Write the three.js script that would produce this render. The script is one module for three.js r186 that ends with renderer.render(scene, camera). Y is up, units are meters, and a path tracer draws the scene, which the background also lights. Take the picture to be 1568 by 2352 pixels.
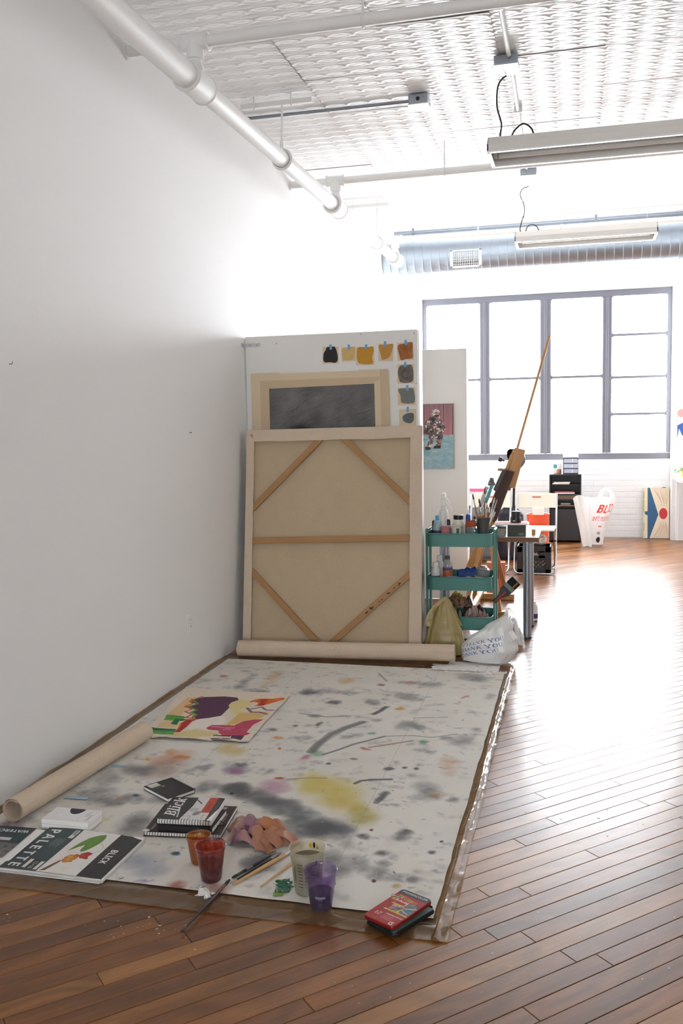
import * as THREE from 'three';
import { RoundedBoxGeometry } from 'three/addons/geometries/RoundedBoxGeometry.js';
import { mergeGeometries, mergeVertices, toCreasedNormals } from 'three/addons/utils/BufferGeometryUtils.js';
import { ImprovedNoise } from 'three/addons/math/ImprovedNoise.js';
import { RectAreaLightUniformsLib } from 'three/addons/lights/RectAreaLightUniformsLib.js';

// ---------- camera, sky, daylight, exposure ----------
const scene = new THREE.Scene();
const camera = new THREE.PerspectiveCamera(THREE.MathUtils.radToDeg(2 * Math.atan(1176 / 2080)), 1568 / 2352, 0.05, 100);
camera.position.set(2.31, 1.55, 0);
camera.rotation.set(-0.096, 0.2561, -0.0197, 'YXZ');
const renderer = new THREE.WebGLRenderer({ antialias: true });
renderer.toneMapping = THREE.LinearToneMapping;
renderer.toneMappingExposure = 0.97;
renderer.shadowMap.enabled = true;
renderer.shadowMap.type = THREE.PCFSoftShadowMap;
scene.background = new THREE.Color(0.93, 0.97, 1.0);          // white overcast sky
scene.backgroundIntensity = 14;
RectAreaLightUniformsLib.init();
// daylight of the overcast sky and the pale street outside, coming in through the window bay of the end wall
function daylight(x0, x1, y0, y1, z, power, dir = 1) {
  const l = new THREE.RectAreaLight(new THREE.Color(0.92, 0.972, 1.03), power, x1 - x0, y1 - y0);
  l.position.set((x0 + x1) / 2, (y0 + y1) / 2, z);
  l.lookAt((x0 + x1) / 2, (y0 + y1) / 2, z + 5 * dir);
  l.name = 'window_daylight';
  scene.add(l);
}
daylight(0.27, 3.42, 1.06, 3.2, -12.62, 26);
daylight(1.85, 3.35, 1.2, 2.55, 6.2, 26, -1);

// ---------- helpers ----------
function rng(seed) { let s = seed | 0; return () => { s = (s + 0x6d2b79f5) | 0; let t = Math.imul(s ^ (s >>> 15), 1 | s); t = (t + Math.imul(t ^ (t >>> 7), 61 | t)) ^ t; return ((t ^ (t >>> 14)) >>> 0) / 4294967296; }; }
const R0 = rng(7);
const rr = (a, b, r = R0) => a + (b - a) * r();
const V = (x, y, z) => new THREE.Vector3(x, y, z);
const used = new Map();
function numbered(name) { const n = used.get(name) || 0; used.set(name, n + 1); return n ? name + '_' + String(n).padStart(3, '0') : name; }
function tag(o, label, category, group, kind) {
  if (label) o.userData.label = label;
  if (category) o.userData.category = category;
  if (group) o.userData.group = group;
  if (kind) o.userData.kind = kind;
  return o;
}
function mk(name, geo, mat, parent) {
  const m = new THREE.Mesh(Array.isArray(geo) ? join(geo) : geo, mat);
  m.castShadow = m.receiveShadow = true;
  m.name = parent ? name : numbered(name);
  (parent || scene).add(m);
  return m;
}
function thing(name, label, category, p = [0, 0, 0], turn = 0, group) {
  const o = new THREE.Group(); o.name = numbered(name); o.position.set(...p); o.rotation.y = turn; scene.add(o);
  return tag(o, label, category, group);
}
function one(name, label, category, geo, mat, p = [0, 0, 0], turn = 0, group) {
  const m = mk(name, geo, mat); m.position.set(...p); m.rotation.y = turn; return tag(m, label, category, group);
}
function join(list) {
  const gs = list.map((g) => { const h = g.index ? g.toNonIndexed() : g.clone(); for (const k of Object.keys(h.attributes)) if (!['position', 'normal', 'uv'].includes(k)) h.deleteAttribute(k); if (!h.attributes.uv) h.setAttribute('uv', new THREE.BufferAttribute(new Float32Array(h.attributes.position.count * 2), 2)); return h; });
  return mergeGeometries(gs);
}
function bx(w, h, d, x = 0, y = 0, z = 0, r = 0) {   // box by its centre; r rounds the edges
  const g = r ? new RoundedBoxGeometry(w, h, d, 2, Math.min(r, w / 2.01, h / 2.01, d / 2.01)) : new THREE.BoxGeometry(w, h, d);
  return g.translate(x, y, z);
}
function b2(x0, x1, y0, y1, z0, z1, r = 0) { return bx(Math.abs(x1 - x0), Math.abs(y1 - y0), Math.abs(z1 - z0), (x0 + x1) / 2, (y0 + y1) / 2, (z0 + z1) / 2, r); }
function rod(a, b, r, r2 = r, seg = 14) {
  const A = V(...a), B = V(...b), L = A.distanceTo(B);
  const g = new THREE.CylinderGeometry(r2, r, L, seg, 1);
  g.applyQuaternion(new THREE.Quaternion().setFromUnitVectors(V(0, 1, 0), B.clone().sub(A).normalize()));
  return g.translate((A.x + B.x) / 2, (A.y + B.y) / 2, (A.z + B.z) / 2);
}
function bar(a, b, w, t, side = [0, 0, 1]) {          // flat bar from a to b; t is its thickness along "side"
  const A = V(...a), B = V(...b), L = A.distanceTo(B), u = B.clone().sub(A).normalize(), s = V(...side);
  s.addScaledVector(u, -s.dot(u)).normalize();
  const n = new THREE.Vector3().crossVectors(u, s).normalize();
  const g = new RoundedBoxGeometry(w, L, t, 2, Math.min(w, t) * 0.12);
  return g.applyMatrix4(new THREE.Matrix4().makeBasis(n, u, s).setPosition(A.add(B).multiplyScalar(0.5)));
}
function tube(pts, r, seg = 40, rad = 10, closed = false) { return new THREE.TubeGeometry(new THREE.CatmullRomCurve3(pts.map((p) => V(...p)), closed), seg, r, rad, closed); }
function lathe(pts, seg = 40) { return new THREE.LatheGeometry(pts.map(([x, y]) => new THREE.Vector2(Math.max(x, 0.00001), y)), seg); }
function grid(nu, nv, f) {                             // surface f(u, v) -> [x, y, z], smooth normals, uv = u, v
  const P = [], U = [], I = [];
  for (let j = 0; j <= nv; j++) for (let i = 0; i <= nu; i++) { P.push(...f(i / nu, j / nv)); U.push(i / nu, j / nv); }
  for (let j = 0; j < nv; j++) for (let i = 0; i < nu; i++) { const a = j * (nu + 1) + i, b = a + 1, c = a + nu + 1, d = c + 1; I.push(a, b, d, a, d, c); }
  const g = new THREE.BufferGeometry(); g.setAttribute('position', new THREE.Float32BufferAttribute(P, 3)); g.setAttribute('uv', new THREE.Float32BufferAttribute(U, 2)); g.setIndex(I); g.computeVertexNormals();
  return g;
}
function uvBox(g, s = 1) {                             // uv in metres from position and face direction
  if (g.index) g = g.toNonIndexed();
  const p = g.attributes.position, n = g.attributes.normal, uv = new Float32Array(p.count * 2);
  for (let i = 0; i < p.count; i++) {
    const ax = Math.abs(n.getX(i)), ay = Math.abs(n.getY(i)), az = Math.abs(n.getZ(i));
    let a, b; if (ay >= ax && ay >= az) { a = p.getX(i); b = p.getZ(i); } else if (ax >= az) { a = p.getZ(i); b = p.getY(i); } else { a = p.getX(i); b = p.getY(i); }
    uv[2 * i] = a * s; uv[2 * i + 1] = b * s;
  }
  g.setAttribute('uv', new THREE.BufferAttribute(uv, 2)); return g;
}
// value noise
const PERM = (() => { const r = rng(99), a = []; for (let i = 0; i < 4096; i++) a.push(r()); return a; })();
function vn(x, y, z = 0) {
  const h = (i, j, k) => PERM[((i * 73 + j * 179 + k * 283) % 4096 + 4096) % 4096];
  const i = Math.floor(x), j = Math.floor(y), k = Math.floor(z), s = (t) => t * t * (3 - 2 * t), u = s(x - i), v = s(y - j), w = s(z - k), L = (a, b, t) => a + (b - a) * t;
  return L(L(L(h(i, j, k), h(i + 1, j, k), u), L(h(i, j + 1, k), h(i + 1, j + 1, k), u), v), L(L(h(i, j, k + 1), h(i + 1, j, k + 1), u), L(h(i, j + 1, k + 1), h(i + 1, j + 1, k + 1), u), v), w) * 2 - 1;
}
const fbm = (x, y, z = 0, o = 4) => { let a = 0, s = 1, t = 0; for (let i = 0; i < o; i++) { a += s * vn(x, y, z); t += s; s *= 0.5; x *= 2.03; y *= 2.03; z *= 2.03; } return a / t; };
const PN = new ImprovedNoise();
const pn = (x, y, z, o = 2) => { let a = 0, s = 1; for (let i = 0; i < o; i++) { a += s * PN.noise(x, y, z + i * 7.3); s *= 0.45; x *= 2.1; y *= 2.1; } return a; };
// canvas textures
function canvasTex(w, h, draw, srgb = true) {
  const c = document.createElement('canvas'); c.width = w; c.height = h; draw(c.getContext('2d'), w, h);
  const t = new THREE.CanvasTexture(c); if (srgb) t.colorSpace = THREE.SRGBColorSpace; t.wrapS = t.wrapT = THREE.RepeatWrapping; t.anisotropy = 8; return t;
}
function noiseTex(size, f, srgb = false) {             // f(u, v) -> [r, g, b] 0..255
  const d = new Uint8Array(size * size * 4);
  for (let j = 0; j < size; j++) for (let i = 0; i < size; i++) { const c = f(i / size, j / size), o = (j * size + i) * 4; d[o] = c[0]; d[o + 1] = c[1]; d[o + 2] = c[2]; d[o + 3] = 255; }
  const t = new THREE.DataTexture(d, size, size); t.magFilter = THREE.LinearFilter; t.minFilter = THREE.LinearMipmapLinearFilter; t.generateMipmaps = true; t.wrapS = t.wrapT = THREE.RepeatWrapping; if (srgb) t.colorSpace = THREE.SRGBColorSpace; t.needsUpdate = true; return t;
}
const per = (x, y, n, k = 0) => { const h = (a, b) => vn(a, b, k), fx = (x % 1 + 1) % 1, fy = (y % 1 + 1) % 1, s = (t) => t * t * (3 - 2 * t), wx = s(fx), wy = s(fy); return h(fx * n, fy * n) * (1 - wx) * (1 - wy) + h((fx - 1) * n, fy * n) * wx * (1 - wy) + h(fx * n, (fy - 1) * n) * (1 - wx) * wy + h((fx - 1) * n, (fy - 1) * n) * wx * wy; };
const std = (color, roughness = 0.6, o = {}) => new THREE.MeshStandardMaterial({ color, roughness, ...o });
const phys = (color, roughness = 0.4, o = {}) => new THREE.MeshPhysicalMaterial({ color, roughness, ...o });
const M = {};
// ---------- the room ----------
const ROOM = { x1: 4.6, z0: 6.0, zEnd: -12.4 };
// plaster / paint textures
const plasterBump = noiseTex(512, (u, v) => { const a = per(u, v, 64) * 0.6 + per(u, v, 24, 3) * 0.4; const g = 128 + a * 60; return [g, g, g]; });
M.drywall = std('#f1f0ee', 0.62, { bumpMap: plasterBump, bumpScale: 0.0006 });
M.paintWhite = std('#f1f0ef', 0.5);
M.brickPaint = std('#f1f0ef', 0.55, { bumpMap: plasterBump, bumpScale: 0.0015 });
M.subfloor = std('#1d140d', 0.9);
M.tin = std('#f1f0ef', 0.33);
function structure(name, geo, mat) { const m = mk(name, geo, mat); m.userData.kind = 'structure'; return m; }

// floor: narrow strips laid at forty-five degrees to the walls
const woodTex = noiseTex(1024, (u, v) => {
  const ring = per(u, v, 6, 1) * 1.2 + v * 14;
  const w = Math.sin((ring + per(u * 1, v * 1, 3, 5) * 2.0) * 6.283);
  const fine = per(u, v, 256, 2) * 0.35 + per(u * 1, v, 90, 8) * 0.4;
  const streak = vn(u * 8, v * 220, 4) * 0.5 + vn(u * 22, v * 430, 6) * 0.35;
  const blot = per(u, v, 5, 9);
  const k = 1 + 0.07 * w + 0.09 * streak + 0.05 * fine + 0.11 * blot;
  return [Math.min(255, 208 * k), Math.min(255, 196 * k * (1 - 0.02 * blot)), Math.min(255, 180 * k * (1 - 0.04 * blot))];
}, true);
const floorBump = noiseTex(512, (u, v) => { const g = 128 + per(u, v, 7, 11) * 70 + per(u, v, 40, 12) * 22; return [g, g, g]; });
const plankTones = ['#925f31', '#9e6c39', '#88572a', '#a77744', '#7d4d26', '#98632f', '#8d5b2e', '#84542a', '#a87b4a', '#764827'];
M.planks = plankTones.map((c) => phys(c, 0.3, { map: woodTex, bumpMap: floorBump, bumpScale: 0.0014, clearcoat: 0.15, clearcoatRoughness: 0.15, ior: 1.46 }));
{
  const floor = new THREE.Group(); floor.name = 'floor'; floor.userData.kind = 'structure'; scene.add(floor);
  mk('subfloor', b2(-0.5, ROOM.x1 + 0.1, -0.14, -0.022, ROOM.z0 + 0.1, -12.7), M.subfloor, floor);
  const S = Math.SQRT1_2, w = 0.069, gap = 0.0018, r = rng(41), list = [];
  const X0 = -0.42, X1 = ROOM.x1 + 0.02, Z0 = -12.5, Z1 = ROOM.z0 + 0.02;
  for (let v = (X0 + Z0) * S - w; v < (X1 + Z1) * S + w; v += w) {
    // u range where (u+v)S in [X0,X1] and (v-u)S in [Z0,Z1]
    const lo = Math.max(X0 / S - v, v - Z1 / S), hi = Math.min(X1 / S - v, v - Z0 / S);
    if (hi - lo < 0.06) continue;
    let u = lo - r() * 1.2;
    while (u < hi) {
      const L = 0.45 + r() * r() * 2.3, a = Math.max(u, lo), b = Math.min(u + L, hi);
      if (b - a > 0.04) list.push({ a, b, v, tone: Math.floor(r() * plankTones.length), t: [r(), r(), r(), r(), r(), r()] });
      u += L;
    }
  }
  camera.updateMatrixWorld(true); camera.updateProjectionMatrix();
  const pr = V(0, 0, 0);
  const px = (u, v) => { pr.set((u + v) * S, 0, (v - u) * S).project(camera); return [pr.x, pr.y, pr.z]; };
  for (const p of list) {                              // how large it shows in the picture, the cloth-covered part left out
    let n = 0; const K = 9;
    for (let i = 0; i < K; i++) {
      const u = p.a + (p.b - p.a) * (i + 0.5) / K, x = (u + p.v) * S, z = (p.v - u) * S, q = px(u, p.v + w / 2);
      if (Math.abs(q[0]) > 1 || Math.abs(q[1]) > 1 || q[2] > 1) continue;
      if (x < 1.92 && z < -2.6 && z > -5.6) continue;
      const d = Math.hypot(x - 2.31, 1.55, z); n += ((p.b - p.a) / K) * w * 1.55 / (d * d * d);
    }
    p.size = n;
  }
  list.sort((p, q) => q.size - p.size);
  const geo = (p) => {
    const g = gap / 2, c = 0.0011, a = p.a + g, b = p.b - g, v0 = p.v + g, v1 = p.v + w - g;
    const tilt = (p.t[0] - 0.5) * 0.0004, lift = (p.t[1] - 0.5) * 0.0006;
    const P = (u, v, y) => [(u + v) * S, y + lift + ((v - p.v) / w - 0.5) * tilt * 2, (v - u) * S];
    const top = [[a + c, v0 + c], [b - c, v0 + c], [b - c, v1 - c], [a + c, v1 - c]], mid = [[a, v0], [b, v0], [b, v1], [a, v1]];
    const pos = [], uv = [], ou = p.t[2], ov = p.t[3];
    const put = (q, y) => { pos.push(...P(q[0], q[1], y)); uv.push((q[0] - p.a) / 1.3 + ou, (q[1] - p.v) / 1.3 + ov); };
    const quad = (A, ya, B, yb, C, yc, D, yd) => { put(A, ya); put(B, yb); put(C, yc); put(A, ya); put(C, yc); put(D, yd); };
    quad(top[0], 0, top[1], 0, top[2], 0, top[3], 0);
    for (let i = 0; i < 4; i++) { const j = (i + 1) % 4; quad(mid[i], -c, mid[j], -c, top[j], 0, top[i], 0); quad(mid[i], -0.02, mid[j], -0.02, mid[j], -c, mid[i], -c); }
    const G = new THREE.BufferGeometry(); G.setAttribute('position', new THREE.Float32BufferAttribute(pos, 3)); G.setAttribute('uv', new THREE.Float32BufferAttribute(uv, 2)); G.computeVertexNormals(); return G;
  };
  list.slice(0, 300).forEach((p) => mk('plank', geo(p), M.planks[p.tone], floor));
  const rest = plankTones.map(() => []);
  list.slice(300).forEach((p) => rest[p.tone].push(geo(p)));
  // the planks that show smallest or not at all, one part with a slot for each tone
  const all = [], groups = []; let at = 0;
  rest.forEach((gs, k) => { if (!gs.length) return; const m = mergeGeometries(gs); groups.push([at, m.attributes.position.count, k]); at += m.attributes.position.count; all.push(m); });
  const merged = mergeGeometries(all); merged.clearGroups(); groups.forEach(([s, n, k]) => merged.addGroup(s, n, k));
  // dried drips of white paint
  const q = rng(90), spots = [], patch = [[1.0, -2.45, 0.35, 0.12, 26], [0.55, -2.38, 0.25, 0.12, 12], [2.45, -3.55, 0.5, 0.5, 40], [2.3, -2.7, 0.5, 0.5, 14], [1.75, -2.3, 0.3, 0.2, 6]];
  for (const [x, z, sx, sz, n] of patch) for (let i = 0; i < n; i++) { const rad = 0.0012 + 0.005 * q() * q() * q(); const g = new THREE.CircleGeometry(rad, 7).rotateX(-Math.PI / 2).scale(0.7 + q(), 1, 0.7 + 0.6 * q()); g.translate(x + sx * (q() - 0.5) * 2 * q(), 0.0009, z + sz * (q() - 0.5) * 2 * q()); spots.push(g); }
  const sp = mk('paint_spots', spots, std('#c9c4bd', 0.5), floor); sp.userData.kind = 'stuff';
  const far = new THREE.Mesh(merged, M.planks); far.name = 'far_planks'; far.userData.kind = 'stuff'; far.castShadow = far.receiveShadow = true; floor.add(far);
}

// walls
structure('wall_left', uvBox(b2(-0.14, 0, 0, 4.1, ROOM.z0, -11.45), 2), M.drywall);
structure('wall_corner', uvBox(b2(-0.5, -0.36, 0, 4.1, -11.31, -12.7), 2), M.brickPaint);
structure('wall_corner_001', uvBox(b2(-0.36, -0.14, 0, 4.1, -11.31, -11.45), 2), M.brickPaint);
structure('wall_right', uvBox(b2(ROOM.x1, ROOM.x1 + 0.14, 0, 4.1, ROOM.z0, -12.7), 2), M.drywall);
// wall behind the camera, with the window that lights the faces turned away from the street
const RW = { x0: 1.8, x1: 3.4, y0: 1.15, y1: 2.6 };
structure('wall_front', uvBox(join([b2(-0.14, RW.x0, 0, 4.1, ROOM.z0, ROOM.z0 + 0.14), b2(RW.x1, ROOM.x1 + 0.14, 0, 4.1, ROOM.z0, ROOM.z0 + 0.14), b2(RW.x0, RW.x1, 0, RW.y0, ROOM.z0, ROOM.z0 + 0.14), b2(RW.x0, RW.x1, RW.y1, 4.1, ROOM.z0, ROOM.z0 + 0.14)]), 2), M.drywall);

// end wall: piers, brick spandrels, lintels
const BAYS = [[0.25, 3.465]], WIN_Y0 = 1.03, WIN_Y1 = 3.22;
{
  const wall = new THREE.Group(); wall.name = 'wall_back'; wall.userData.kind = 'structure'; scene.add(wall);
  const core = [b2(-0.5, BAYS[0][0], 0, 4.1, -12.16, -12.7), b2(BAYS[0][1], ROOM.x1, 0, 4.1, -12.16, -12.7)];
  for (const [a, b] of BAYS) core.push(b2(a, b, 0, WIN_Y0, -12.408, -12.7), b2(a, b, WIN_Y1, 4.1, -12.4, -12.7));
  mk('masonry', uvBox(join(core), 2), M.brickPaint, wall);
  // painted bricks stand a little proud of the joints
  const r = rng(5), variants = [0, 1, 2, 3].map(() => { const g = new RoundedBoxGeometry(0.205, 0.0635, 0.02, 1, 0.004); const p = g.attributes.position; for (let i = 0; i < p.count; i++) p.setXYZ(i, p.getX(i) + rr(-0.0015, 0.0015, r), p.getY(i) + rr(-0.0012, 0.0012, r), p.getZ(i)); return uvBox(g, 2); });
  const lay = (x0, x1, y0, y1, z, parent) => {
    let row = 0;
    for (let y = y0; y + 0.06 < y1; y += 0.0745, row++) for (let x = x0 + (row % 2 ? 0.1075 : 0); x < x1; x += 0.215) {
      const xa = Math.max(x, x0), xb = Math.min(x + 0.205, x1); if (xb - xa < 0.04) continue;
      const m = mk('brick', variants[Math.floor(r() * 4)], M.brickPaint, parent); m.position.set((xa + xb) / 2, y + 0.034, z + rr(-0.0012, 0.0012, r)); m.scale.x = (xb - xa) / 0.205;
    }
  };
  lay(BAYS[0][0] + 0.005, BAYS[0][1] - 0.005, 0.006, WIN_Y0, -12.4158, wall);
  lay(BAYS[0][1] + 0.005, 3.95, 0.85, 2.2, -12.1678, wall);
}
// ceiling: flat slab with pressed tin panels under the part in view
{
  const c = new THREE.Group(); c.name = 'ceiling'; c.userData.kind = 'structure'; scene.add(c);
  const H = 3.75, edge = -10.2;
  mk('slab', join([b2(-0.14, ROOM.x1 + 0.14, H + 0.02, H + 0.36, ROOM.z0 + 0.14, edge), b2(-0.5, ROOM.x1 + 0.14, 4.1, 4.25, edge, -12.7)]), M.paintWhite, c);
  const cx = 0.1545, cz = 0.1085, NX = 4, NZ = 6, q = 14;
  const e2 = (x, y) => Math.exp(-x * x / (y * y));
  const h = (u, v) => {                                // u, v in cells; tips of the ovals meet at whole u, rows are centred on half v
    const fu = u - Math.floor(u) - 0.5, fv = v - Math.floor(v) - 0.5;
    const d = Math.hypot(fu / 0.47, fv / 0.27);
    let y = 0.0046 * e2(d - 1, 0.19) + 0.003 * Math.max(0, 1 - d * d * 1.7);
    const dv = Math.abs(Math.abs(fv) - 0.5); y += 0.004 * e2(dv - 0.06, 0.05);
    const k = Math.hypot((0.5 - Math.abs(fu)) / 0.09, fv / 0.14); y += 0.004 * e2(k, 0.75);
    return y;
  };
  const panel = grid(NX * q, NZ * q, (a, b) => [a * NX * cx, -h(a * NX, b * NZ), -b * NZ * cz]);
  const pw = NX * cx, pd = NZ * cz;
  for (let i = 0; i < 7; i++) for (let j = 0; j < 11; j++) {
    const z = -3.2 - j * pd; if (z - pd < edge - 0.2) continue;
    if (i > 4 && j < 2) continue;
    const m = mk('tin_panel', panel, M.tin, c); m.position.set(i * pw - 0.0175, H - rr(0, 0.004), z); m.rotation.set(rr(-0.004, 0.004), 0, rr(-0.004, 0.004));
  }
  mk('edge_board', b2(0, ROOM.x1, H - 0.03, H + 0.36, edge - 0.02, edge + 0.0, 0.004), M.paintWhite, c);
}
// windows: dark steel frames, four lights wide
M.steelFrame = std('#73737b', 0.45);
M.glass = phys('#ffffff', 0.02, { transmission: 1, thickness: 0, ior: 1.5 });
function makeWindow(name, x0) {
  const w = new THREE.Group(); w.name = name; w.userData.kind = 'structure'; scene.add(w); w.position.set(x0, 0, -12.47);
  const W = 3.215, y0 = WIN_Y0, y1 = WIN_Y1, d = 0.07;
  const cols = [[0.055, 0.775], [0.905, 1.57], [1.71, 2.365], [2.48, 3.16]];
  mk('head_rail', bx(W, 0.085, d, W / 2, y1 - 0.0425, 0, 0.006), M.steelFrame, w);
  mk('sill_rail', bx(W, 0.08, d, W / 2, y0 + 0.04, 0, 0.006), M.steelFrame, w);
  mk('jamb', bx(0.055, y1 - y0 - 0.165, d, 0.0275, (y0 + y1) / 2, 0, 0.006), M.steelFrame, w);
  mk('jamb', bx(0.055, y1 - y0 - 0.165, d, W - 0.0275, (y0 + y1) / 2, 0, 0.006), M.steelFrame, w);
  for (let i = 0; i < 3; i++) { const a = cols[i][1], b = cols[i + 1][0]; mk('mullion', bx(b - a, y1 - y0 - 0.165, d * 0.9, (a + b) / 2, (y0 + y1) / 2, 0, 0.008), M.steelFrame, w); mk('mullion_ridge', bx((b - a) * 0.3, y1 - y0 - 0.165, 0.03, (a + b) / 2, (y0 + y1) / 2, d * 0.5, 0.006), M.steelFrame, w); }
  cols.forEach(([a, b], i) => {
    const cuts = i === 3 ? [2.64, 2.095, 1.618] : [2.12], ys = [y1 - 0.085, ...cuts, y0 + 0.08];
    for (const c of cuts) { mk('glazing_bar', bx(b - a, 0.032, d * 0.8, (a + b) / 2, c, 0, 0.005), M.steelFrame, w); }
    for (let k = 0; k + 1 < ys.length; k++) {
      const top = ys[k] - (k ? 0.016 : 0), bot = ys[k + 1] + (k + 2 < ys.length ? 0.016 : 0);
      mk('pane', bx(b - a, top - bot, 0.004, (a + b) / 2, (top + bot) / 2, -0.012), M.glass, w);
      // rounded corners of each light: small putty gussets
      for (const sx of [-1, 1]) for (const sy of [-1, 1]) {
        const sh = new THREE.Shape(); sh.moveTo(0, 0); sh.lineTo(0.03, 0); sh.absarc(0.03, 0.03, 0.03, -Math.PI / 2, -Math.PI, true); sh.lineTo(0, 0);
        const g = new THREE.ExtrudeGeometry(sh, { depth: 0.03, bevelEnabled: false, curveSegments: 4 }); g.scale(-sx, -sy, 1); if (sx * sy < 0) { const ix = g.attributes.position; for (let t = 0; t < ix.count; t += 3) { for (const at of ['position', 'normal', 'uv']) { const A = g.attributes[at], n = A.itemSize; for (let c = 0; c < n; c++) { const s = A.array[(t + 1) * n + c]; A.array[(t + 1) * n + c] = A.array[(t + 2) * n + c]; A.array[(t + 2) * n + c] = s; } } } }
        g.translate(sx > 0 ? b : a, sy > 0 ? top : bot, -0.008); mk('putty', g, M.steelFrame, w);
      }
    }
  });
  return w;
}
makeWindow('window_1', BAYS[0][0]);
{
  const w = new THREE.Group(); w.name = 'window_2'; w.userData.kind = 'structure'; scene.add(w); w.position.set(0, 0, ROOM.z0 + 0.07);
  const mx = (RW.x0 + RW.x1) / 2, my = (RW.y0 + RW.y1) / 2, ww = RW.x1 - RW.x0, hh = RW.y1 - RW.y0;
  mk('frame', join([bx(ww, 0.05, 0.06, mx, RW.y0 + 0.025, 0, 0.005), bx(ww, 0.05, 0.06, mx, RW.y1 - 0.025, 0, 0.005), bx(0.05, hh, 0.06, RW.x0 + 0.025, my, 0, 0.005), bx(0.05, hh, 0.06, RW.x1 - 0.025, my, 0, 0.005), bx(0.05, hh, 0.06, mx, my, 0, 0.005)]), M.steelFrame, w);
  for (const s of [-1, 1]) mk('pane', bx(ww / 2 - 0.075, hh - 0.1, 0.004, mx + s * ww / 4, my, 0), M.glass, w);
}
// ---------- overhead: sprinkler pipes, duct, conduits, strip lights ----------
M.pipe = std('#ecebe8', 0.5);
M.galv = std('#9fa8b2', 0.36, { metalness: 0.9 });
M.galvDark = std('#8d9299', 0.4, { metalness: 0.8 });
M.cordBlack = std('#17161a', 0.5);
M.whiteEnamel = std('#efeeec', 0.32);
{
  const t = thing('sprinkler_pipes', 'white painted sprinkler main along the wall with three cross pipes', 'pipe', [0, 0, 0]);
  const X = 0.39, Y = 3.32, r = 0.056, yb = 3.525, rb = 0.0295, zs = [-4.54, -7.35, -9.84];
  const seg = [[5.9, -1.6], [-1.6, -4.44], [-4.62, -7.28], [-7.42, -10.02]];
  seg.forEach(([a, b], i) => mk('main_pipe', rod([X, Y, a], [X, Y, b], i < 2 ? 0.064 : r - i * 0.002, i < 2 ? 0.064 : r - i * 0.002, 28), M.pipe, t));
  for (const z of zs) {
    mk('tee_fitting', join([rod([X, Y, z + 0.12], [X, Y, z - 0.1], 0.072, 0.072, 28), new THREE.TorusGeometry(0.068, 0.012, 8, 28).translate(X, Y, z + 0.12), new THREE.TorusGeometry(0.066, 0.011, 8, 28).translate(X, Y, z - 0.1), rod([X, Y, z], [X, Y + 0.09, z], 0.046, 0.04, 20)]), M.pipe, t);
    mk('riser', rod([X, Y + 0.05, z], [X, yb - 0.03, z], 0.033, 0.033, 20), M.pipe, t);
    mk('branch_tee', join([rod([X - 0.075, yb, z], [X + 0.075, yb, z], 0.042, 0.042, 20), rod([X, yb - 0.085, z], [X, yb, z], 0.044, 0.044, 20), new THREE.TorusGeometry(0.042, 0.007, 6, 20).rotateY(Math.PI / 2).translate(X + 0.07, yb, z), new THREE.TorusGeometry(0.042, 0.007, 6, 20).rotateY(Math.PI / 2).translate(X - 0.07, yb, z)]), M.pipe, t);
    mk('cross_pipe', join([rod([0, yb, z], [X - 0.07, yb, z], rb, rb, 18), rod([X + 0.07, yb, z], [4.6, yb, z], rb, rb, 18)]), M.pipe, t);
    mk('wall_flange', rod([0.0, yb, z], [0.012, yb, z], 0.042, 0.04, 20), M.pipe, t);
    for (const hx of [1.28, 3.6]) { const h = mk('hanger_rod', rod([hx, yb + 0.02, z], [hx, 3.745, z], 0.006, 0.006, 8), M.pipe, t); mk('pipe_strap', new THREE.TorusGeometry(rb + 0.004, 0.006, 6, 20).rotateY(Math.PI / 2).translate(hx, yb, z), M.pipe, h); }
  }
  for (const [z, zc, x0, x1] of [[-5.95, -5.98, 0.1, 0.6], [-8.9, -8.95, 0.05, 0.52]]) {
    const s = mk('strut_channel', join([b2(x0, x1, 3.675, 3.708, zc - 0.018, zc + 0.018, 0.003)]), M.pipe, t);
    for (const k of [0.2, 0.72]) mk('threaded_stud', rod([x0 + (x1 - x0) * k, 3.66, zc + 0.022], [x0 + (x1 - x0) * k, 3.745, zc + 0.022], 0.006, 0.006, 8), M.pipe, s);
    mk('hanger_rod', rod([X, Y + 0.06, z], [X, 3.69, zc], 0.0075, 0.0075, 10), M.pipe, t);
    mk('clevis_band', join([new THREE.TorusGeometry(r + 0.006, 0.01, 8, 28).translate(X, Y, z), rod([X, Y + 0.055, z], [X, Y + 0.12, z], 0.016, 0.012, 10)]), M.pipe, t);
  }
}
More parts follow.
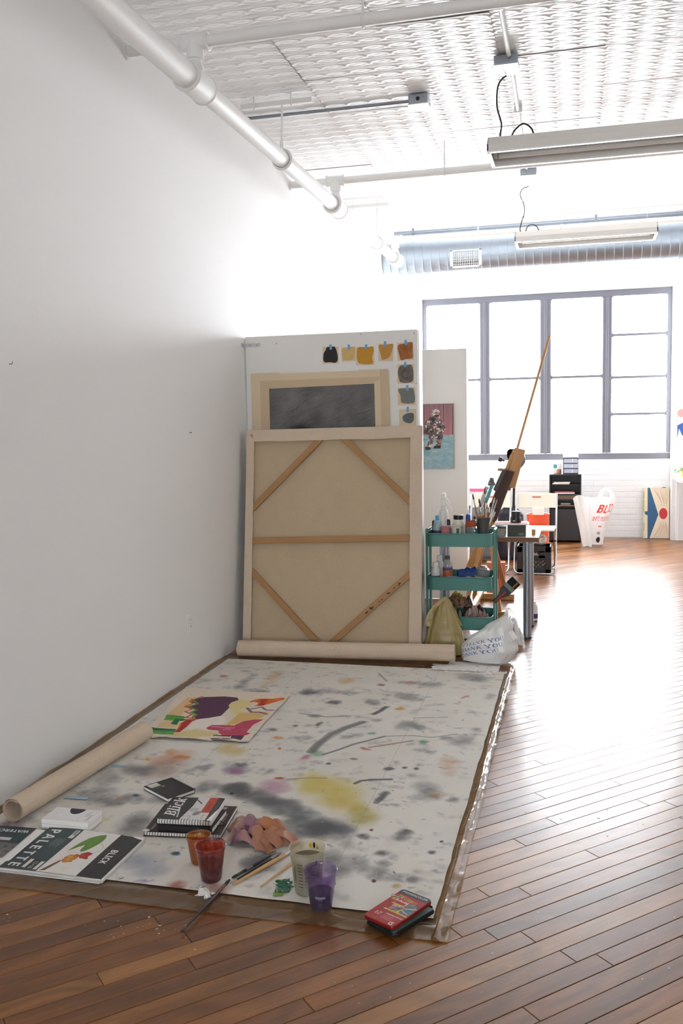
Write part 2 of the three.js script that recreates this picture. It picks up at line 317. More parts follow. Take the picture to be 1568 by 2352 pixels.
{ // spiral duct
  const t = thing('spiral_duct', 'round galvanised spiral duct running above the window', 'duct', [0, 3.55, -11.2]);
  const pts = []; let i = 0;
  for (let x = 0.004; x < 4.59; x += 0.1, i++) { pts.push([0.22, x], [0.22, x + 0.088], [0.2245, x + 0.092], [0.2245, x + 0.097]); }
  const g = new THREE.LatheGeometry(pts.map(([a, b]) => new THREE.Vector2(a, Math.min(b, 4.595))), 56); g.rotateZ(-Math.PI / 2);
  mk('duct_pipe', g, M.galv, t);
  const v = mk('air_grille', join([b2(-0.185, 0.185, 0.085, 0.1, 0, 0.03, 0.003), b2(-0.185, 0.185, -0.1, -0.085, 0, 0.03, 0.003), b2(-0.185, -0.155, -0.1, 0.1, 0, 0.03, 0.003), b2(0.155, 0.185, -0.1, 0.1, 0, 0.03, 0.003)]), M.whiteEnamel, t);
  v.position.set(1.017, -0.07, 0.21);
  mk('grille_back', b2(-0.16, 0.16, -0.088, 0.088, -0.02, -0.012), std('#4a4b4e', 0.7), v);
  for (let k = 0; k < 15; k++) mk('louvre', b2(-0.1505 + k * 0.0215 - 0.0032, -0.1505 + k * 0.0215 + 0.0032, -0.085, 0.085, -0.01, 0.018), M.whiteEnamel, v);
  for (let k = 0; k < 5; k++) mk('louvre', b2(-0.155, 0.155, -0.06 + k * 0.03 - 0.002, -0.06 + k * 0.03 + 0.002, -0.012, 0.006), M.whiteEnamel, v);
  for (const hx of [0.35, 2.5, 4.2]) mk('duct_strap', b2(hx - 0.012, hx + 0.012, 0.2, 0.548, -0.004, 0.004), M.galvDark, t);
}
one('high_pipe', 'thin grey pipe high on the wall above the round duct', 'pipe', rod([0.01, 3.97, -11.75], [4.59, 3.97, -11.75], 0.035, 0.035, 16), M.galvDark);
// conduits and junction boxes on the tin ceiling
{
  const t = thing('ceiling_conduit', 'white conduit running toward the window with boxes above the strip lights', 'conduit', [1.9, 3.715, -5.6]);
  mk('conduit_tube', join([rod([0.02, 0.005, 7], [0, 0.005, -0.1], 0.0125), rod([0, 0.005, -0.32], [-0.03, 0.005, -2.6], 0.0125), rod([-0.03, 0.005, -3.0], [-0.04, 0.005, -4.5], 0.0125)]), M.pipe, t);
  for (const z of [-0.2, -2.75]) { const b = mk('junction_box', b2(-0.09, 0.05, -0.035, 0.02, z - 0.1, z + 0.08, 0.006), M.galv, t); mk('cover_plate', b2(-0.093, 0.053, -0.04, -0.035, z - 0.103, z + 0.083, 0.002), M.whiteEnamel, b); }
  for (const z of [0.55, -1.1]) mk('conduit_clip', b2(-0.035, 0.02, -0.012, 0.03, z - 0.01, z + 0.01, 0.003), M.pipe, t);
}
{
  const t = thing('ceiling_cable', 'grey cable across the tin ceiling ending in a square junction box', 'cable', [0.0, 3.72, -6.28]);
  mk('cable_sheath', join([rod([0.0, 0, 0.0], [1.2, 0.003, -0.02], 0.011)]), M.galvDark, t);
  const b = mk('junction_box', b2(1.2, 1.33, -0.045, 0.02, -0.07, 0.07, 0.008), M.galv, t);
  mk('cover_plate', b2(1.195, 1.335, -0.052, -0.045, -0.075, 0.075, 0.002), M.whiteEnamel, b);
  mk('knockout', rod([1.265, -0.015, 0.069], [1.265, -0.015, 0.073], 0.013, 0.013, 16), std('#202022', 0.7), b);
}
// strip lights, switched off
M.reflector = std('#cfcccb', 0.25, { metalness: 0.25 });
M.tubeGlass = std('#f2f2ef', 0.25);
M.lightPaint = std('#dedad4', 0.4);
function stripLight(label, x, y, z, len) {
  const t = thing('strip_light', label, 'ceiling light', [x, y, z], 0, 'hanging strip lights');
  const D = 0.35, h = 0.1;
  // housing: trough open below, sloped sides
  const sh = new THREE.Shape(); sh.moveTo(-D / 2, 0); sh.lineTo(-D / 2, 0.045); sh.lineTo(-D / 2 + 0.06, h); sh.lineTo(D / 2 - 0.06, h); sh.lineTo(D / 2, 0.045); sh.lineTo(D / 2, 0); sh.lineTo(D / 2 - 0.01, 0); sh.lineTo(D / 2 - 0.012, 0.04); sh.lineTo(D / 2 - 0.065, h - 0.012); sh.lineTo(-D / 2 + 0.065, h - 0.012); sh.lineTo(-D / 2 + 0.012, 0.04); sh.lineTo(-D / 2 + 0.01, 0); sh.lineTo(-D / 2, 0);
  const g = new THREE.ExtrudeGeometry(sh, { depth: len, bevelEnabled: false }); g.rotateY(Math.PI / 2);
  mk('housing', g, M.lightPaint, t);
  const capS = new THREE.Shape(); capS.moveTo(-D / 2, 0); capS.lineTo(-D / 2, 0.045); capS.lineTo(-D / 2 + 0.06, h); capS.lineTo(D / 2 - 0.06, h); capS.lineTo(D / 2, 0.045); capS.lineTo(D / 2, 0);
  for (const a of [0, len - 0.008]) { const c = new THREE.ExtrudeGeometry(capS, { depth: 0.008, bevelEnabled: false }); c.rotateY(Math.PI / 2); c.translate(a, 0, 0); mk('end_cap', c, M.lightPaint, t); }
  mk('rim', join([b2(0, len, -0.006, 0.004, -D / 2 - 0.004, -D / 2 + 0.022, 0.002), b2(0, len, -0.006, 0.004, D / 2 - 0.022, D / 2 + 0.004, 0.002), b2(0, 0.022, -0.006, 0.004, -D / 2, D / 2, 0.002), b2(len - 0.022, len, -0.006, 0.004, -D / 2, D / 2, 0.002)]), M.whiteEnamel, t);
  mk('reflector', join([b2(0.03, len - 0.03, h - 0.02, h - 0.014, -D / 2 + 0.075, D / 2 - 0.075)]), M.reflector, t);
  mk('ballast_cover', bx(len - 0.07, 0.03, 0.075, len / 2, h - 0.034, 0, 0.008), M.reflector, t);
  for (const s of [-1, 1]) { const tb = mk('lamp_tube', rod([0.05, 0.043, s * 0.085], [len - 0.05, 0.043, s * 0.085], 0.0185, 0.0185, 18), M.tubeGlass, t); for (const e of [0.03, len - 0.03]) mk('lamp_holder', bx(0.02, 0.05, 0.03, e, 0.055, s * 0.085, 0.004), M.whiteEnamel, tb); }
  // chains
  for (const cx of [0.06, len - 0.08]) {
    const links = []; const n = Math.round((3.72 - y - h) / 0.026);
    for (let k = 0; k < n; k++) { const l = new THREE.TorusGeometry(0.0085, 0.0016, 5, 10); l.scale(0.6, 1.75, 1); if (k % 2) l.rotateY(Math.PI / 2); l.translate(cx, h + 0.013 + k * ((3.72 - y - h) / n), 0); links.push(l); }
    mk('chain', links, M.pipe, t);
  }
  return t;
}
{
  const a = stripLight('white strip light nearest the camera, hung by chains and cut by the frame', 1.77, 3.17, -5.86, 1.245);
  const q = mk('power_cord', tube([[0.0, 0.5, -0.03], [-0.025, 0.47, 0.0], [-0.045, 0.42, 0.03], [-0.05, 0.3, 0.03], [-0.025, 0.2, 0.02], [-0.03, 0.12, 0.02], [-0.005, 0.1, 0.03]].map(([x, y, z]) => [x + 0.1, y, z]), 0.0055, 60, 8), M.cordBlack, a);
  mk('cord_loop', tube([[0.13, 0.098, 0.05], [0.16, 0.15, 0.05], [0.21, 0.18, 0.05], [0.255, 0.15, 0.05], [0.275, 0.098, 0.05]], 0.0055, 40, 8), M.cordBlack, a);
  const b = stripLight('white strip light farther off, hanging before the round duct', 1.735, 3.2, -8.87, 1.255);
  mk('power_cord', tube([[0.2, 0.52, 0.1], [0.13, 0.5, 0.08], [0.11, 0.46, 0.05], [0.14, 0.38, 0.05], [0.15, 0.3, 0.05], [0.12, 0.2, 0.05], [0.11, 0.13, 0.05], [0.15, 0.098, 0.05]].map(([x, y, z]) => [x - 0.07, y, z - 0.05]), 0.0045, 60, 8), M.cordBlack, b);
  mk('cord_loop', tube([[0.09, 0.098, 0], [0.1, 0.15, 0], [0.14, 0.18, 0], [0.19, 0.16, 0], [0.22, 0.098, 0]], 0.0045, 40, 8), M.cordBlack, b);
  mk('cord_grip', join([rod([0.42, 0.1, 0], [0.42, 0.135, 0], 0.02, 0.014), new THREE.TorusGeometry(0.014, 0.003, 6, 16).translate(0.42, 0.15, 0)]), M.whiteEnamel, b);
}
// wall outlet and small things left in the left wall
{
  const o = thing('wall_outlet', 'white electrical outlet low on the left wall', 'outlet', [0, 0.352, -5.07]);
  mk('cover_plate', b2(0, 0.006, -0.057, 0.057, -0.036, 0.036, 0.003), M.whiteEnamel, o);
  for (const y of [-0.02, 0.02]) { const s = mk('socket', b2(0.004, 0.008, y - 0.014, y + 0.014, -0.016, 0.016, 0.003), M.whiteEnamel, o); mk('slot', join([b2(0.0078, 0.0085, y - 0.004, y + 0.006, -0.008, -0.0055), b2(0.0078, 0.0085, y - 0.004, y + 0.006, 0.0055, 0.008)]), M.cordBlack, s); }
  one('wall_nail', 'small nail in the left wall beside the standing panel', 'nail', rod([0, 0, 0], [0.015, 0.002, 0], 0.002, 0.004, 8), M.galvDark, [0, 1.519, -5.173]);
  one('wall_hook', 'tiny metal hook on the left wall near the left picture edge', 'hook', join([rod([0, 0, 0], [0.014, 0, 0], 0.002), rod([0.013, 0, 0], [0.017, 0.01, 0], 0.002)]), M.galv, [0, 1.831, -3.37]);
}
// ---------- standing panel, the stretched canvas and what hangs there ----------
const weave = noiseTex(512, (u, v) => { const a = Math.sin(u * 512 * 0.7854) * 0.5 + Math.sin(v * 512 * 0.7854) * 0.5 + per(u, v, 120, 31) * 0.8; const g = 128 + a * 50; return [g, g, g]; });
const linenTex = noiseTex(512, (u, v) => { const k = 1 + 0.012 * per(u, v, 5, 33) + 0.03 * per(u, v, 150, 34) + 0.012 * per(u, v, 30, 35); return [226 * k, 214 * k, 198 * k]; }, true);
M.linen = std('#ebe1d6', 0.9, { map: linenTex, bumpMap: weave, bumpScale: 0.0006 });
M.linenBack = std('#d9cdb8', 0.92, { map: linenTex, bumpMap: weave, bumpScale: 0.0006 });
M.panelWhite = std('#e6e3dd', 0.55, { bumpMap: plasterBump, bumpScale: 0.0003 });
M.blueTape = std('#6fa3d0', 0.7);
M.kraftDark = std('#c9b292', 0.7, { bumpMap: plasterBump, bumpScale: 0.0008 });
M.kraft = std('#d8c4a6', 0.75, { bumpMap: plasterBump, bumpScale: 0.0008 });
const pineTex = noiseTex(512, (u, v) => { const w = Math.sin((u * 5 + per(u, v, 4, 41) * 0.9) * 6.283); const k = 1 + 0.04 * w + 0.05 * vn(u * 60, v * 9, 5) + 0.05 * per(u, v, 5, 43); return [196 * k, 158 * k, 112 * k]; }, true);
M.pine = std('#d9cab6', 0.6, { map: pineTex });
{
  const p = thing('standing_panel', 'tall white panel standing out from the left wall', 'panel', [0, 0, -6.17]);
  mk('board', uvBox(b2(0.012, 1.252, 0.004, 2.185, -0.02, 0.006, 0.002), 2), M.panelWhite, p);
  mk('side_batten', b2(1.236, 1.258, 0.004, 2.18, -0.15, -0.021, 0.003), M.paintWhite, p);
  mk('rear_batten', b2(0.012, 0.05, 0.004, 2.18, -0.11, -0.021, 0.003), M.paintWhite, p);
  const b = mk('bracket', join([b2(0.012, 0.125, 2.112, 2.14, 0.006, 0.0085), b2(0.0, 0.0025, 2.112, 2.14, 0.0, 0.055), b2(0.0, 0.014, 2.112, 2.14, 0.006, 0.0085)]), std('#c4c4c2', 0.45, { metalness: 0.3 }), p);
  for (const x of [0.045, 0.1]) mk('screw', rod([x, 2.126, 0.008], [x, 2.126, 0.011], 0.005, 0.004, 8), M.galvDark, b);
  for (const [x, y] of [[0.245, 2.13], [0.86, 2.17], [1.23, 2.16], [1.24, 1.82]]) mk('screw', rod([x, y, 0.005], [x, y, 0.0075], 0.005, 0.004, 8), M.galvDark, p);
}
{ // charcoal drawing taped with wide beige tape
  const d = thing('charcoal_drawing', 'dark smudged charcoal drawing bordered by wide beige tape', 'drawing', [0, 0, -6.158]);
  const tex = canvasTex(768, 512, (c, w, h) => {
    c.fillStyle = '#6e6c6b'; c.fillRect(0, 0, w, h); const r = rng(77);
    for (let i = 0; i < 900; i++) { const x = r() * w, y = r() * h, s = 20 + r() * 90, k = r(); const g = c.createRadialGradient(x, y, 0, x, y, s); const v = k > 0.5 ? '150,147,144' : '52,50,50'; g.addColorStop(0, `rgba(${v},0.07)`); g.addColorStop(1, `rgba(${v},0)`); c.fillStyle = g; c.fillRect(x - s, y - s, 2 * s, 2 * s); }
    for (let i = 0; i < 500; i++) { const x = r() * w, y = r() * h, a = -0.7 + r() * 0.6, l = 30 + r() * 120; c.strokeStyle = r() > 0.45 ? 'rgba(165,162,158,0.05)' : 'rgba(35,34,34,0.06)'; c.lineWidth = 2 + r() * 9; c.beginPath(); c.moveTo(x, y); c.quadraticCurveTo(x + l * 0.4, y + l * a * 0.2, x + l, y + l * a); c.stroke(); }
    for (let i = 0; i < 60; i++) { const x = w * (0.3 + 0.14 * (r() - 0.5)), y = h * (0.52 + 0.3 * r()), s = 30 + r() * 70; const g = c.createRadialGradient(x, y, 0, x, y, s); g.addColorStop(0, 'rgba(20,18,19,0.16)'); g.addColorStop(1, 'rgba(20,18,19,0)'); c.fillStyle = g; c.fillRect(x - s, y - s, 2 * s, 2 * s); }
  });
  mk('charcoal_sheet', new THREE.PlaneGeometry(0.80, 0.62).translate(0.565, 1.53, 0.0035), std('#ffffff', 0.85, { map: tex }), d);
  mk('paper_backing', b2(0.05, 1.05, 1.1, 1.92, 0, 0.003), M.kraft, d);
  const strip = (q, z) => { const sh = new THREE.Shape(); q.forEach(([x, y], i) => (i ? sh.lineTo(x, y) : sh.moveTo(x, y))); return new THREE.ExtrudeGeometry(sh, { depth: 0.0006, bevelEnabled: false }).translate(0, 0, z); };
  mk('tape_strip', strip([[0.05, 1.925], [0.265, 1.928], [0.262, 1.912], [0.84, 1.908], [0.845, 1.925], [1.05, 1.925], [1.05, 1.868], [0.05, 1.866]], 0.0042), M.kraft, d);
  mk('tape_strip', strip([[0.12, 1.872], [1.0, 1.875], [0.96, 1.828], [0.18, 1.815]], 0.0048), M.kraftDark, d);
  mk('tape_strip', strip([[0.05, 1.90], [0.125, 1.90], [0.128, 1.2], [0.075, 1.2]], 0.0052), M.kraft, d);
  mk('tape_strip', strip([[0.118, 1.87], [0.186, 1.84], [0.184, 1.2], [0.12, 1.2]], 0.0057), M.kraftDark, d);
  mk('tape_strip', strip([[0.95, 1.84], [1.01, 1.86], [1.015, 1.2], [0.957, 1.2]], 0.0052), M.kraft, d);
  mk('tape_strip', strip([[0.99, 1.925], [1.05, 1.925], [1.062, 1.2], [1.0, 1.2]], 0.0058), M.kraftDark, d);
}
{ // paint swatches along the top and right edge of the panel
  const sw = [
    [0.685, 2.035, 0.115, 0.115, '#2a2124', '#15100f', 'near-black paint swatch, leftmost of the taped row on the panel', [[-.34, -.46], [-.46, -.3], [-.42, .1], [-.3, .28], [-.22, .46], [.1, .5], [.3, .46], [.42, .05], [.46, -.3], [.3, -.46], [0, -.42]]],
    [0.807, 2.037, 0.1, 0.098, '#cda866', '#d3b378', 'pale tan paint swatch beside the near-black one', [[-.4, -.38], [-.46, .1], [-.42, .42], [0, .46], [.42, .46], [.47, .2], [.36, -.24], [.3, -.4], [0, -.44]]],
    [0.94, 2.02, 0.13, 0.125, '#bd861c', '#c28f2a', 'large ochre paint swatch in the middle of the taped row', [[-.35, -.4], [-.47, -.1], [-.46, .28], [-.34, .46], [.1, .47], [.42, .48], [.47, .2], [.38, -.1], [.4, -.42], [0, -.47]]],
    [1.073, 2.038, 0.105, 0.118, '#bb8a3d', '#b98537', 'torn ochre paint swatch next to the brown corner one', [[-.25, -.46], [-.34, -.15], [-.47, .2], [-.46, .42], [0, .45], [.48, .5], [.44, .15], [.3, -.2], [.1, -.34]]],
    [1.213, 2.04, 0.112, 0.122, '#ab6f36', '#8d4f20', 'rust-brown paint swatch in the upper corner of the panel', [[-.32, -.44], [-.4, -.1], [-.47, .2], [-.36, .4], [0, .42], [.42, .46], [.46, 0], [.44, -.38], [0, -.42], [-.2, -.5]]],
    [1.215, 1.888, 0.116, 0.13, '#7c6f66', '#5d544f', 'grey-brown ringed paint swatch under the rust-brown one', [[-.36, -.42], [-.44, -.1], [-.46, .2], [-.3, .42], [.05, .47], [.38, .42], [.44, .05], [.4, -.36], [.15, -.45], [-.1, -.46]]],
    [1.222, 1.735, 0.122, 0.12, '#7a7c76', '#747772', 'plain grey paint swatch at the right edge of the panel', [[-.34, -.3], [-.36, .05], [-.46, .4], [0, .48], [.34, .46], [.46, .25], [.44, -.3], [.2, -.4], [-.2, -.38]]],
    [1.226, 1.59, 0.118, 0.116, '#626b6b', '#596363', 'small blue-grey brushed patch on a beige card, lowest of the column', [[-.25, -.18], [-.3, 0], [-.24, .14], [0, .26], [.3, .27], [.36, .1], [.32, -.2], [.15, -.34], [-.1, -.3]]],
  ];
  sw.forEach(([x, y, w, h, c1, c2, label, poly], i) => {
    const t = thing('paint_swatch', label, 'paint swatch', [x - w / 2 + 0.012, y, -6.1628], 0, 'paint swatches taped to the panel');
    t.rotation.z = rr(-0.05, 0.05);
    const card = new RoundedBoxGeometry(w, h, 0.0016, 1, 0.0004);
    mk('card', card, M.kraft, t);
    const tex = canvasTex(128, 128, (c) => { c.fillStyle = c1; c.fillRect(0, 0, 128, 128); const r = rng(300 + i); for (let k = 0; k < 60; k++) { const px = r() * 128, py = r() * 128, s = 8 + r() * 30; const g = c.createRadialGradient(px, py, 0, px, py, s); g.addColorStop(0, c2 + '50'); g.addColorStop(1, c2 + '00'); c.fillStyle = g; c.fillRect(0, 0, 128, 128); } if (i === 5) { c.strokeStyle = 'rgba(60,54,50,0.5)'; c.lineWidth = 14; c.beginPath(); c.arc(66, 66, 30, 1, 4.6); c.stroke(); } });
    const r = rng(60 + i), pts = poly.map(([a, b]) => new THREE.Vector2(a * w * (1 + rr(-0.05, 0.05, r)), b * h * (1 + rr(-0.05, 0.05, r))));
    const cv = new THREE.SplineCurve([...pts, pts[0]]).getPoints(44);
    const sh = new THREE.Shape(cv); const g = new THREE.ExtrudeGeometry(sh, { depth: 0.0007, bevelEnabled: false }); g.translate(0, 0, 0.0009);
    const uv = g.attributes.uv, ps = g.attributes.position; for (let k = 0; k < uv.count; k++) uv.setXY(k, ps.getX(k) / w + 0.5, ps.getY(k) / h + 0.5);
    mk('paint_patch', g, std('#ffffff', 0.7, { map: tex }), t);
    const tp = mk('tape_tab', new RoundedBoxGeometry(0.017, 0.036, 0.0006, 1, 0.0002).rotateZ(rr(-0.25, 0.25, r)).translate(rr(-0.008, 0.008, r), h / 2 - 0.002, 0.0019), M.blueTape, t);
  });
  one('tape_tab', 'lone blue tape tab on the panel just above the stretched canvas', 'tape', new RoundedBoxGeometry(0.015, 0.033, 0.0008, 1, 0.0002), M.blueTape, [1.222, 1.49, -6.1632]);
}
{ // large stretched canvas seen from behind, leaning on the panel
  const W = 1.245, H = 1.545, T = 0.038, c = thing('stretched_canvas', 'large stretched canvas turned to show its wooden stretcher bars', 'canvas', [0.068, 0.004, -5.775]);
  c.rotation.set(-0.172, 0.02, 0.012);
  const edge = (pts, z0, z1, seed, amp) => pts;
  // folded canvas over the bars: wavy inner edge
  const flap = (x0, y0, x1, y1, wIn, nx, ny, seed) => { const r = rng(seed), N = 60; return grid(N, 6, (u, v) => { const wob = 1 + 0.05 * fbm(u * 9, seed) + (v > 0.99 ? 0.03 * fbm(u * 26, seed + 4) : 0); const k = v * wIn * wob; const bump = 0.0025 * Math.max(0, fbm(u * 14, v * 3, seed)) + 0.0012; const fall = v > 0.95 ? -0.003 : 0; return [x0 + (x1 - x0) * u + nx * k, y0 + (y1 - y0) * u + ny * k, bump + fall]; }); };
  mk('stretcher_frame', uvBox(join([b2(0, 0.05, 0, H, -T, 0, 0.006), b2(W - 0.075, W, 0, H, -T, 0, 0.006), b2(0, W, H - 0.075, H, -T, 0, 0.006), b2(0, W, 0, 0.075, -T, 0, 0.006)]), 3), M.linen, c);
  mk('folded_edge', uvBox(join([flap(0.003, H - 0.002, W - 0.003, H - 0.002, 0.082, 0, -1, 11), flap(0.002, 0.004, 0.002, H - 0.004, 0.056, 1, 0, 13), flap(W - 0.002, 0.004, W - 0.002, H - 0.004, 0.078, -1, 0, 17), flap(0.003, 0.002, W - 0.003, 0.002, 0.078, 0, 1, 19)]), 3), M.linen, c);
  mk('canvas_back', uvBox(grid(20, 20, (u, v) => [0.02 + u * (W - 0.04), 0.02 + v * (H - 0.04), -T + 0.003 + 0.002 * fbm(u * 3, v * 3)]), 3), M.linenBack, c);
  const zb = -0.014;
  mk('brace', bar([0.045, 0.985, zb], [0.54, 1.475, zb], 0.042, 0.018), M.pine, c);
  mk('brace', bar([0.695, 1.478, zb], [1.175, 1.02, zb], 0.042, 0.018), M.pine, c);
  mk('brace', bar([0.045, 0.56, zb], [0.545, 0.06, zb], 0.042, 0.018), M.pine, c);
  const bl = mk('brace', bar([0.62, 0.06, zb], [1.175, 0.55, zb], 0.042, 0.018), M.pine, c);
  const r = rng(8); const bl2 = []; for (let k = 0; k < 13; k++) { const u = 0.45 + 0.5 * r(), x = 0.62 + 0.555 * u + rr(-0.006, 0.006, r), y = 0.06 + 0.49 * u + rr(-0.008, 0.008, r); bl2.push(new THREE.SphereGeometry(1, 8, 5).scale(rr(0.004, 0.013, r), rr(0.003, 0.007, r), 0.0012).rotateZ(0.7 + rr(-0.6, 0.6, r)).translate(x, y, zb + 0.0088)); }
  mk('paint_drips', bl2, std('#3c3a2c', 0.6), bl);
  mk('crossbar', bar([0.045, 0.765, zb + 0.004], [1.175, 0.785, zb + 0.004], 0.044, 0.018), M.pine, c);
}
{ // second panel deeper in the room, with a painting of a walking figure
  const p = thing('standing_panel', 'narrow white panel behind the trolley with a figure painting', 'panel', [0, 0, -7.85]);
  mk('board', uvBox(b2(0.5, 1.385, 0.004, 2.18, -0.03, 0, 0.003), 2), M.panelWhite, p);
  mk('side_batten', b2(1.365, 1.385, 0.004, 2.175, -0.1, -0.031, 0.003), M.paintWhite, p);
  const tex = canvasTex(512, 1024, (c, w, h) => {
    const r = rng(15);
    const sky = c.createLinearGradient(0, 0, 0, h * 0.48); sky.addColorStop(0, '#8f6d74'); sky.addColorStop(1, '#b9767a'); c.fillStyle = sky; c.fillRect(0, 0, w, h * 0.48);
    for (let i = 0; i < 90; i++) { const x = r() * w; c.strokeStyle = r() > 0.5 ? 'rgba(110,70,80,0.16)' : 'rgba(215,150,150,0.14)'; c.lineWidth = 2 + r() * 9; c.beginPath(); c.moveTo(x, 0); c.lineTo(x + 6 * (r() - 0.5), h * 0.48); c.stroke(); }
    c.strokeStyle = 'rgba(40,30,34,0.75)'; c.lineWidth = 7; c.beginPath(); c.moveTo(w * 0.7, 0); c.lineTo(w * 0.705, h * 0.3); c.stroke(); c.lineWidth = 9; c.beginPath(); c.moveTo(w * 0.985, h * 0.05); c.lineTo(w * 0.97, h * 0.62); c.stroke();
    c.fillStyle = '#8fb0b8'; c.fillRect(0, h * 0.48, w, h * 0.52);
    for (let i = 0; i < 260; i++) { const x = r() * w, y = h * (0.48 + 0.52 * r()), s = 10 + r() * 60; const g = c.createRadialGradient(x, y, 0, x, y, s); const v = ['190,200,205', '100,140,150', '150,178,182', '200,206,206'][Math.floor(r() * 4)]; g.addColorStop(0, `rgba(${v},0.35)`); g.addColorStop(1, `rgba(${v},0)`); c.fillStyle = g; c.save(); c.translate(x, y); c.scale(1, 0.5); c.translate(-x, -y); c.fillRect(x - s, y - s, 2 * s, 2 * s); c.restore(); }
    c.strokeStyle = 'rgba(60,80,90,0.7)'; c.lineWidth = 5; c.beginPath(); c.moveTo(0, h * 0.55); c.quadraticCurveTo(w * 0.3, h * 0.53, w * 0.55, h * 0.6); c.quadraticCurveTo(w * 0.8, h * 0.57, w, h * 0.64); c.stroke(); c.beginPath(); c.moveTo(0, h * 0.66); c.quadraticCurveTo(w * 0.2, h * 0.69, w * 0.36, h * 0.68); c.stroke();
    // standing figure in blotched clothes
    const P = (pts, col) => { c.fillStyle = col; c.beginPath(); pts.forEach(([x, y], i) => (i ? c.lineTo(x * w, y * h) : c.moveTo(x * w, y * h))); c.closePath(); c.fill(); };
    const body = [[.34, .15], [.36, .1], [.46, .07], [.57, .09], [.6, .14], [.58, .2], [.62, .25], [.72, .3], [.76, .38], [.7, .44], [.64, .42], [.68, .5], [.62, .58], [.6, .68], [.42, .68], [.48, .6], [.46, .52], [.4, .5], [.36, .6], [.28, .7], [.12, .7], [.2, .6], [.24, .48], [.14, .46], [.06, .45], [.08, .38], [.12, .28], [.2, .24], [.28, .2]];
    P(body, '#6d5c58');
    c.save(); c.beginPath(); body.forEach(([x, y], i) => (i ? c.lineTo(x * w, y * h) : c.moveTo(x * w, y * h))); c.clip();
    for (let i = 0; i < 300; i++) { const x = w * (0.05 + 0.72 * r()), y = h * (0.07 + 0.64 * r()); c.fillStyle = ['#2b2628', '#d8cfc9', '#b57a62', '#8a8590', '#3a3438', '#c9a08d', '#e2dcd8', '#51484c'][Math.floor(r() * 8)]; c.beginPath(); c.ellipse(x, y, 5 + r() * 17, 6 + r() * 22, r() * 3, 0, 7); c.fill(); }
    c.restore();
    P([[.36, .1], [.46, .075], [.57, .095], [.585, .14], [.47, .12], [.38, .15]], '#cfcac6'); P([[.34, .2], [.26, .24], [.4, .27], [.44, .22]], '#38343a'); P([[.42, .17], [.55, .17], [.55, .19], [.42, .19]], '#2b2628');
    P([[.12, .66], [.27, .67], [.29, .71], [.12, .71]], '#2e282c'); P([[.4, .65], [.58, .64], [.59, .69], [.36, .69]], '#2e282c');
  });
  const f = thing('figure_painting', 'tall painting of a figure in blotched clothes before a pink wall', 'painting', [0, 0, -7.848]);
  mk('canvas_block', b2(0.99, 1.273, 1.155, 1.714, 0, 0.018, 0.002), std('#9c8b86', 0.8), f);
  mk('painted_face', new THREE.PlaneGeometry(0.281, 0.557).translate(1.1315, 1.4345, 0.0186), std('#ffffff', 0.6, { map: tex }), f);
}
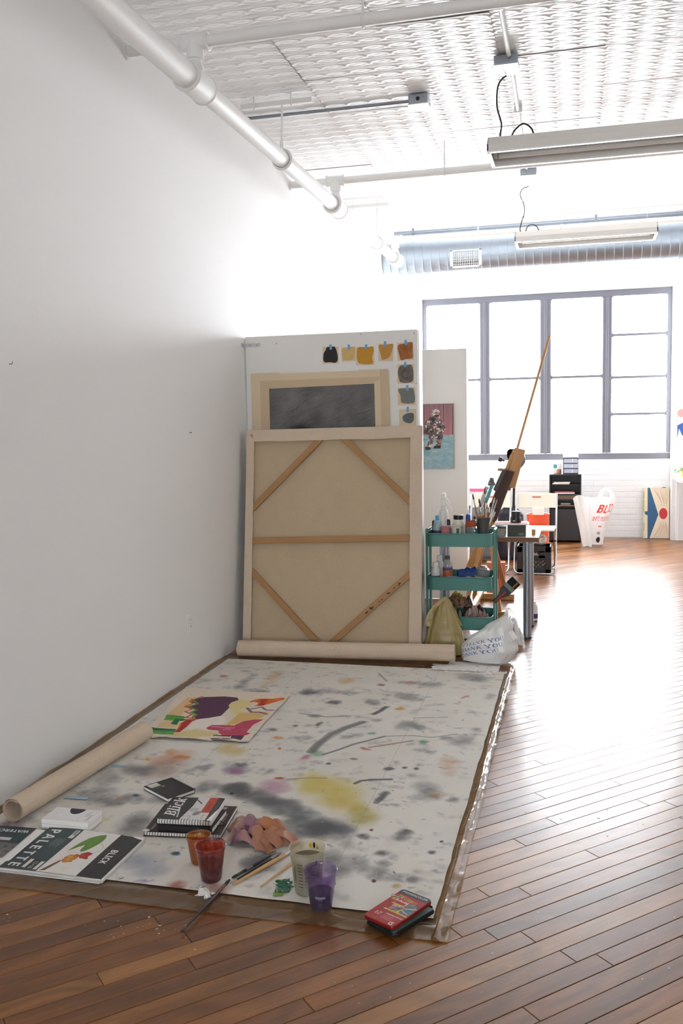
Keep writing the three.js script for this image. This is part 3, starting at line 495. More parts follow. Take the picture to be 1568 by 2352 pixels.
// dye and paint marks on the drop cloth and on the loose painting, in metres on the floor
const STAINS = [[0.802,-4.934,0.056,-0.011,0.015,0.051,"#5b5c5e",0.7],[0.898,-4.972,0.05,-0.01,0.01,0.037,"#8d8294",0.55],[1.019,-4.956,0.081,-0.001,0.008,0.033,"#6f6f70",0.6],[1.0,-4.765,0.037,-0.007,0.008,0.031,"#5b5c5e",0.7],[1.475,-4.458,0.059,-0.012,0.012,0.064,"#6f6f70",0.5],[1.374,-4.948,0.07,0.025,0.008,0.064,"#6f6f70",0.45],[1.214,-4.806,0.037,-0.007,0.011,0.051,"#6f6f70",0.5],[1.359,-5.221,0.105,-0.0,0.005,0.032,"#6f6f70",0.55],[1.596,-4.243,0.023,-0.005,0.003,0.016,"#4f8f6a",0.6],[1.315,-4.306,0.024,-0.005,0.003,0.014,"#5b8f70",0.5],[1.383,-4.726,0.023,-0.004,0.005,0.026,"#c59245",0.7],[0.874,-4.151,0.024,-0.005,0.007,0.021,"#c9905a",0.6],[1.336,-4.087,0.03,0.01,0.002,0.013,"#a8503a",0.6],[0.928,-4.012,0.006,-0.001,0.005,0.015,"#d06a35",0.9],[1.696,-4.311,0.037,-0.008,0.004,0.027,"#6f6f70",0.4],[1.774,-4.298,0.055,-0.011,0.008,0.067,"#6f6f70",0.4],[1.526,-3.569,0.01,-0.053,0.012,0.018,"#5b5c5e",0.6],[1.054,-3.564,0.062,-0.013,0.02,0.059,"#b98aa0",0.6],[1.283,-3.58,0.132,0.026,0.025,0.125,"#cdb65a",0.6],[1.194,-3.647,0.058,-0.012,0.03,0.101,"#cdb65a",0.45],[1.487,-3.368,0.064,-0.014,0.02,0.085,"#a89a50",0.6],[1.378,-3.478,0.106,0.057,0.009,0.089,"#c4ae57",0.45],[1.018,-3.442,0.099,0.017,0.02,0.07,"#5b5c5e",0.65],[1.146,-3.39,0.107,0.036,0.016,0.074,"#5b5c5e",0.7],[1.292,-3.29,0.12,0.059,0.01,0.078,"#5b5c5e",0.75],[1.412,-3.227,0.081,0.027,0.009,0.063,"#5b5c5e",0.7],[1.295,-3.202,0.092,-0.002,0.019,0.072,"#5b5c5e",0.6],[1.387,-3.205,0.08,-0.017,0.017,0.06,"#5b5c5e",0.55],[0.893,-3.519,0.062,-0.013,0.021,0.054,"#5b5c5e",0.65],[0.82,-3.718,0.048,-0.01,0.021,0.054,"#7d7286",0.6],[0.833,-3.697,0.026,-0.005,0.012,0.032,"#a05a78",0.4],[0.821,-3.778,0.031,-0.006,0.007,0.018,"#5b5c5e",0.6],[1.677,-3.233,0.02,-0.04,0.014,0.029,"#5b5c5e",0.6],[1.629,-3.071,0.027,-0.006,0.004,0.017,"#5b5c5e",0.6],[1.537,-3.187,0.025,0.008,0.002,0.019,"#5b5c5e",0.55],[1.806,-3.118,0.01,-0.002,0.002,0.013,"#5b5c5e",0.6],[1.631,-2.933,0.056,0.007,0.006,0.046,"#6f6f70",0.5],[1.565,-2.976,0.04,-0.009,0.013,0.054,"#6f6f70",0.35],[1.492,-2.931,0.053,-0.012,0.021,0.079,"#6f6f70",0.6],[1.442,-3.008,0.041,-0.009,0.016,0.056,"#6f6f70",0.4],[1.201,-2.896,0.041,-0.009,0.017,0.047,"#6f6f70",0.5],[1.718,-2.91,0.039,-0.009,0.005,0.023,"#6f6f70",0.4],[1.773,-2.902,0.023,-0.005,0.003,0.019,"#6f6f70",0.5],[1.659,-2.996,0.027,-0.006,0.004,0.021,"#6f6f70",0.4],[1.761,-3.972,0.043,-0.009,0.015,0.114,"#b58a6a",0.5],[1.703,-3.668,0.063,0.014,0.006,0.064,"#6f6f70",0.42],[1.7,-3.586,0.063,-0.013,0.005,0.029,"#6f6f70",0.4],[1.744,-3.615,0.024,-0.005,0.003,0.02,"#a07a55",0.5],[1.821,-3.587,0.023,-0.005,0.004,0.027,"#5b5c5e",0.4],[1.039,-3.659,0.017,-0.004,0.004,0.01,"#b0503f",0.5],[1.083,-3.927,0.015,-0.026,0.007,0.015,"#b05a72",0.6],[1.122,-3.991,0.038,0.009,0.008,0.034,"#7fa583",0.5],[1.494,-3.869,0.021,-0.004,0.004,0.018,"#5b5c5e",0.8],[1.56,-3.895,0.009,-0.002,0.002,0.011,"#5b5c5e",0.7],[1.614,-3.894,0.01,-0.002,0.002,0.014,"#5b5c5e",0.6],[1.212,-3.871,0.009,-0.002,0.003,0.012,"#5b5c5e",0.7],[1.729,-2.852,0.013,-0.003,0.002,0.013,"#c3a06a",0.5],[1.647,-2.868,0.005,-0.001,0.002,0.008,"#5a3238",0.9],[1.553,-3.249,0.004,-0.001,0.001,0.007,"#7a3038",0.8],[1.828,-3.209,0.004,-0.001,0.001,0.006,"#7a4038",0.8],[0.36,-5.053,0.008,-0.177,0.026,0.043,"#6f6f70",0.55],[0.491,-5.142,-0.013,-0.253,0.033,0.048,"#c4a070",0.6],[0.492,-4.894,0.068,-0.013,0.016,0.044,"#6f6f70",0.4],[0.96,-5.188,0.034,-0.032,0.017,0.055,"#c9a676",0.55],[1.342,-5.218,0.028,-0.005,0.005,0.028,"#b98088",0.5],[1.685,-5.41,0.085,0.036,0.005,0.083,"#6f6f70",0.4],[0.182,-5.15,0.022,-0.004,0.01,0.025,"#b86a58",0.6],[1.185,-5.147,0.023,-0.004,0.004,0.02,"#8a4a48",0.5],[1.698,-5.01,0.017,-0.029,0.003,0.013,"#b0605a",0.6],[0.96,-4.515,0.026,-0.005,0.007,0.025,"#6f6f70",0.4],[0.805,-4.263,0.029,-0.006,0.008,0.022,"#6f6f70",0.5],[0.995,-4.184,0.048,-0.01,0.008,0.027,"#6f6f70",0.35],[0.904,-4.344,0.014,-0.003,0.005,0.017,"#5b5c5e",0.5],[1.015,-4.397,0.008,-0.03,0.007,0.015,"#5b5c5e",0.6],[1.229,-4.245,0.053,-0.026,0.008,0.027,"#6f6f70",0.4],[1.539,-4.44,0.029,-0.006,0.006,0.035,"#6f6f70",0.35],[1.612,-4.117,0.057,0.015,0.003,0.025,"#6f6f70",0.4],[1.299,-4.517,0.03,-0.006,0.004,0.018,"#6f6f70",0.3],[0.776,-4.227,0.029,-0.006,0.006,0.017,"#9a8c9c",0.4],[1.325,-3.719,0.05,-0.01,0.003,0.011,"#a88a60",0.35],[1.564,-3.488,0.046,-0.01,0.002,0.011,"#5b5c5e",0.45],[1.822,-4.467,0.024,-0.005,0.004,0.035,"#6f6f70",0.3],[1.311,-3.953,0.016,-0.003,0.003,0.012,"#5b5c5e",0.4],[1.837,-5.037,0.032,-0.006,0.007,0.072,"#6f6f70",0.3],[1.479,-5.203,0.068,-0.013,0.009,0.055,"#6f6f70",0.3],[0.463,-3.796,0.078,-0.065,0.036,0.067,"#c08a70",0.5],[0.515,-3.812,0.036,-0.007,0.011,0.023,"#c9713a",0.6],[0.482,-3.652,0.076,-0.062,0.046,0.082,"#9a8078",0.5],[0.379,-3.607,0.079,-0.016,0.032,0.063,"#6f6f70",0.5],[0.418,-3.288,0.073,-0.015,0.027,0.05,"#6f6f70",0.55],[0.312,-3.348,0.058,-0.073,0.037,0.052,"#6f6f70",0.4],[0.631,-3.683,0.036,-0.045,0.01,0.018,"#5b5c5e",0.55],[0.771,-3.508,0.047,-0.036,0.024,0.047,"#6f6f70",0.55],[0.895,-3.513,0.062,-0.013,0.019,0.049,"#5b5c5e",0.55],[0.514,-3.329,0.049,-0.01,0.021,0.04,"#6f6f70",0.4],[0.822,-2.808,0.079,-0.017,0.039,0.077,"#8c95a3",0.5],[0.876,-2.7,0.036,-0.015,0.005,0.01,"#7a6ba0",0.5],[1.005,-2.695,0.029,-0.006,0.014,0.031,"#9a5f52",0.6],[1.144,-2.693,0.033,-0.021,0.021,0.04,"#a06a5c",0.5],[0.899,-2.908,0.014,-0.003,0.005,0.011,"#2f4a5a",0.8],[0.629,-3.106,0.003,-0.083,0.055,0.055,"#6f6f70",0.5],[0.665,-2.944,0.043,-0.009,0.038,0.071,"#6f6f70",0.35],[1.229,-2.897,0.061,-0.013,0.024,0.066,"#6f6f70",0.5],[0.16,-2.988,0.053,-0.011,0.023,0.034,"#7f5f72",0.5],[0.7,-3.963,0.065,-0.013,0.027,0.068,"#c2a55a",0.45],[1.048,-3.659,0.019,-0.004,0.003,0.01,"#b0503f",0.5],[0.507,-3.358,0.011,-0.002,0.006,0.011,"#3a5a6a",0.6],[0.365,-3.751,0.011,-0.002,0.007,0.014,"#c9a040",0.6],[0.449,-3.315,0.006,-0.001,0.004,0.007,"#c98040",0.6],[0.898,-3.461,0.006,-0.001,0.004,0.01,"#333",0.8],[0.628,-3.333,0.048,-0.01,0.017,0.036,"#6f6f70",0.35],[1.103,-3.121,0.066,-0.014,0.023,0.061,"#6f6f70",0.4],[1.082,-3.429,0.071,0.013,0.015,0.055,"#5b5c5e",0.4],[0.574,-2.876,0.05,-0.011,0.019,0.033,"#6f6f70",0.25],[0.302,-3.499,0.051,-0.011,0.028,0.05,"#6f6f70",0.3],[0.674,-3.716,0.02,-0.037,0.012,0.02,"#6f6f70",0.5],[0.49,-3.112,0.031,-0.007,0.007,0.013,"#c9b050",0.25],[0.429,-3.867,0.028,-0.006,0.016,0.034,"#c98a5a",0.4],[1.237,-2.959,0.041,-0.009,0.014,0.042,"#5b5c5e",0.4]];
const STROKES = [[[[1.093,-4.006],[1.094,-4.119],[1.125,-4.262],[1.169,-4.366],[1.237,-4.467]],0.05,"#6f6f70",0.75],[[[1.258,-4.607],[1.281,-4.672],[1.301,-4.745]],0.03,"#5b5c5e",0.8],[[[1.154,-3.977],[1.196,-4.032],[1.265,-4.14],[1.391,-4.278]],0.02,"#5b5c5e",0.6],[[[1.391,-4.278],[1.52,-4.318],[1.619,-4.309],[1.734,-4.384]],0.014,"#6f7a70",0.5],[[[1.349,-4.111],[1.416,-4.157],[1.534,-4.242]],0.022,"#9a7a68",0.6],[[[1.383,-3.676],[1.406,-3.709],[1.453,-3.732],[1.527,-3.752]],0.02,"#5b5c5e",0.85],[[[1.494,-3.473],[1.571,-3.493]],0.008,"#dcd6cc",0.9],[[[1.249,-3.703],[1.181,-3.693],[1.085,-3.656]],0.012,"#8a6a60",0.5],[[[0.863,-4.546],[1.025,-4.511],[1.143,-4.551]],0.016,"#6f6f70",0.4],[[[1.483,-4.585],[1.651,-4.632]],0.014,"#6f6f70",0.4],[[[1.521,-3.498],[1.539,-3.609]],0.03,"#5b5c5e",0.5],[[[1.563,-4.667],[1.71,-4.459]],0.012,"#d8d2c8",0.6],[[[1.12,-5.392],[1.202,-5.234]],0.02,"#6f6f70",0.4]];
const PAINT_POLYS = [["#dcb878",[[0.153,-4.668],[0.237,-4.707],[0.22,-4.615],[0.225,-4.508],[0.255,-4.351],[0.181,-4.336],[0.166,-4.455]]],["#e0cd86",[[0.44,-4.592],[0.453,-4.704],[0.52,-4.695],[0.563,-4.595],[0.522,-4.524],[0.568,-4.492],[0.699,-4.498],[0.689,-4.397],[0.583,-4.281],[0.529,-4.271],[0.565,-4.412],[0.47,-4.535]]],["#d9b270",[[0.55,-4.469],[0.699,-4.518],[0.698,-4.409],[0.615,-4.316],[0.553,-4.275]]],["#dac787",[[0.322,-4.067],[0.414,-4.174],[0.559,-4.149],[0.572,-4.117],[0.483,-4.047],[0.359,-4.056]]],["#e3bf86",[[0.237,-4.288],[0.305,-4.331],[0.312,-4.227],[0.298,-4.187],[0.212,-4.161],[0.201,-4.224]]],["#efe7dd",[[0.364,-4.333],[0.471,-4.413],[0.539,-4.31],[0.485,-4.188],[0.419,-4.193],[0.396,-4.171],[0.371,-4.184]]],["#55304c",[[0.194,-4.643],[0.237,-4.707],[0.353,-4.741],[0.434,-4.734],[0.457,-4.694],[0.433,-4.645],[0.437,-4.592],[0.456,-4.553],[0.46,-4.492],[0.465,-4.412],[0.412,-4.362],[0.358,-4.332],[0.309,-4.381],[0.326,-4.405],[0.274,-4.445],[0.294,-4.48],[0.223,-4.529],[0.255,-4.567],[0.207,-4.612]]],["#5aa246",[[0.171,-4.364],[0.276,-4.365],[0.302,-4.292],[0.196,-4.276]]],["#1f6b4f",[[0.246,-4.313],[0.309,-4.322],[0.305,-4.302],[0.278,-4.287],[0.292,-4.227],[0.253,-4.234]]],["#57a044",[[0.178,-4.149],[0.318,-4.164],[0.344,-4.074],[0.187,-4.066]]],["#1f6a45",[[0.176,-4.154],[0.32,-4.161],[0.327,-4.131],[0.191,-4.117]]],["#b02a22",[[0.364,-4.333],[0.309,-4.322],[0.304,-4.245],[0.325,-4.156],[0.327,-4.103],[0.358,-4.127],[0.356,-4.217],[0.349,-4.292]]],["#d0762a",[[0.3,-4.253],[0.325,-4.156],[0.327,-4.099],[0.338,-4.114],[0.329,-4.175],[0.314,-4.237]]],["#dd6a1e",[[0.531,-4.653],[0.533,-4.697],[0.565,-4.743],[0.639,-4.751],[0.691,-4.784],[0.716,-4.75],[0.664,-4.679],[0.624,-4.618],[0.581,-4.603],[0.591,-4.632],[0.586,-4.664],[0.553,-4.679]]],["#c3351f",[[0.571,-4.727],[0.617,-4.736],[0.633,-4.63],[0.604,-4.614],[0.596,-4.677]]],["#bb455f",[[0.463,-4.211],[0.475,-4.26],[0.523,-4.269],[0.592,-4.274],[0.617,-4.345],[0.662,-4.382],[0.717,-4.384],[0.691,-4.303],[0.692,-4.212],[0.699,-4.177],[0.725,-4.165],[0.708,-4.136],[0.59,-4.12],[0.559,-4.149],[0.545,-4.182],[0.485,-4.188]]],["#4a2340",[[0.636,-4.13],[0.703,-4.134],[0.709,-4.068],[0.652,-4.073]]],["#4a2340",[[0.54,-4.11],[0.636,-4.13],[0.636,-4.112],[0.556,-4.096]]],["#4a2340",[[0.55,-4.057],[0.647,-4.085],[0.655,-4.065],[0.565,-4.043]]]];
const PAINT_LINES = [["#5f8f3a",0.016,[[0.189,-4.653],[0.256,-4.582],[0.225,-4.525],[0.294,-4.48],[0.279,-4.436],[0.328,-4.401],[0.326,-4.345]]],["#c8503a",0.012,[[0.226,-4.716],[0.19,-4.62],[0.227,-4.583],[0.204,-4.525],[0.264,-4.484],[0.243,-4.439],[0.301,-4.4],[0.288,-4.347],[0.364,-4.333]]],["#8a6a80",0.018,[[0.558,-4.563],[0.605,-4.5],[0.649,-4.508],[0.701,-4.474]]],["#93738a",0.016,[[0.586,-4.553],[0.631,-4.598],[0.667,-4.553],[0.717,-4.542]]],["#d98aa0",0.012,[[0.485,-4.234],[0.537,-4.235],[0.606,-4.24]]],["#d98aa0",0.01,[[0.562,-4.204],[0.575,-4.221],[0.596,-4.214]]]];
// ---------- drop cloth on its plastic sheet and the things lying there ----------
const FY = 0.007;                                       // height on which the things on the cloth stand
M.film = phys('#c9ad82', 0.16, { transmission: 0.86, thickness: 0, ior: 1.46 });
M.paper = std('#f1efea', 0.8);
{
  const s = thing('plastic_sheet', 'clear plastic sheet under the drop cloth, crinkled along its edges', 'plastic sheet', [0, 0, 0]);
  // crinkled borders; the middle lies hidden under the cloth
  const strip = (f) => f;
  const yw = (a, b, amp) => 0.0022 + amp * Math.max(0, fbm(a, b, 3, 3) + 0.15);
  mk('film_edge', grid(14, 220, (u, v) => { const z = -2.56 - v * 3.08, x = 1.84 + u * 0.098 + 0.006 * fbm(v * 9, 5) * u; const ridge = Math.exp(-Math.pow((u - 0.66 - 0.1 * fbm(v * 5, 2)) / 0.1, 2)) * (0.011 + 0.009 * fbm(v * 22, 8)), on = Math.min(1, Math.max(0, (u - 0.42) * 8)); return [x, 0.0012 + on * (yw(u * 3, v * 60, 0.005) + Math.max(0, ridge)), z]; }), M.film, s);
  mk('film_edge', grid(180, 10, (u, v) => { const x = 0.02 + u * 1.91, z = -2.56 - v * 0.15 + 0.012 * fbm(u * 4, 9) * (1 - v); const ridge = Math.exp(-Math.pow((v - 0.4 - 0.2 * fbm(u * 4, 2)) / 0.14, 2)) * (0.006 + 0.005 * fbm(u * 16, 8)), on = Math.min(1, Math.max(0, (0.74 - v) * 8)); return [x, 0.0012 + on * (yw(u * 45, v * 4, 0.004) + Math.max(0, ridge)), z]; }), M.film, s);
  mk('film_edge', grid(8, 160, (u, v) => { const z = -2.6 - v * 3.02; return [0.004 + u * 0.085, yw(u * 3, v * 50, 0.003) + 0.018 * Math.pow(Math.max(0, 1 - u * 3.2), 2) * (0.5 + 0.5 * fbm(v * 14, 4)), z]; }), M.film, s);
  mk('film_edge', grid(120, 6, (u, v) => { const x = 0.02 + u * 1.91, z = -5.53 - v * 0.11; return [x, yw(u * 40, v * 3, 0.003), z]; }), M.film, s);
  // packing tape down the long edge
}
{
  const W = 1300, H = 2048, X0 = 0.05, Z0 = -5.56, SX = W / 1.83, SZ = H / 2.88;
  const tex = canvasTex(W, H, (c) => {
    c.fillStyle = '#dedad1'; c.fillRect(0, 0, W, H); const r = rng(21);
    for (let i = 0; i < 1500; i++) { const x = r() * W, y = r() * H, s = 15 + r() * 90, g = c.createRadialGradient(x, y, 0, x, y, s), v = ['232,228,220', '206,200,190', '222,214,200', '212,210,208'][Math.floor(r() * 4)]; g.addColorStop(0, `rgba(${v},0.16)`); g.addColorStop(1, `rgba(${v},0)`); c.fillStyle = g; c.fillRect(x - s, y - s, 2 * s, 2 * s); }
    for (let i = 0; i < 520; i++) { const x = r() * W, y = r() * H, l = 20 + r() * r() * 120, n = 6 + Math.floor(r() * 8), a = (r() - 0.5) * 1.2 + (r() > 0.7 ? 1.4 : 0), col = ['#77777a', '#6a6b6e', '#8a8580', '#77777a', '#9a8f86', '#7f7a88'][Math.floor(r() * 6)]; for (let k = 0; k < n; k++) { const t = r() - 0.5, X = x + Math.cos(a) * l * t + (r() - 0.5) * l * 0.3, Y = y + Math.sin(a) * l * t + (r() - 0.5) * l * 0.3, s = 4 + r() * l * 0.22, g = c.createRadialGradient(X, Y, 0, X, Y, s); g.addColorStop(0, col + '26'); g.addColorStop(1, col + '00'); c.fillStyle = g; c.fillRect(X - s, Y - s, 2 * s, 2 * s); } }
    const dab = (cx, cz, ax, az, bx_, bz, col, al) => {   // a stain soaks in as many overlapping soft spots inside its ellipse
      const n = 46, R = Math.hypot(ax * SX, az * SZ), Q = Math.hypot(bx_ * SX, bz * SZ), s0 = Math.min(R, Q) * 0.55 + 2;
      for (let i = 0; i < n; i++) {
        const t = r() * 6.283, k = Math.sqrt(r()) * (0.75 + 0.45 * r()), u = Math.cos(t) * k, v = Math.sin(t) * k;
        const x = (cx - X0 + ax * u + bx_ * v) * SX, y = (cz - Z0 + az * u + bz * v) * SZ, s = s0 * (0.5 + r());
        const g = c.createRadialGradient(x, y, 0, x, y, s), h = Math.round(al * 42).toString(16).padStart(2, '0');
        g.addColorStop(0, col + h); g.addColorStop(0.6, col + h); g.addColorStop(1, col + '00'); c.fillStyle = g; c.fillRect(x - s, y - s, 2 * s, 2 * s);
      }
    };
    STAINS.forEach((q) => dab(...q.slice(0, 6), q[6].length === 4 ? '#333333' : q[6], q[7]));
    c.lineCap = c.lineJoin = 'round';
    STROKES.forEach(([pts, w, col, al]) => { for (let k = 0; k < 7; k++) { c.strokeStyle = col; c.globalAlpha = al * 0.3; c.lineWidth = w * SX * (0.25 + 0.75 * r()); c.beginPath(); pts.forEach(([x, z], i) => { const X = (x - X0) * SX + (r() - 0.5) * w * SX * 0.5, Y = (z - Z0) * SZ + (r() - 0.5) * w * SZ * 0.4; i ? c.lineTo(X, Y) : c.moveTo(X, Y); }); c.stroke(); } c.globalAlpha = 1; });
    for (let i = 0; i < 520; i++) { const x = r() * W, y = r() * H, s = 0.8 + r() * r() * 3.4; c.fillStyle = ['#5d5c5e', '#77706c', '#a2603e', '#4d5a55', '#98896a', '#6a5a66', '#d6d1c8'][Math.floor(r() * 7)]; c.globalAlpha = 0.2 + 0.55 * r(); c.beginPath(); c.ellipse(x, y, s * (1 + r() * 2), s * (0.6 + r() * 0.6), r() * 3.1, 0, 7); c.fill(); }
    c.globalAlpha = 1; c.strokeStyle = 'rgba(150,142,130,0.45)'; c.lineWidth = 2; for (const x of [0.31, 0.78]) { c.beginPath(); c.moveTo(W * x, 0); c.lineTo(W * (x + 0.01), H); c.stroke(); }
    for (let i = 0; i < 30; i++) { c.strokeStyle = 'rgba(225,220,212,0.25)'; c.lineWidth = 1 + 2 * r(); const x = r() * W, y = r() * H; c.beginPath(); c.moveTo(x, y); c.lineTo(x + 160 * (r() - 0.5), y + 160 * (r() - 0.5)); c.stroke(); }
  });
  const g = grid(90, 140, (u, v) => { const x = X0 + u * 1.83, z = -2.68 - v * 2.88; const e = Math.min(1, 14 * Math.min(u, 1 - u, v, 1 - v)); return [x + (u < 0.001 || u > 0.999 ? 0.004 * fbm(v * 30, 3) : 0), 0.0046 + 0.0018 * e * fbm(u * 7, v * 11) , z + (v < 0.001 || v > 0.999 ? 0.004 * fbm(u * 22, 7) : 0)]; });
  const clothBump = weave.clone(); clothBump.repeat.set(7, 11); clothBump.needsUpdate = true;
  one('drop_cloth', 'paint-stained canvas drop cloth spread on the floor along the wall', 'drop cloth', g, std('#ffffff', 0.93, { map: tex, bumpMap: clothBump, bumpScale: 0.0005 }));
}
// rolled canvas
function rollGeo(len, r, turns, seed) {                 // spiral sheet about the x axis, from x = 0 to len
  const N = 110, th = 0.0016;
  const f = (u, v, off) => { const a = v * turns * 6.283 + 0.9, R = r - 0.0042 * v * turns + off + 0.0012 * fbm(u * 7, a * 0.6, seed); const wob = 0.004 * fbm(v * 6, seed) * (u < 0.02 || u > 0.98 ? 1 : 0); return [u * len + wob, R * Math.cos(a), R * Math.sin(a)]; };
  return uvBox(join([grid(30, N, (u, v) => f(u, v, 0)), grid(30, N, (u, v) => f(1 - u, v, -th)), grid(1, N, (u, v) => f(0, v, -u * th)), grid(1, N, (u, v) => f(1, v, (u - 1) * th)), grid(30, 1, (u, v) => f(u, 0, -v * th))]), 3);
}
{
  const a = one('canvas_roll', 'long roll of raw canvas lying before the stretched canvas', 'canvas roll', rollGeo(1.455, 0.056, 3.4, 3), M.linen, [0.1, 0.062, -5.635]); a.rotation.set(0.4, 0.035, 0);
  const b = one('canvas_roll', 'shorter roll of raw canvas lying along the wall beside the white box', 'canvas roll', rollGeo(0.97, 0.05, 2.6, 9), M.linen, [0.155, FY + 0.05, -3.01]); b.rotation.set(2.2, Math.PI / 2 - 0.085, 0, 'YXZ');
}
M.paleTape = std('#9dbdd0', 0.7);
{ // blue tape pieces sticking out from under the roll, and on the far roll
  const t1 = new RoundedBoxGeometry(0.105, 0.0015, 0.02, 1, 0.0005), t2 = new RoundedBoxGeometry(0.07, 0.0015, 0.018, 1, 0.0005);
  one('tape_strip', 'pale blue tape strip under the wall roll, nearer the white box', 'tape', t1, M.paleTape, [0.273, FY + 0.0008, -3.275], 0.05);
  one('tape_strip', 'pale blue tape strip under the wall roll, farther from the white box', 'tape', t2, M.paleTape, [0.272, FY + 0.0008, -3.645], 0.1);
}
{ // loose painting
  const X0 = 0.03, X1 = 0.79, Z0 = -4.9, Z1 = -3.97, W = 900, H = Math.round(900 * (Z1 - Z0) / (X1 - X0));
  const S = W / (X1 - X0);
  const tex = canvasTex(W, H, (c) => {
    c.fillStyle = '#e3d5c3'; c.fillRect(0, 0, W, H); c.lineJoin = c.lineCap = 'round'; const r = rng(12);
    const path = (pts) => { c.beginPath(); pts.forEach(([x, z], i) => { const X = (x - X0) * S, Y = (z - Z0) * S; i ? c.lineTo(X, Y) : c.moveTo(X, Y); }); };
    PAINT_POLYS.forEach(([col, pts], n) => {
      if (n < 6) { for (let k = 0; k < 5; k++) { c.globalAlpha = 0.32; c.fillStyle = col; c.save(); c.translate((r() - 0.5) * 26, (r() - 0.5) * 26); path(pts); c.closePath(); c.fill(); c.restore(); } c.globalAlpha = 1; return; }
      c.fillStyle = col; path(pts); c.closePath(); c.fill();
      c.save(); path(pts); c.closePath(); c.clip(); for (let k = 0; k < 40; k++) { const p = pts[Math.floor(r() * pts.length)]; c.strokeStyle = r() > 0.5 ? 'rgba(255,240,230,0.10)' : 'rgba(0,0,0,0.10)'; c.lineWidth = 4 + 14 * r(); c.beginPath(); const x = (p[0] - X0) * S + (r() - 0.5) * 120, y = (p[1] - Z0) * S + (r() - 0.5) * 90; c.moveTo(x, y); c.lineTo(x + 110 * (r() - 0.3), y + 30 * (r() - 0.5)); c.stroke(); } c.restore();
    });
    PAINT_LINES.forEach(([col, w, pts]) => { c.strokeStyle = col; c.lineWidth = w * S; path(pts); c.stroke(); });
    for (let k = 0; k < 160; k++) { c.fillStyle = 'rgba(120,100,80,0.05)'; c.fillRect(r() * W, r() * H, 30 * r(), 30 * r()); }
  });
  const q = [[0.197, -4.003], [0.755, -4.046], [0.719, -4.838], [0.059, -4.86]];
  const g = grid(48, 48, (u, v) => { const e = Math.max(Math.abs(u - 0.5), Math.abs(v - 0.5)) * 2; const x = (q[0][0] * (1 - u) + q[1][0] * u) * (1 - v) + (q[3][0] * (1 - u) + q[2][0] * u) * v, z = (q[0][1] * (1 - u) + q[1][1] * u) * (1 - v) + (q[3][1] * (1 - u) + q[2][1] * u) * v; const k = Math.pow(e, 6); return [x + 0.006 * k * fbm(v * 12, u * 12, 3), FY + 0.0015 + 0.016 * k * (0.5 + 0.9 * fbm(u * 8 + 3, v * 8)) * (v < 0.5 || u > 0.8 ? 1 : 0.4), z + 0.006 * k * fbm(u * 12, v * 12, 6)]; });
  const p = g.attributes.position, uv = g.attributes.uv; for (let i = 0; i < p.count; i++) uv.setXY(i, (p.getX(i) - X0) / (X1 - X0), 1 - (p.getZ(i) - Z0) / (Z1 - Z0));
  for (let i = 0; i < p.count; i++) p.setY(i, Math.max(p.getY(i), FY + 0.0006));
  one('loose_painting', 'unstretched colourful abstract painting lying flat on the drop cloth', 'painting', g, std('#ffffff', 0.75, { map: tex }));
}
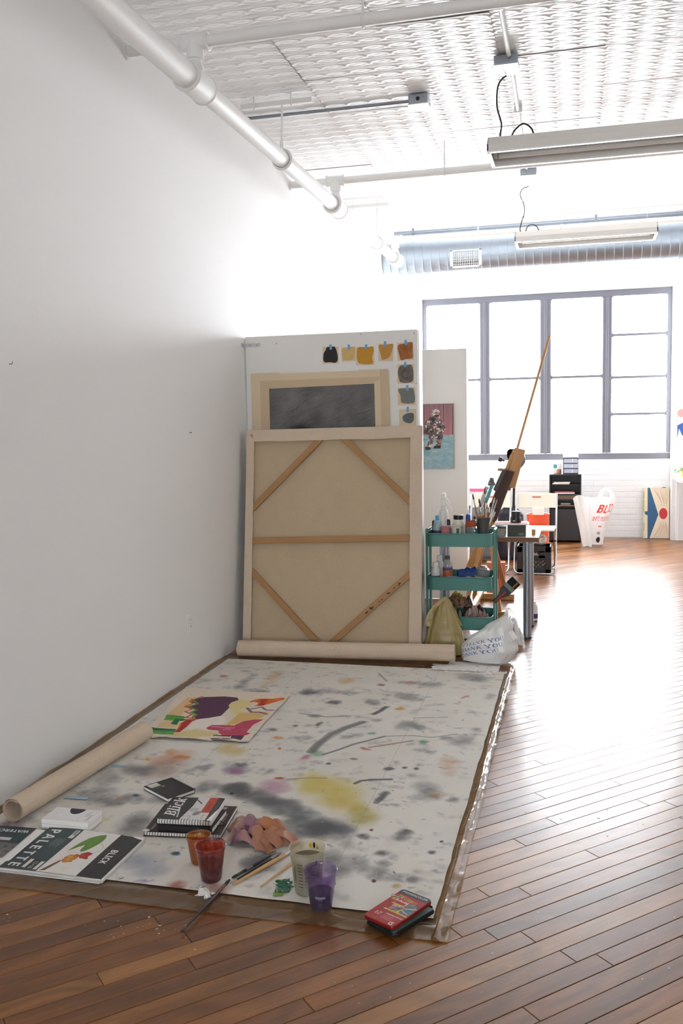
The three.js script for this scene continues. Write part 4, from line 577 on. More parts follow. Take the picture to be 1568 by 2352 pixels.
// a text helper: canvas with lettering
function lettering(c, txt, x, y, px, col, font = 'bold %s sans-serif', align = 'left', rot = 0) { c.save(); c.translate(x, y); c.rotate(rot); c.fillStyle = col; c.font = font.replace('%s', px + 'px'); c.textAlign = align; c.textBaseline = 'middle'; c.fillText(txt, 0, 0); c.restore(); }
const topFace = (w, d, y = 0) => new THREE.PlaneGeometry(w, d).rotateX(-Math.PI / 2).translate(0, y, 0);
{ // large paint paper pad, lower left
  const W = 0.402, D = 0.322, t = thing('paper_pad', 'large paper pad lettered PALETTE with a tulip picture on the cover', 'paper pad', [0.5405, FY - 0.001, -2.812], 0.0);
  const r = rng(31);
  const sheets = []; for (let k = 0; k < 7; k++) sheets.push(bx(W + rr(-0.006, 0.006, r), 0.0016, D + rr(-0.006, 0.006, r), rr(-0.004, 0.004, r), 0.001 + k * 0.0018, 0.004 + rr(-0.006, 0.006, r)));
  mk('sheets', sheets, M.paper, t);
  mk('torn_sheet', grid(40, 10, (u, v) => [-W / 2 - 0.004 + u * (W + 0.004), 0.0135 + 0.003 * fbm(u * 6, v * 4) , D / 2 + 0.012 - v * 0.05 + 0.004 * fbm(u * 11, 2)]), M.paper, t);
  const tex = canvasTex(1024, 820, (c, w, h) => {
    c.fillStyle = '#e7e3de'; c.fillRect(0, 0, w, h);
    c.fillStyle = '#263b40'; c.fillRect(0, 0, w * 0.37, h); c.fillStyle = '#17181a'; c.fillRect(w * 0.76, 0, w * 0.24, h);
    [...'PALETTE'].forEach((ch, i) => lettering(c, ch, w * 0.105, h * (0.085 + i * 0.136), 150, '#e9e6e1', 'bold %s sans-serif', 'center', Math.PI / 2));
    c.save(); c.translate(w * 0.108, h * 0.05); c.restore();
    lettering(c, 'BLICK', w * 0.86, h * 0.36, 96, '#efedea', 'bold %s sans-serif', 'left', Math.PI / 2);
    c.fillStyle = '#e0dcd6'; for (const [x, y, a, b] of [[0.3, 0.03, 0.05, 0.1], [0.3, 0.14, 0.05, 0.08], [0.32, 0.79, 0.035, 0.18], [0.2, 0.76, 0.035, 0.19]]) c.fillRect(x * w, y * h, a * w, b * h);
    c.fillStyle = '#151515'; c.fillRect(w * 0.245, h * 0.77, w * 0.07, h * 0.18); lettering(c, '12×16', w * 0.28, h * 0.79, 50, '#e7e3de', '%s sans-serif', 'left', Math.PI / 2);
    for (let i = 0; i < 9; i++) { c.fillStyle = 'rgba(220,220,216,0.55)'; c.fillRect(w * (0.2 + i * 0.0125), h * 0.25, 3, h * (0.14 + 0.1 * ((i * 37) % 5) / 5)); }
    for (let i = 0; i < 14; i++) { c.fillStyle = '#333'; c.fillRect(w * 0.305 + 3, h * 0.04 + i * 5, 30, 2 + (i % 3)); }
    // tulip: leaves, blossom, stem, brush
    const bl = (x, y, a, b, rot, col) => { c.fillStyle = col; c.beginPath(); c.ellipse(x * w, y * h, a * w, b * h, rot, 0, 7); c.fill(); };
    for (let i = 0; i < 26; i++) bl(0.42 + 0.2 * r(), 0.45 + 0.45 * r(), 0.02 + 0.03 * r(), 0.03 * r() + 0.01, r() * 3, 'rgba(226,176,120,0.12)');
    c.fillStyle = '#5e8a2c'; c.beginPath(); c.moveTo(w * 0.44, h * 0.5); c.bezierCurveTo(w * 0.46, h * 0.3, w * 0.5, h * 0.1, w * 0.63, h * 0.05); c.bezierCurveTo(w * 0.68, h * 0.14, w * 0.66, h * 0.3, w * 0.6, h * 0.46); c.bezierCurveTo(w * 0.56, h * 0.52, w * 0.54, h * 0.5, w * 0.54, h * 0.34); c.bezierCurveTo(w * 0.5, h * 0.36, w * 0.48, h * 0.46, w * 0.44, h * 0.5); c.fill();
    for (let i = 0; i < 24; i++) { c.strokeStyle = ['rgba(150,185,70,0.5)', 'rgba(50,90,30,0.45)', 'rgba(120,160,50,0.5)'][i % 3]; c.lineWidth = 3 + 7 * r(); c.beginPath(); const x = w * (0.5 + 0.13 * r()), y = h * (0.1 + 0.3 * r()); c.moveTo(x, y); c.lineTo(x - 30 * r(), y + 60 * r()); c.stroke(); }
    for (let i = 0; i < 40; i++) bl(0.545 + 0.07 * (r() - 0.5), 0.66 + 0.14 * (r() - 0.5), 0.02 * r() + 0.012, 0.02 + 0.03 * r(), r() * 3, ['#d0771f', '#c75a1f', '#dba21f', '#c9821f'][i % 4]);
    for (let i = 0; i < 26; i++) bl(0.64 + 0.06 * (r() - 0.5), 0.56 + 0.12 * (r() - 0.5), 0.015 * r() + 0.012, 0.02 + 0.03 * r(), r() * 3, ['#b32c22', '#c23d28', '#a8261f'][i % 3]);
    c.strokeStyle = '#6d6350'; c.lineWidth = 3; c.beginPath(); c.moveTo(w * 0.66, h * 0.26); c.bezierCurveTo(w * 0.76, h * 0.3, w * 0.74, h * 0.5, w * 0.66, h * 0.52); c.stroke();
    c.fillStyle = '#6d4a2c'; c.beginPath(); c.moveTo(w * 0.39, h * 0.98); c.lineTo(w * 0.47, h * 0.72); c.lineTo(w * 0.49, h * 0.73); c.lineTo(w * 0.44, h * 0.96); c.fill(); c.strokeStyle = '#777'; c.lineWidth = 6; c.beginPath(); c.moveTo(w * 0.48, h * 0.72); c.lineTo(w * 0.5, h * 0.62); c.stroke();
  });
  const g = grid(24, 24, (u, v) => [-W / 2 + u * W, 0.0148 + 0.0016 * Math.sin(u * 3.1) + 0.003 * Math.pow(v, 4) * Math.sin(u * 5), D / 2 - v * D]);
  mk('cover', g, std('#ffffff', 0.42, { map: tex }), t);
}
{ // second pad, cut by the left picture edge
  const W = 0.29, D = 0.24, t = thing('paper_pad', 'dark green watercolor pad at the left edge on loose fanned sheets', 'paper pad', [0.165, FY, -2.815], 0.06);
  const r = rng(32), sh = []; for (let k = 0; k < 8; k++) { const g = bx(W + 0.02, 0.0012, D, 0.012 + k * 0.002, 0.001 + k * 0.0022, 0.01 - k * 0.001); g.rotateY(-0.16 + k * 0.022); sh.push(g); }
  mk('sheets', sh, M.paper, t);
  const tex = canvasTex(640, 530, (c, w, h) => { c.fillStyle = '#263b40'; c.fillRect(0, 0, w, h); c.fillStyle = '#6d6a67'; c.fillRect(0, h * 0.55, w, h * 0.45); for (let i = 0; i < 200; i++) { c.fillStyle = ['rgba(30,32,34,0.4)', 'rgba(160,158,154,0.3)', 'rgba(90,88,86,0.4)'][i % 3]; c.beginPath(); c.arc(r() * w, h * (0.58 + 0.4 * r()), 4 + 18 * r(), 0, 7); c.fill(); } lettering(c, 'WATERCOLOR', w * 0.95, h * 0.14, 66, '#e6e4e0', 'bold %s sans-serif', 'left', Math.PI); c.fillStyle = '#cfccc8'; c.fillRect(w * 0.66, h * 0.37, w * 0.17, h * 0.09); c.fillStyle = '#3c4f54'; c.fillRect(w * 0.5, h * 0.36, w * 0.14, h * 0.1); });
  mk('cover', topFace(W, D, 0.0205), std('#ffffff', 0.45, { map: tex }), t);
}
{ // white box
  const t = thing('clay_box', 'flat white cardboard box with a navy half disc on the lid', 'box', [0.398, FY, -3.038], 0.02);
  mk('carton', bx(0.2, 0.042, 0.116, 0, 0.021, 0, 0.004), M.paper, t);
  const tex = canvasTex(640, 372, (c, w, h) => { c.fillStyle = '#eeecea'; c.fillRect(0, 0, w, h); c.save(); c.translate(w * 0.5, -h * 0.05); c.rotate(-0.15); c.fillStyle = '#1d2036'; c.beginPath(); c.ellipse(0, 0, w * 0.17, h * 0.5, 0, 0, 7); c.fill(); c.restore(); c.strokeStyle = '#a88'; c.lineWidth = 2; c.strokeRect(w * 0.72, h * 0.1, w * 0.25, h * 0.82); lettering(c, 'CELANTIS', w * 0.925, h * 0.9, 42, '#3a3a3c', '%s sans-serif', 'left', -Math.PI / 2); for (const [x, a, l] of [[0.86, 0.16, 0.5], [0.83, 0.22, 0.34], [0.8, 0.3, 0.28]]) { c.fillStyle = '#666'; c.fillRect(w * x, h * a, 4, h * l); } c.fillStyle = '#555'; c.beginPath(); c.arc(w * 0.14, h * 0.45, 6, 0, 7); c.fill(); });
  mk('lid_print', topFace(0.192, 0.108, 0.0424), std('#ffffff', 0.5, { map: tex }), t);
  mk('lid_seam', join([bx(0.2008, 0.0012, 0.1168, 0, 0.024, 0)]), std('#bdb9b4', 0.8), t);
}
// bound books
M.coverBlack = std('#1d1d1f', 0.55); M.wire = std('#1b1a1c', 0.35, { metalness: 0.6 });
function spiral(len, y, r, n, z) { const gs = []; for (let k = 0; k < n; k++) gs.push(new THREE.TorusGeometry(r, 0.0011, 6, 14).rotateY(Math.PI / 2).translate(-len / 2 + (k + 0.5) * len / n, y, z)); return gs; }
{ // big brown sketchbook
  const W = 0.302, D = 0.258, t = thing('sketchbook', 'brown wire-bound sketchbook at the bottom of the stack', 'sketchbook', [0.852, FY, -3.156], 0.12);
  mk('pages', bx(W - 0.004, 0.014, D - 0.004, 0, 0.0085, -0.002, 0.0008), M.paper, t);
  const tex = canvasTex(640, 546, (c, w, h) => { c.fillStyle = '#3a2a25'; c.fillRect(0, 0, w, h); c.fillStyle = '#a9a29a'; c.fillRect(w * 0.8, h * 0.04, w * 0.08, h * 0.12); c.strokeStyle = '#3a2a25'; c.strokeRect(w * 0.805, h * 0.05, w * 0.07, h * 0.1); for (let i = 0; i < 22; i++) { c.fillStyle = 'rgba(200,190,180,0.55)'; c.fillRect(w * (0.79 + (i % 11) * 0.013), h * (0.35 + 0.28 * Math.floor(i / 11)), 3, h * (0.12 + 0.1 * ((i * 7) % 5) / 5)); } lettering(c, 'SKETCH PAD', w * 0.92, h * 0.28, 34, 'rgba(215,205,196,0.8)', 'bold %s sans-serif', 'left', Math.PI / 2); lettering(c, 'Recycled', w * 0.08, h * 0.9, 34, 'rgba(205,195,186,0.8)', 'bold %s sans-serif', 'left', -Math.PI / 2); });
  mk('cover', join([topFace(W, D, 0.0165)]), std('#ffffff', 0.6, { map: tex }), t);
  mk('back_cover', bx(W, 0.0014, D, 0, 0.0008, 0), std('#3a2a25', 0.7), t);
  mk('wire_binding', spiral(W, 0.0095, 0.0085, 28, D / 2 - 0.002), M.wire, t);
  mk('paint_blot', new THREE.SphereGeometry(1, 12, 6).scale(0.014, 0.0035, 0.012).translate(-W / 2 + 0.008, 0.017, D / 2 - 0.012), std('#dcd9d4', 0.5), t);
}
{ // black hardback with elastic
  const W = 0.216, D = 0.172, t = thing('black_notebook', 'thick black elastic-banded notebook in the middle of the stack', 'notebook', [0.872, FY + 0.0175, -3.125], 0.055);
  mk('pages', bx(W - 0.008, 0.017, D - 0.006, 0.003, 0.0105, -0.002, 0.001), M.paper, t);
  mk('covers', join([bx(W, 0.002, D, 0, 0.001, 0), bx(W, 0.002, D, 0, 0.0202, 0), bx(W, 0.021, 0.003, 0, 0.0106, D / 2, 0.001)]), M.coverBlack, t);
  mk('elastic_band', join([bx(0.004, 0.0225, D + 0.002, W / 2 - 0.02, 0.0107, 0), tube([[W / 2 - 0.02, 0.012, -0.02], [W / 2 + 0.012, 0.008, 0.0], [W / 2 + 0.028, 0.004, 0.012], [W / 2 - 0.006, 0.006, 0.03]], 0.0016, 30, 6)]), M.coverBlack, t);
}
{ // sketchbook on top of the stack
  const W = 0.216, D = 0.205, t = thing('sketchbook', 'wire-bound sketchbook lettered Blick with red label, topmost of the stack', 'sketchbook', [0.855, FY + 0.0392, -3.148], 0.105);
  mk('pages', bx(W - 0.004, 0.02, D - 0.004, 0.003, 0.0115, -0.002, 0.001), M.paper, t);
  const tex = canvasTex(640, 608, (c, w, h) => { c.fillStyle = '#17181a'; c.fillRect(0, 0, w, h); c.fillStyle = '#d6d4d2'; c.beginPath(); c.moveTo(w * 0.5, 0); c.lineTo(w * 0.86, 0); c.lineTo(w * 0.9, h); c.lineTo(w * 0.42, h); c.lineTo(w * 0.5, h * 0.4); c.fill(); c.fillStyle = '#b9b6b5'; c.beginPath(); c.arc(w * 0.57, h * 0.55, w * 0.085, 0, 7); c.fill(); c.fillStyle = '#8a8888'; c.beginPath(); c.ellipse(w * 0.66, h * 0.7, w * 0.06, h * 0.1, 0.4, 0, 7); c.fill(); c.strokeStyle = '#6b6a6a'; c.lineWidth = 6; c.beginPath(); c.moveTo(w * 0.48, h * 0.84); c.lineTo(w * 0.58, h * 0.82); c.lineTo(w * 0.58, h * 0.98); c.stroke(); c.strokeStyle = '#2a2a2c'; c.lineWidth = 17; c.beginPath(); c.moveTo(w * 0.5, h * 0.1); c.lineTo(w * 0.64, h * 0.28); c.stroke(); c.fillStyle = '#b8402c'; c.fillRect(w * 0.72, 0, w * 0.17, h * 0.66); c.fillStyle = '#dfd9d0'; c.fillRect(w * 0.76, h * 0.68, w * 0.12, h * 0.28); c.fillStyle = '#17181a'; c.fillRect(w * 0.89, 0, w * 0.11, h); lettering(c, 'Sketch', w * 0.805, h * 0.5, 40, '#6a1f18', 'italic bold %s serif', 'left', -Math.PI / 2); lettering(c, 'Blick', w * 0.19, h * 0.86, 190, '#eceae7', 'italic bold %s serif', 'left', -Math.PI / 2); c.strokeStyle = '#eceae7'; c.lineWidth = 14; c.beginPath(); c.moveTo(w * 0.29, h * 0.5); c.lineTo(w * 0.36, h * 0.9); c.stroke(); for (let i = 0; i < 3; i++) { c.fillStyle = 'rgba(220,220,220,0.5)'; c.fillRect(w * (0.92 + i * 0.02), h * 0.1, 3, h * 0.75); } c.fillStyle = '#444'; c.fillRect(w * 0.8, h * 0.74, 5, h * 0.18); });
  mk('cover', grid(16, 16, (u, v) => [-W / 2 + u * W, 0.0222 + 0.006 * Math.pow(u, 3) * v - 0.004 * (u > 0.9 ? (u - 0.9) * 10 : 0), D / 2 - v * D]), std('#ffffff', 0.4, { map: tex }), t);
  mk('back_cover', bx(W, 0.0014, D, 0, 0.0008, 0), M.coverBlack, t);
  mk('wire_binding', spiral(W, 0.0125, 0.0105, 20, D / 2 - 0.003), M.wire, t);
}
{ // small black notebook apart
  const W = 0.19, D = 0.134, t = thing('black_notebook', 'small black wire-bound notebook lying apart behind the stack', 'notebook', [0.63, FY, -3.422], -0.56);
  mk('pages', bx(W - 0.004, 0.012, D - 0.004, 0, 0.0075, 0.001, 0.0008), M.paper, t);
  const tex = canvasTex(512, 360, (c, w, h) => { c.fillStyle = '#1d1d1f'; c.fillRect(0, 0, w, h); c.fillStyle = '#c9c3a8'; c.fillRect(w * 0.03, h * 0.55, w * 0.2, h * 0.36); c.fillStyle = '#d8d8d6'; c.fillRect(w * 0.03, h * 0.55, w * 0.1, h * 0.36); c.fillStyle = '#27402f'; c.fillRect(w * 0.23, h * 0.5, w * 0.13, h * 0.42); c.fillStyle = '#a8a55c'; c.fillRect(w * 0.29, h * 0.5, w * 0.05, h * 0.1); });
  mk('cover', topFace(W, D, 0.0148), std('#ffffff', 0.5, { map: tex }), t);
  mk('covers', join([bx(W, 0.0016, D, 0, 0.0008, 0), bx(W, 0.0012, D, 0, 0.0139, 0)]), M.coverBlack, t);
  mk('wire_binding', spiral(W - 0.01, 0.0085, 0.0085, 16, -D / 2 + 0.001), M.wire, t);
}
// ---------- cups, rag, brushes, tin ----------
function cupWall(r0, r1, h, th = 0.0007, rings = []) {   // double-walled open cup with floor
  const rad = (y) => r0 + (r1 - r0) * y / h, P = [[0.0001, 0.0]];
  P.push([r0 - 0.003, 0], [r0, 0.003]);
  for (let k = 1; k <= 24; k++) { const y = 0.003 + (h - 0.006) * k / 24; let b = 0; for (const [yy, a] of rings) b += a * Math.exp(-Math.pow((y - yy) / 0.003, 2)); P.push([rad(y) + b, y]); }
  P.push([r1 + 0.0025, h - 0.001], [r1 + 0.003, h + 0.0005], [r1 + 0.001, h + 0.0015], [r1 - th, h - 0.001]);
  if (th < 0) return lathe(P.slice(0, -1), 56);            // film-thin plastic: a single sheet
  for (let k = 24; k >= 1; k--) { const y = 0.004 + (h - 0.006) * k / 24; let b = 0; for (const [yy, a] of rings) b += a * Math.exp(-Math.pow((y - yy) / 0.003, 2)); P.push([rad(y) - th + b, y]); }
  P.push([r0 - 0.002, 0.0035], [0.0001, 0.0035]);
  return lathe(P, 56);
}
function fill(r0, r1, h, y) { const rad = (t) => r0 + (r1 - r0) * t / h - 0.0016; return lathe([[0.0001, 0.0042], [rad(0.005), 0.0042], [rad(y), y], [rad(y) - 0.002, y - 0.0006], [0.0001, y - 0.0006]], 48); }
function label(r0, r1, h, y0, y1, th0, len, off = 0.0005) { const rad = (y) => r0 + (r1 - r0) * y / h + off; return grid(30, 4, (u, v) => { const y = y0 + (y1 - y0) * v, a = th0 - len / 2 + len * u; return [rad(y) * Math.sin(a), y, rad(y) * Math.cos(a)]; }); }
function splat(w, h, seed, cols, n, s0, s1) { return canvasTex(w, h, (c) => { const r = rng(seed); for (let i = 0; i < n; i++) { c.fillStyle = cols[Math.floor(r() * cols.length)]; c.globalAlpha = 0.25 + 0.6 * r(); c.beginPath(); c.ellipse(r() * w, r() * h, s0 + r() * s1, s0 + r() * s1 * 1.6, r() * 3, 0, 7); c.fill(); } }); }
const stain = (base, seed, cols, n = 130) => canvasTex(512, 256, (c, w, h) => { c.fillStyle = base; c.fillRect(0, 0, w, h); const r = rng(seed); for (let i = 0; i < n; i++) { const x = r() * w, y = r() * h, s = 8 + r() * 46, g = c.createRadialGradient(x, y, 0, x, y, s), k = cols[Math.floor(r() * cols.length)]; g.addColorStop(0, k + '90'); g.addColorStop(1, k + '00'); c.fillStyle = g; c.fillRect(x - s, y - s, 2 * s, 2 * s); } });
{
  const t = thing('paint_cup', 'short round cup of orange-red paint water beside the sketchbooks', 'cup', [1.011, FY, -2.863]);
  mk('cup_wall', cupWall(0.029, 0.0425, 0.1, -1, [[0.09, 0.002]]), phys('#ffffff', 0.3, { map: stain('#d08a48', 51, ['#d2844a', '#b88a52', '#e6be82', '#d0664a']), transmission: 0.75, thickness: 0 }), t);
  mk('paint_water', fill(0.029, 0.0425, 0.1, 0.072), phys('#a8240f', 0.12), t);
  const t2 = thing('paint_cup', 'tall clear cup smeared with red and dark maroon paint water', 'cup', [1.102, FY, -2.757]);
  mk('cup_wall', cupWall(0.034, 0.0515, 0.124, -1, [[0.112, 0.0015], [0.094, -0.001], [0.03, 0.0008], [0.018, 0.0008]]), phys('#ffffff', 0.22, { map: stain('#d9a4a6', 52, ['#c0605a', '#bf6a8c', '#b8643c', '#e6c6ca', '#a0404c', '#cf7a74']), transmission: 0.9, thickness: 0 }), t2);
  mk('paint_water', fill(0.034, 0.0515, 0.124, 0.062), phys('#4a0f18', 0.15), t2);
  mk('paint_smear', label(0.034, 0.0515, 0.124, 0.066, 0.115, 3.4, 1.9, -0.0016), phys('#ffffff', 0.4, { map: stain('#b04a26', 53, ['#d0703a', '#a0301c', '#c85a60', '#7a3a22']), transmission: 0.3, thickness: 0 }), t2);
  const t3 = thing('measuring_cup', 'large cloudy measuring cup with printed marks and dirty water', 'cup', [1.448, FY, -2.759]);
  mk('cup_wall', cupWall(0.045, 0.0605, 0.15, -1, [[0.128, 0.0012], [0.14, -0.0008]]), phys('#ffffff', 0.35, { map: stain('#e3dcc8', 54, ['#cfc3a0', '#f0ece0', '#b8a880', '#d8d0ba']), transmission: 0.7, thickness: 0 }), t3);
  mk('paint_water', fill(0.045, 0.0605, 0.15, 0.112), phys('#6d6a59', 0.12), t3);
  const marks = canvasTex(512, 512, (c, w, h) => { c.fillStyle = '#000'; c.fillRect(0, 0, w, h); c.fillStyle = '#fff'; for (let i = 0; i < 8; i++) { c.fillRect(w * 0.3, h * (0.05 + i * 0.115), w * 0.16, 12); c.fillRect(w * 0.52, h * (0.055 + i * 0.115), w * 0.1, 8); c.fillRect(w * 0.74, h * (0.06 + i * 0.115), w * 0.12, 10); } c.fillRect(w * 0.16, h * 0.2, 14, h * 0.5); }, false);
  mk('printed_marks', label(0.045, 0.0605, 0.15, 0.02, 0.118, 0.05, 2.0), std('#2b2724', 0.5, { alphaMap: marks, alphaTest: 0.5, transparent: true }), t3);
  mk('paint_smear', join([new THREE.SphereGeometry(1, 10, 8).scale(0.006, 0.008, 0.0012).translate(-0.006, 0.128, -0.0563), new THREE.SphereGeometry(1, 10, 8).scale(0.004, 0.006, 0.0012).translate(0.018, 0.124, -0.0535)]), std('#c4a51e', 0.4), t3);
  mk('paint_smear', join([new THREE.SphereGeometry(1, 10, 8).scale(0.004, 0.011, 0.0012).translate(0.006, 0.13, -0.0563), new THREE.SphereGeometry(1, 10, 8).scale(0.0035, 0.009, 0.0012).rotateZ(-0.3).translate(0.036, 0.118, 0.0448).rotateY(0.1)]), std('#191714', 0.4), t3);
  const t4 = thing('paint_cup', 'clear cup lettered TEAVANA with deep purple paint water', 'cup', [1.519, FY, -2.666]);
  mk('cup_wall', cupWall(0.0345, 0.0525, 0.126, -1, [[0.112, 0.0014]]), phys('#ffffff', 0.2, { map: stain('#c6b6d8', 55, ['#a890c4', '#dcd2e8', '#9478b4', '#bba6d0']), transmission: 0.9, thickness: 0 }), t4);
  mk('paint_water', fill(0.0345, 0.0525, 0.126, 0.054), phys('#1d0f2e', 0.1), t4);
  const word = canvasTex(768, 192, (c, w, h) => { c.fillStyle = '#000'; c.fillRect(0, 0, w, h); lettering(c, 'TEAVANA', w / 2, h * 0.36, 150, '#fff', '%s sans-serif', 'center'); lettering(c, 'tea for us all', w / 2, h * 0.84, 44, '#fff', '%s sans-serif', 'center'); }, false);
  mk('printed_word', label(0.0345, 0.0525, 0.126, 0.042, 0.056, 0.22, 0.98), std('#c9b9d8', 0.5, { alphaMap: word, alphaTest: 0.4, transparent: true }), t4);
  const badge = canvasTex(256, 256, (c, w, h) => { c.fillStyle = '#123c30'; c.beginPath(); c.arc(128, 128, 126, 0, 7); c.fill(); c.strokeStyle = '#dfe6e2'; c.lineWidth = 10; c.beginPath(); c.arc(128, 128, 74, 0, 7); c.stroke(); for (let i = 0; i < 12; i++) { c.save(); c.translate(128, 128); c.rotate(i / 12 * 6.283); lettering(c, 'ARBUCKSTARBK'[i], 0, -100, 34, '#e8eeea', 'bold %s sans-serif', 'center'); c.restore(); } });
  const bg = new THREE.CircleGeometry(0.0135, 32); const bm = mk('round_badge', bg, std('#ffffff', 0.5, { map: badge, side: THREE.DoubleSide }), t4); bm.position.set(0.0415, 0.083, -0.0195); bm.rotation.set(0.1, 2.02, 0);
}
// crumpled cloth and paper
function crumple(n, sx, sy, sz, seed, fold = 1, spread = 1) {   // a cloth pushed together into rounded, overhanging folds
  return grid(n, n, (u, v) => {
    const a = (u - 0.5) * 2, b = (v - 0.5) * 2, rad = Math.min(1.2, Math.hypot(a, b)), U = u * 2.3 * fold, W = v * 2.3 * fold;
    const w1 = pn(U, W, seed, 2), w2 = pn(U + 9.1, W + 4.3, seed + 5.5, 2), w3 = pn(U * 1.25 + 2.2, W * 1.25 + 7.7, seed + 11.3, 2);
    const ridge = Math.cos(w3 * 6.0 + a * 1.5);
    return [sx * (a * 0.7 * spread + w1 * 0.8 + 0.1 * Math.sin(w3 * 6)), sy * Math.max(0.004, 0.42 + 0.3 * ridge + 0.55 * w2 - 0.5 * rad * rad + 0.12), sz * (b * 0.7 * spread + w2 * 0.8 + 0.1 * Math.cos(w3 * 6))];
  });
}
function bundle(seed0, R0_, H, n) {   // cloth bunched into curled, overlapping folds over a low base; R0_ and H scale a rag about 0.25 m wide and 0.09 m high
  const parts = [], q = rng(seed0);
  parts.push(grounded(crumple(50, 0.12 * R0_, 0.06 * H, 0.09 * R0_, seed0 * 0.7, 1)));
  for (let k = 0; k < n; k++) {
    const a0 = q() * 6.283, rad = 0.02 + 0.075 * Math.sqrt(q()), cx = rad * 1.15 * Math.cos(a0), cz = rad * 0.8 * Math.sin(a0), top = 0.035 + 0.05 * (1 - rad / 0.1) + 0.02 * q(), dir = q() * 6.283, len = 0.05 + 0.05 * q(), wd = 0.022 + 0.02 * q(), tw = (q() - 0.5) * 2.2, seed = k * 3.1 + seed0;
    parts.push(grid(26, 16, (u, v) => {
      const t = (u - 0.5) * 2, w = (v - 0.5) * 2, arch = 1 - t * t * 0.85, ang = dir + tw * t, curl = w * 1.9 + 0.5 * pn(u * 2, v * 2, seed);
      const R = wd * (0.75 + 0.35 * pn(u * 1.6, seed, 2.2, 1)), px = cx + Math.cos(dir) * len * t * 0.75 - Math.sin(ang) * R * Math.sin(curl), pz = cz + Math.sin(dir) * len * t * 0.75 + Math.cos(ang) * R * Math.sin(curl);
      return [px * R0_, H * Math.max(0.002, top * arch - R * (1 - Math.cos(curl)) * 0.9 + 0.006 * pn(u * 3, v * 3, seed + 2)), pz * R0_];
    }));
  }
  return parts;
}
function grounded(g) { g.computeBoundingBox(); g.translate(0, -g.boundingBox.min.y, 0); return g; }
{
  const tex = canvasTex(512, 512, (c, w, h) => { c.fillStyle = '#b79a86'; c.fillRect(0, 0, w, h); const r = rng(71); for (let i = 0; i < 120; i++) { const x = r() * w, y = r() * h, s = 30 + r() * 90, g = c.createRadialGradient(x, y, 0, x, y, s); const q = x > w * 0.6 ? ['#b8784a', '#a86a4a', '#c49a70', '#8f5c50'] : x > w * 0.3 ? ['#7d5a74', '#9a6a6a', '#8a6488', '#b08a80', '#6a4a6e'] : ['#c8ab90', '#b89078', '#a87060', '#d2bca4', '#8a4a50']; const k = q[Math.floor(r() * q.length)]; g.addColorStop(0, k + 'b0'); g.addColorStop(1, k + '00'); c.fillStyle = g; c.fillRect(x - s, y - s, 2 * s, 2 * s); } c.fillStyle = '#2f5a3a'; for (let i = 0; i < 14; i++) { c.globalAlpha = 0.6; c.beginPath(); c.ellipse(w * (0.2 + 0.06 * r()), h * (0.62 + 0.08 * r()), 6 + 12 * r(), 6 + 10 * r(), 0, 0, 7); c.fill(); } c.globalAlpha = 1; });
  const parts = bundle(19, 1, 1, 17);
  const g = join(parts); const p = g.attributes.position, uv = g.attributes.uv; for (let i = 0; i < p.count; i++) uv.setXY(i, 0.5 + p.getX(i) * 3.6 + p.getY(i) * 1.2, 0.5 + p.getZ(i) * 3.2 + p.getY(i) * 2);
  one('crumpled_rag', 'crumpled rag dyed orange, mauve and brown beside the sketchbooks', 'rag', g, std('#ffffff', 0.92, { map: tex, bumpMap: weave, bumpScale: 0.0004 }), [1.155, FY, -3.085], -0.25);
  const tis = grounded(crumple(40, 0.03, 0.042, 0.025, 41, 1.1));
  const ti = thing('crumpled_tissue', 'small crumpled white tissue on the near edge of the cloth', 'tissue', [1.122, 0.012, -2.645]);
  mk('tissue_wad', tis, std('#e9e4df', 0.9), ti); mk('red_spot', new THREE.SphereGeometry(1, 8, 6).scale(0.004, 0.0015, 0.003).translate(0.004, 0.03, 0.006), std('#a8331f', 0.6), ti);
  // dried paint scrap
  const ps = thing('paint_scrap', 'curled scrap of dried green paint beside the measuring cup', 'dried paint', [1.362, FY, -2.765], 0.3);
  mk('green_flake', grid(24, 24, (u, v) => { const a = (u - 0.5) * 0.05, b = (v - 0.5) * 0.085, cut = 0.016 * fbm(v * 7, 3); return [a + cut, 0.001 + 0.007 * Math.max(0, fbm(u * 5, v * 7, 4) + 0.3), b]; }), phys('#1f6141', 0.25), ps);
  mk('lime_tip', grid(8, 6, (u, v) => [-0.02 + (u - 0.5) * 0.034 + 0.003 * fbm(v * 4, 2), 0.001 + 0.003 * Math.abs(fbm(u * 4, v * 4, 8)), 0.052 + (v - 0.5) * 0.02]), phys('#6f8f22', 0.3), ps);
}
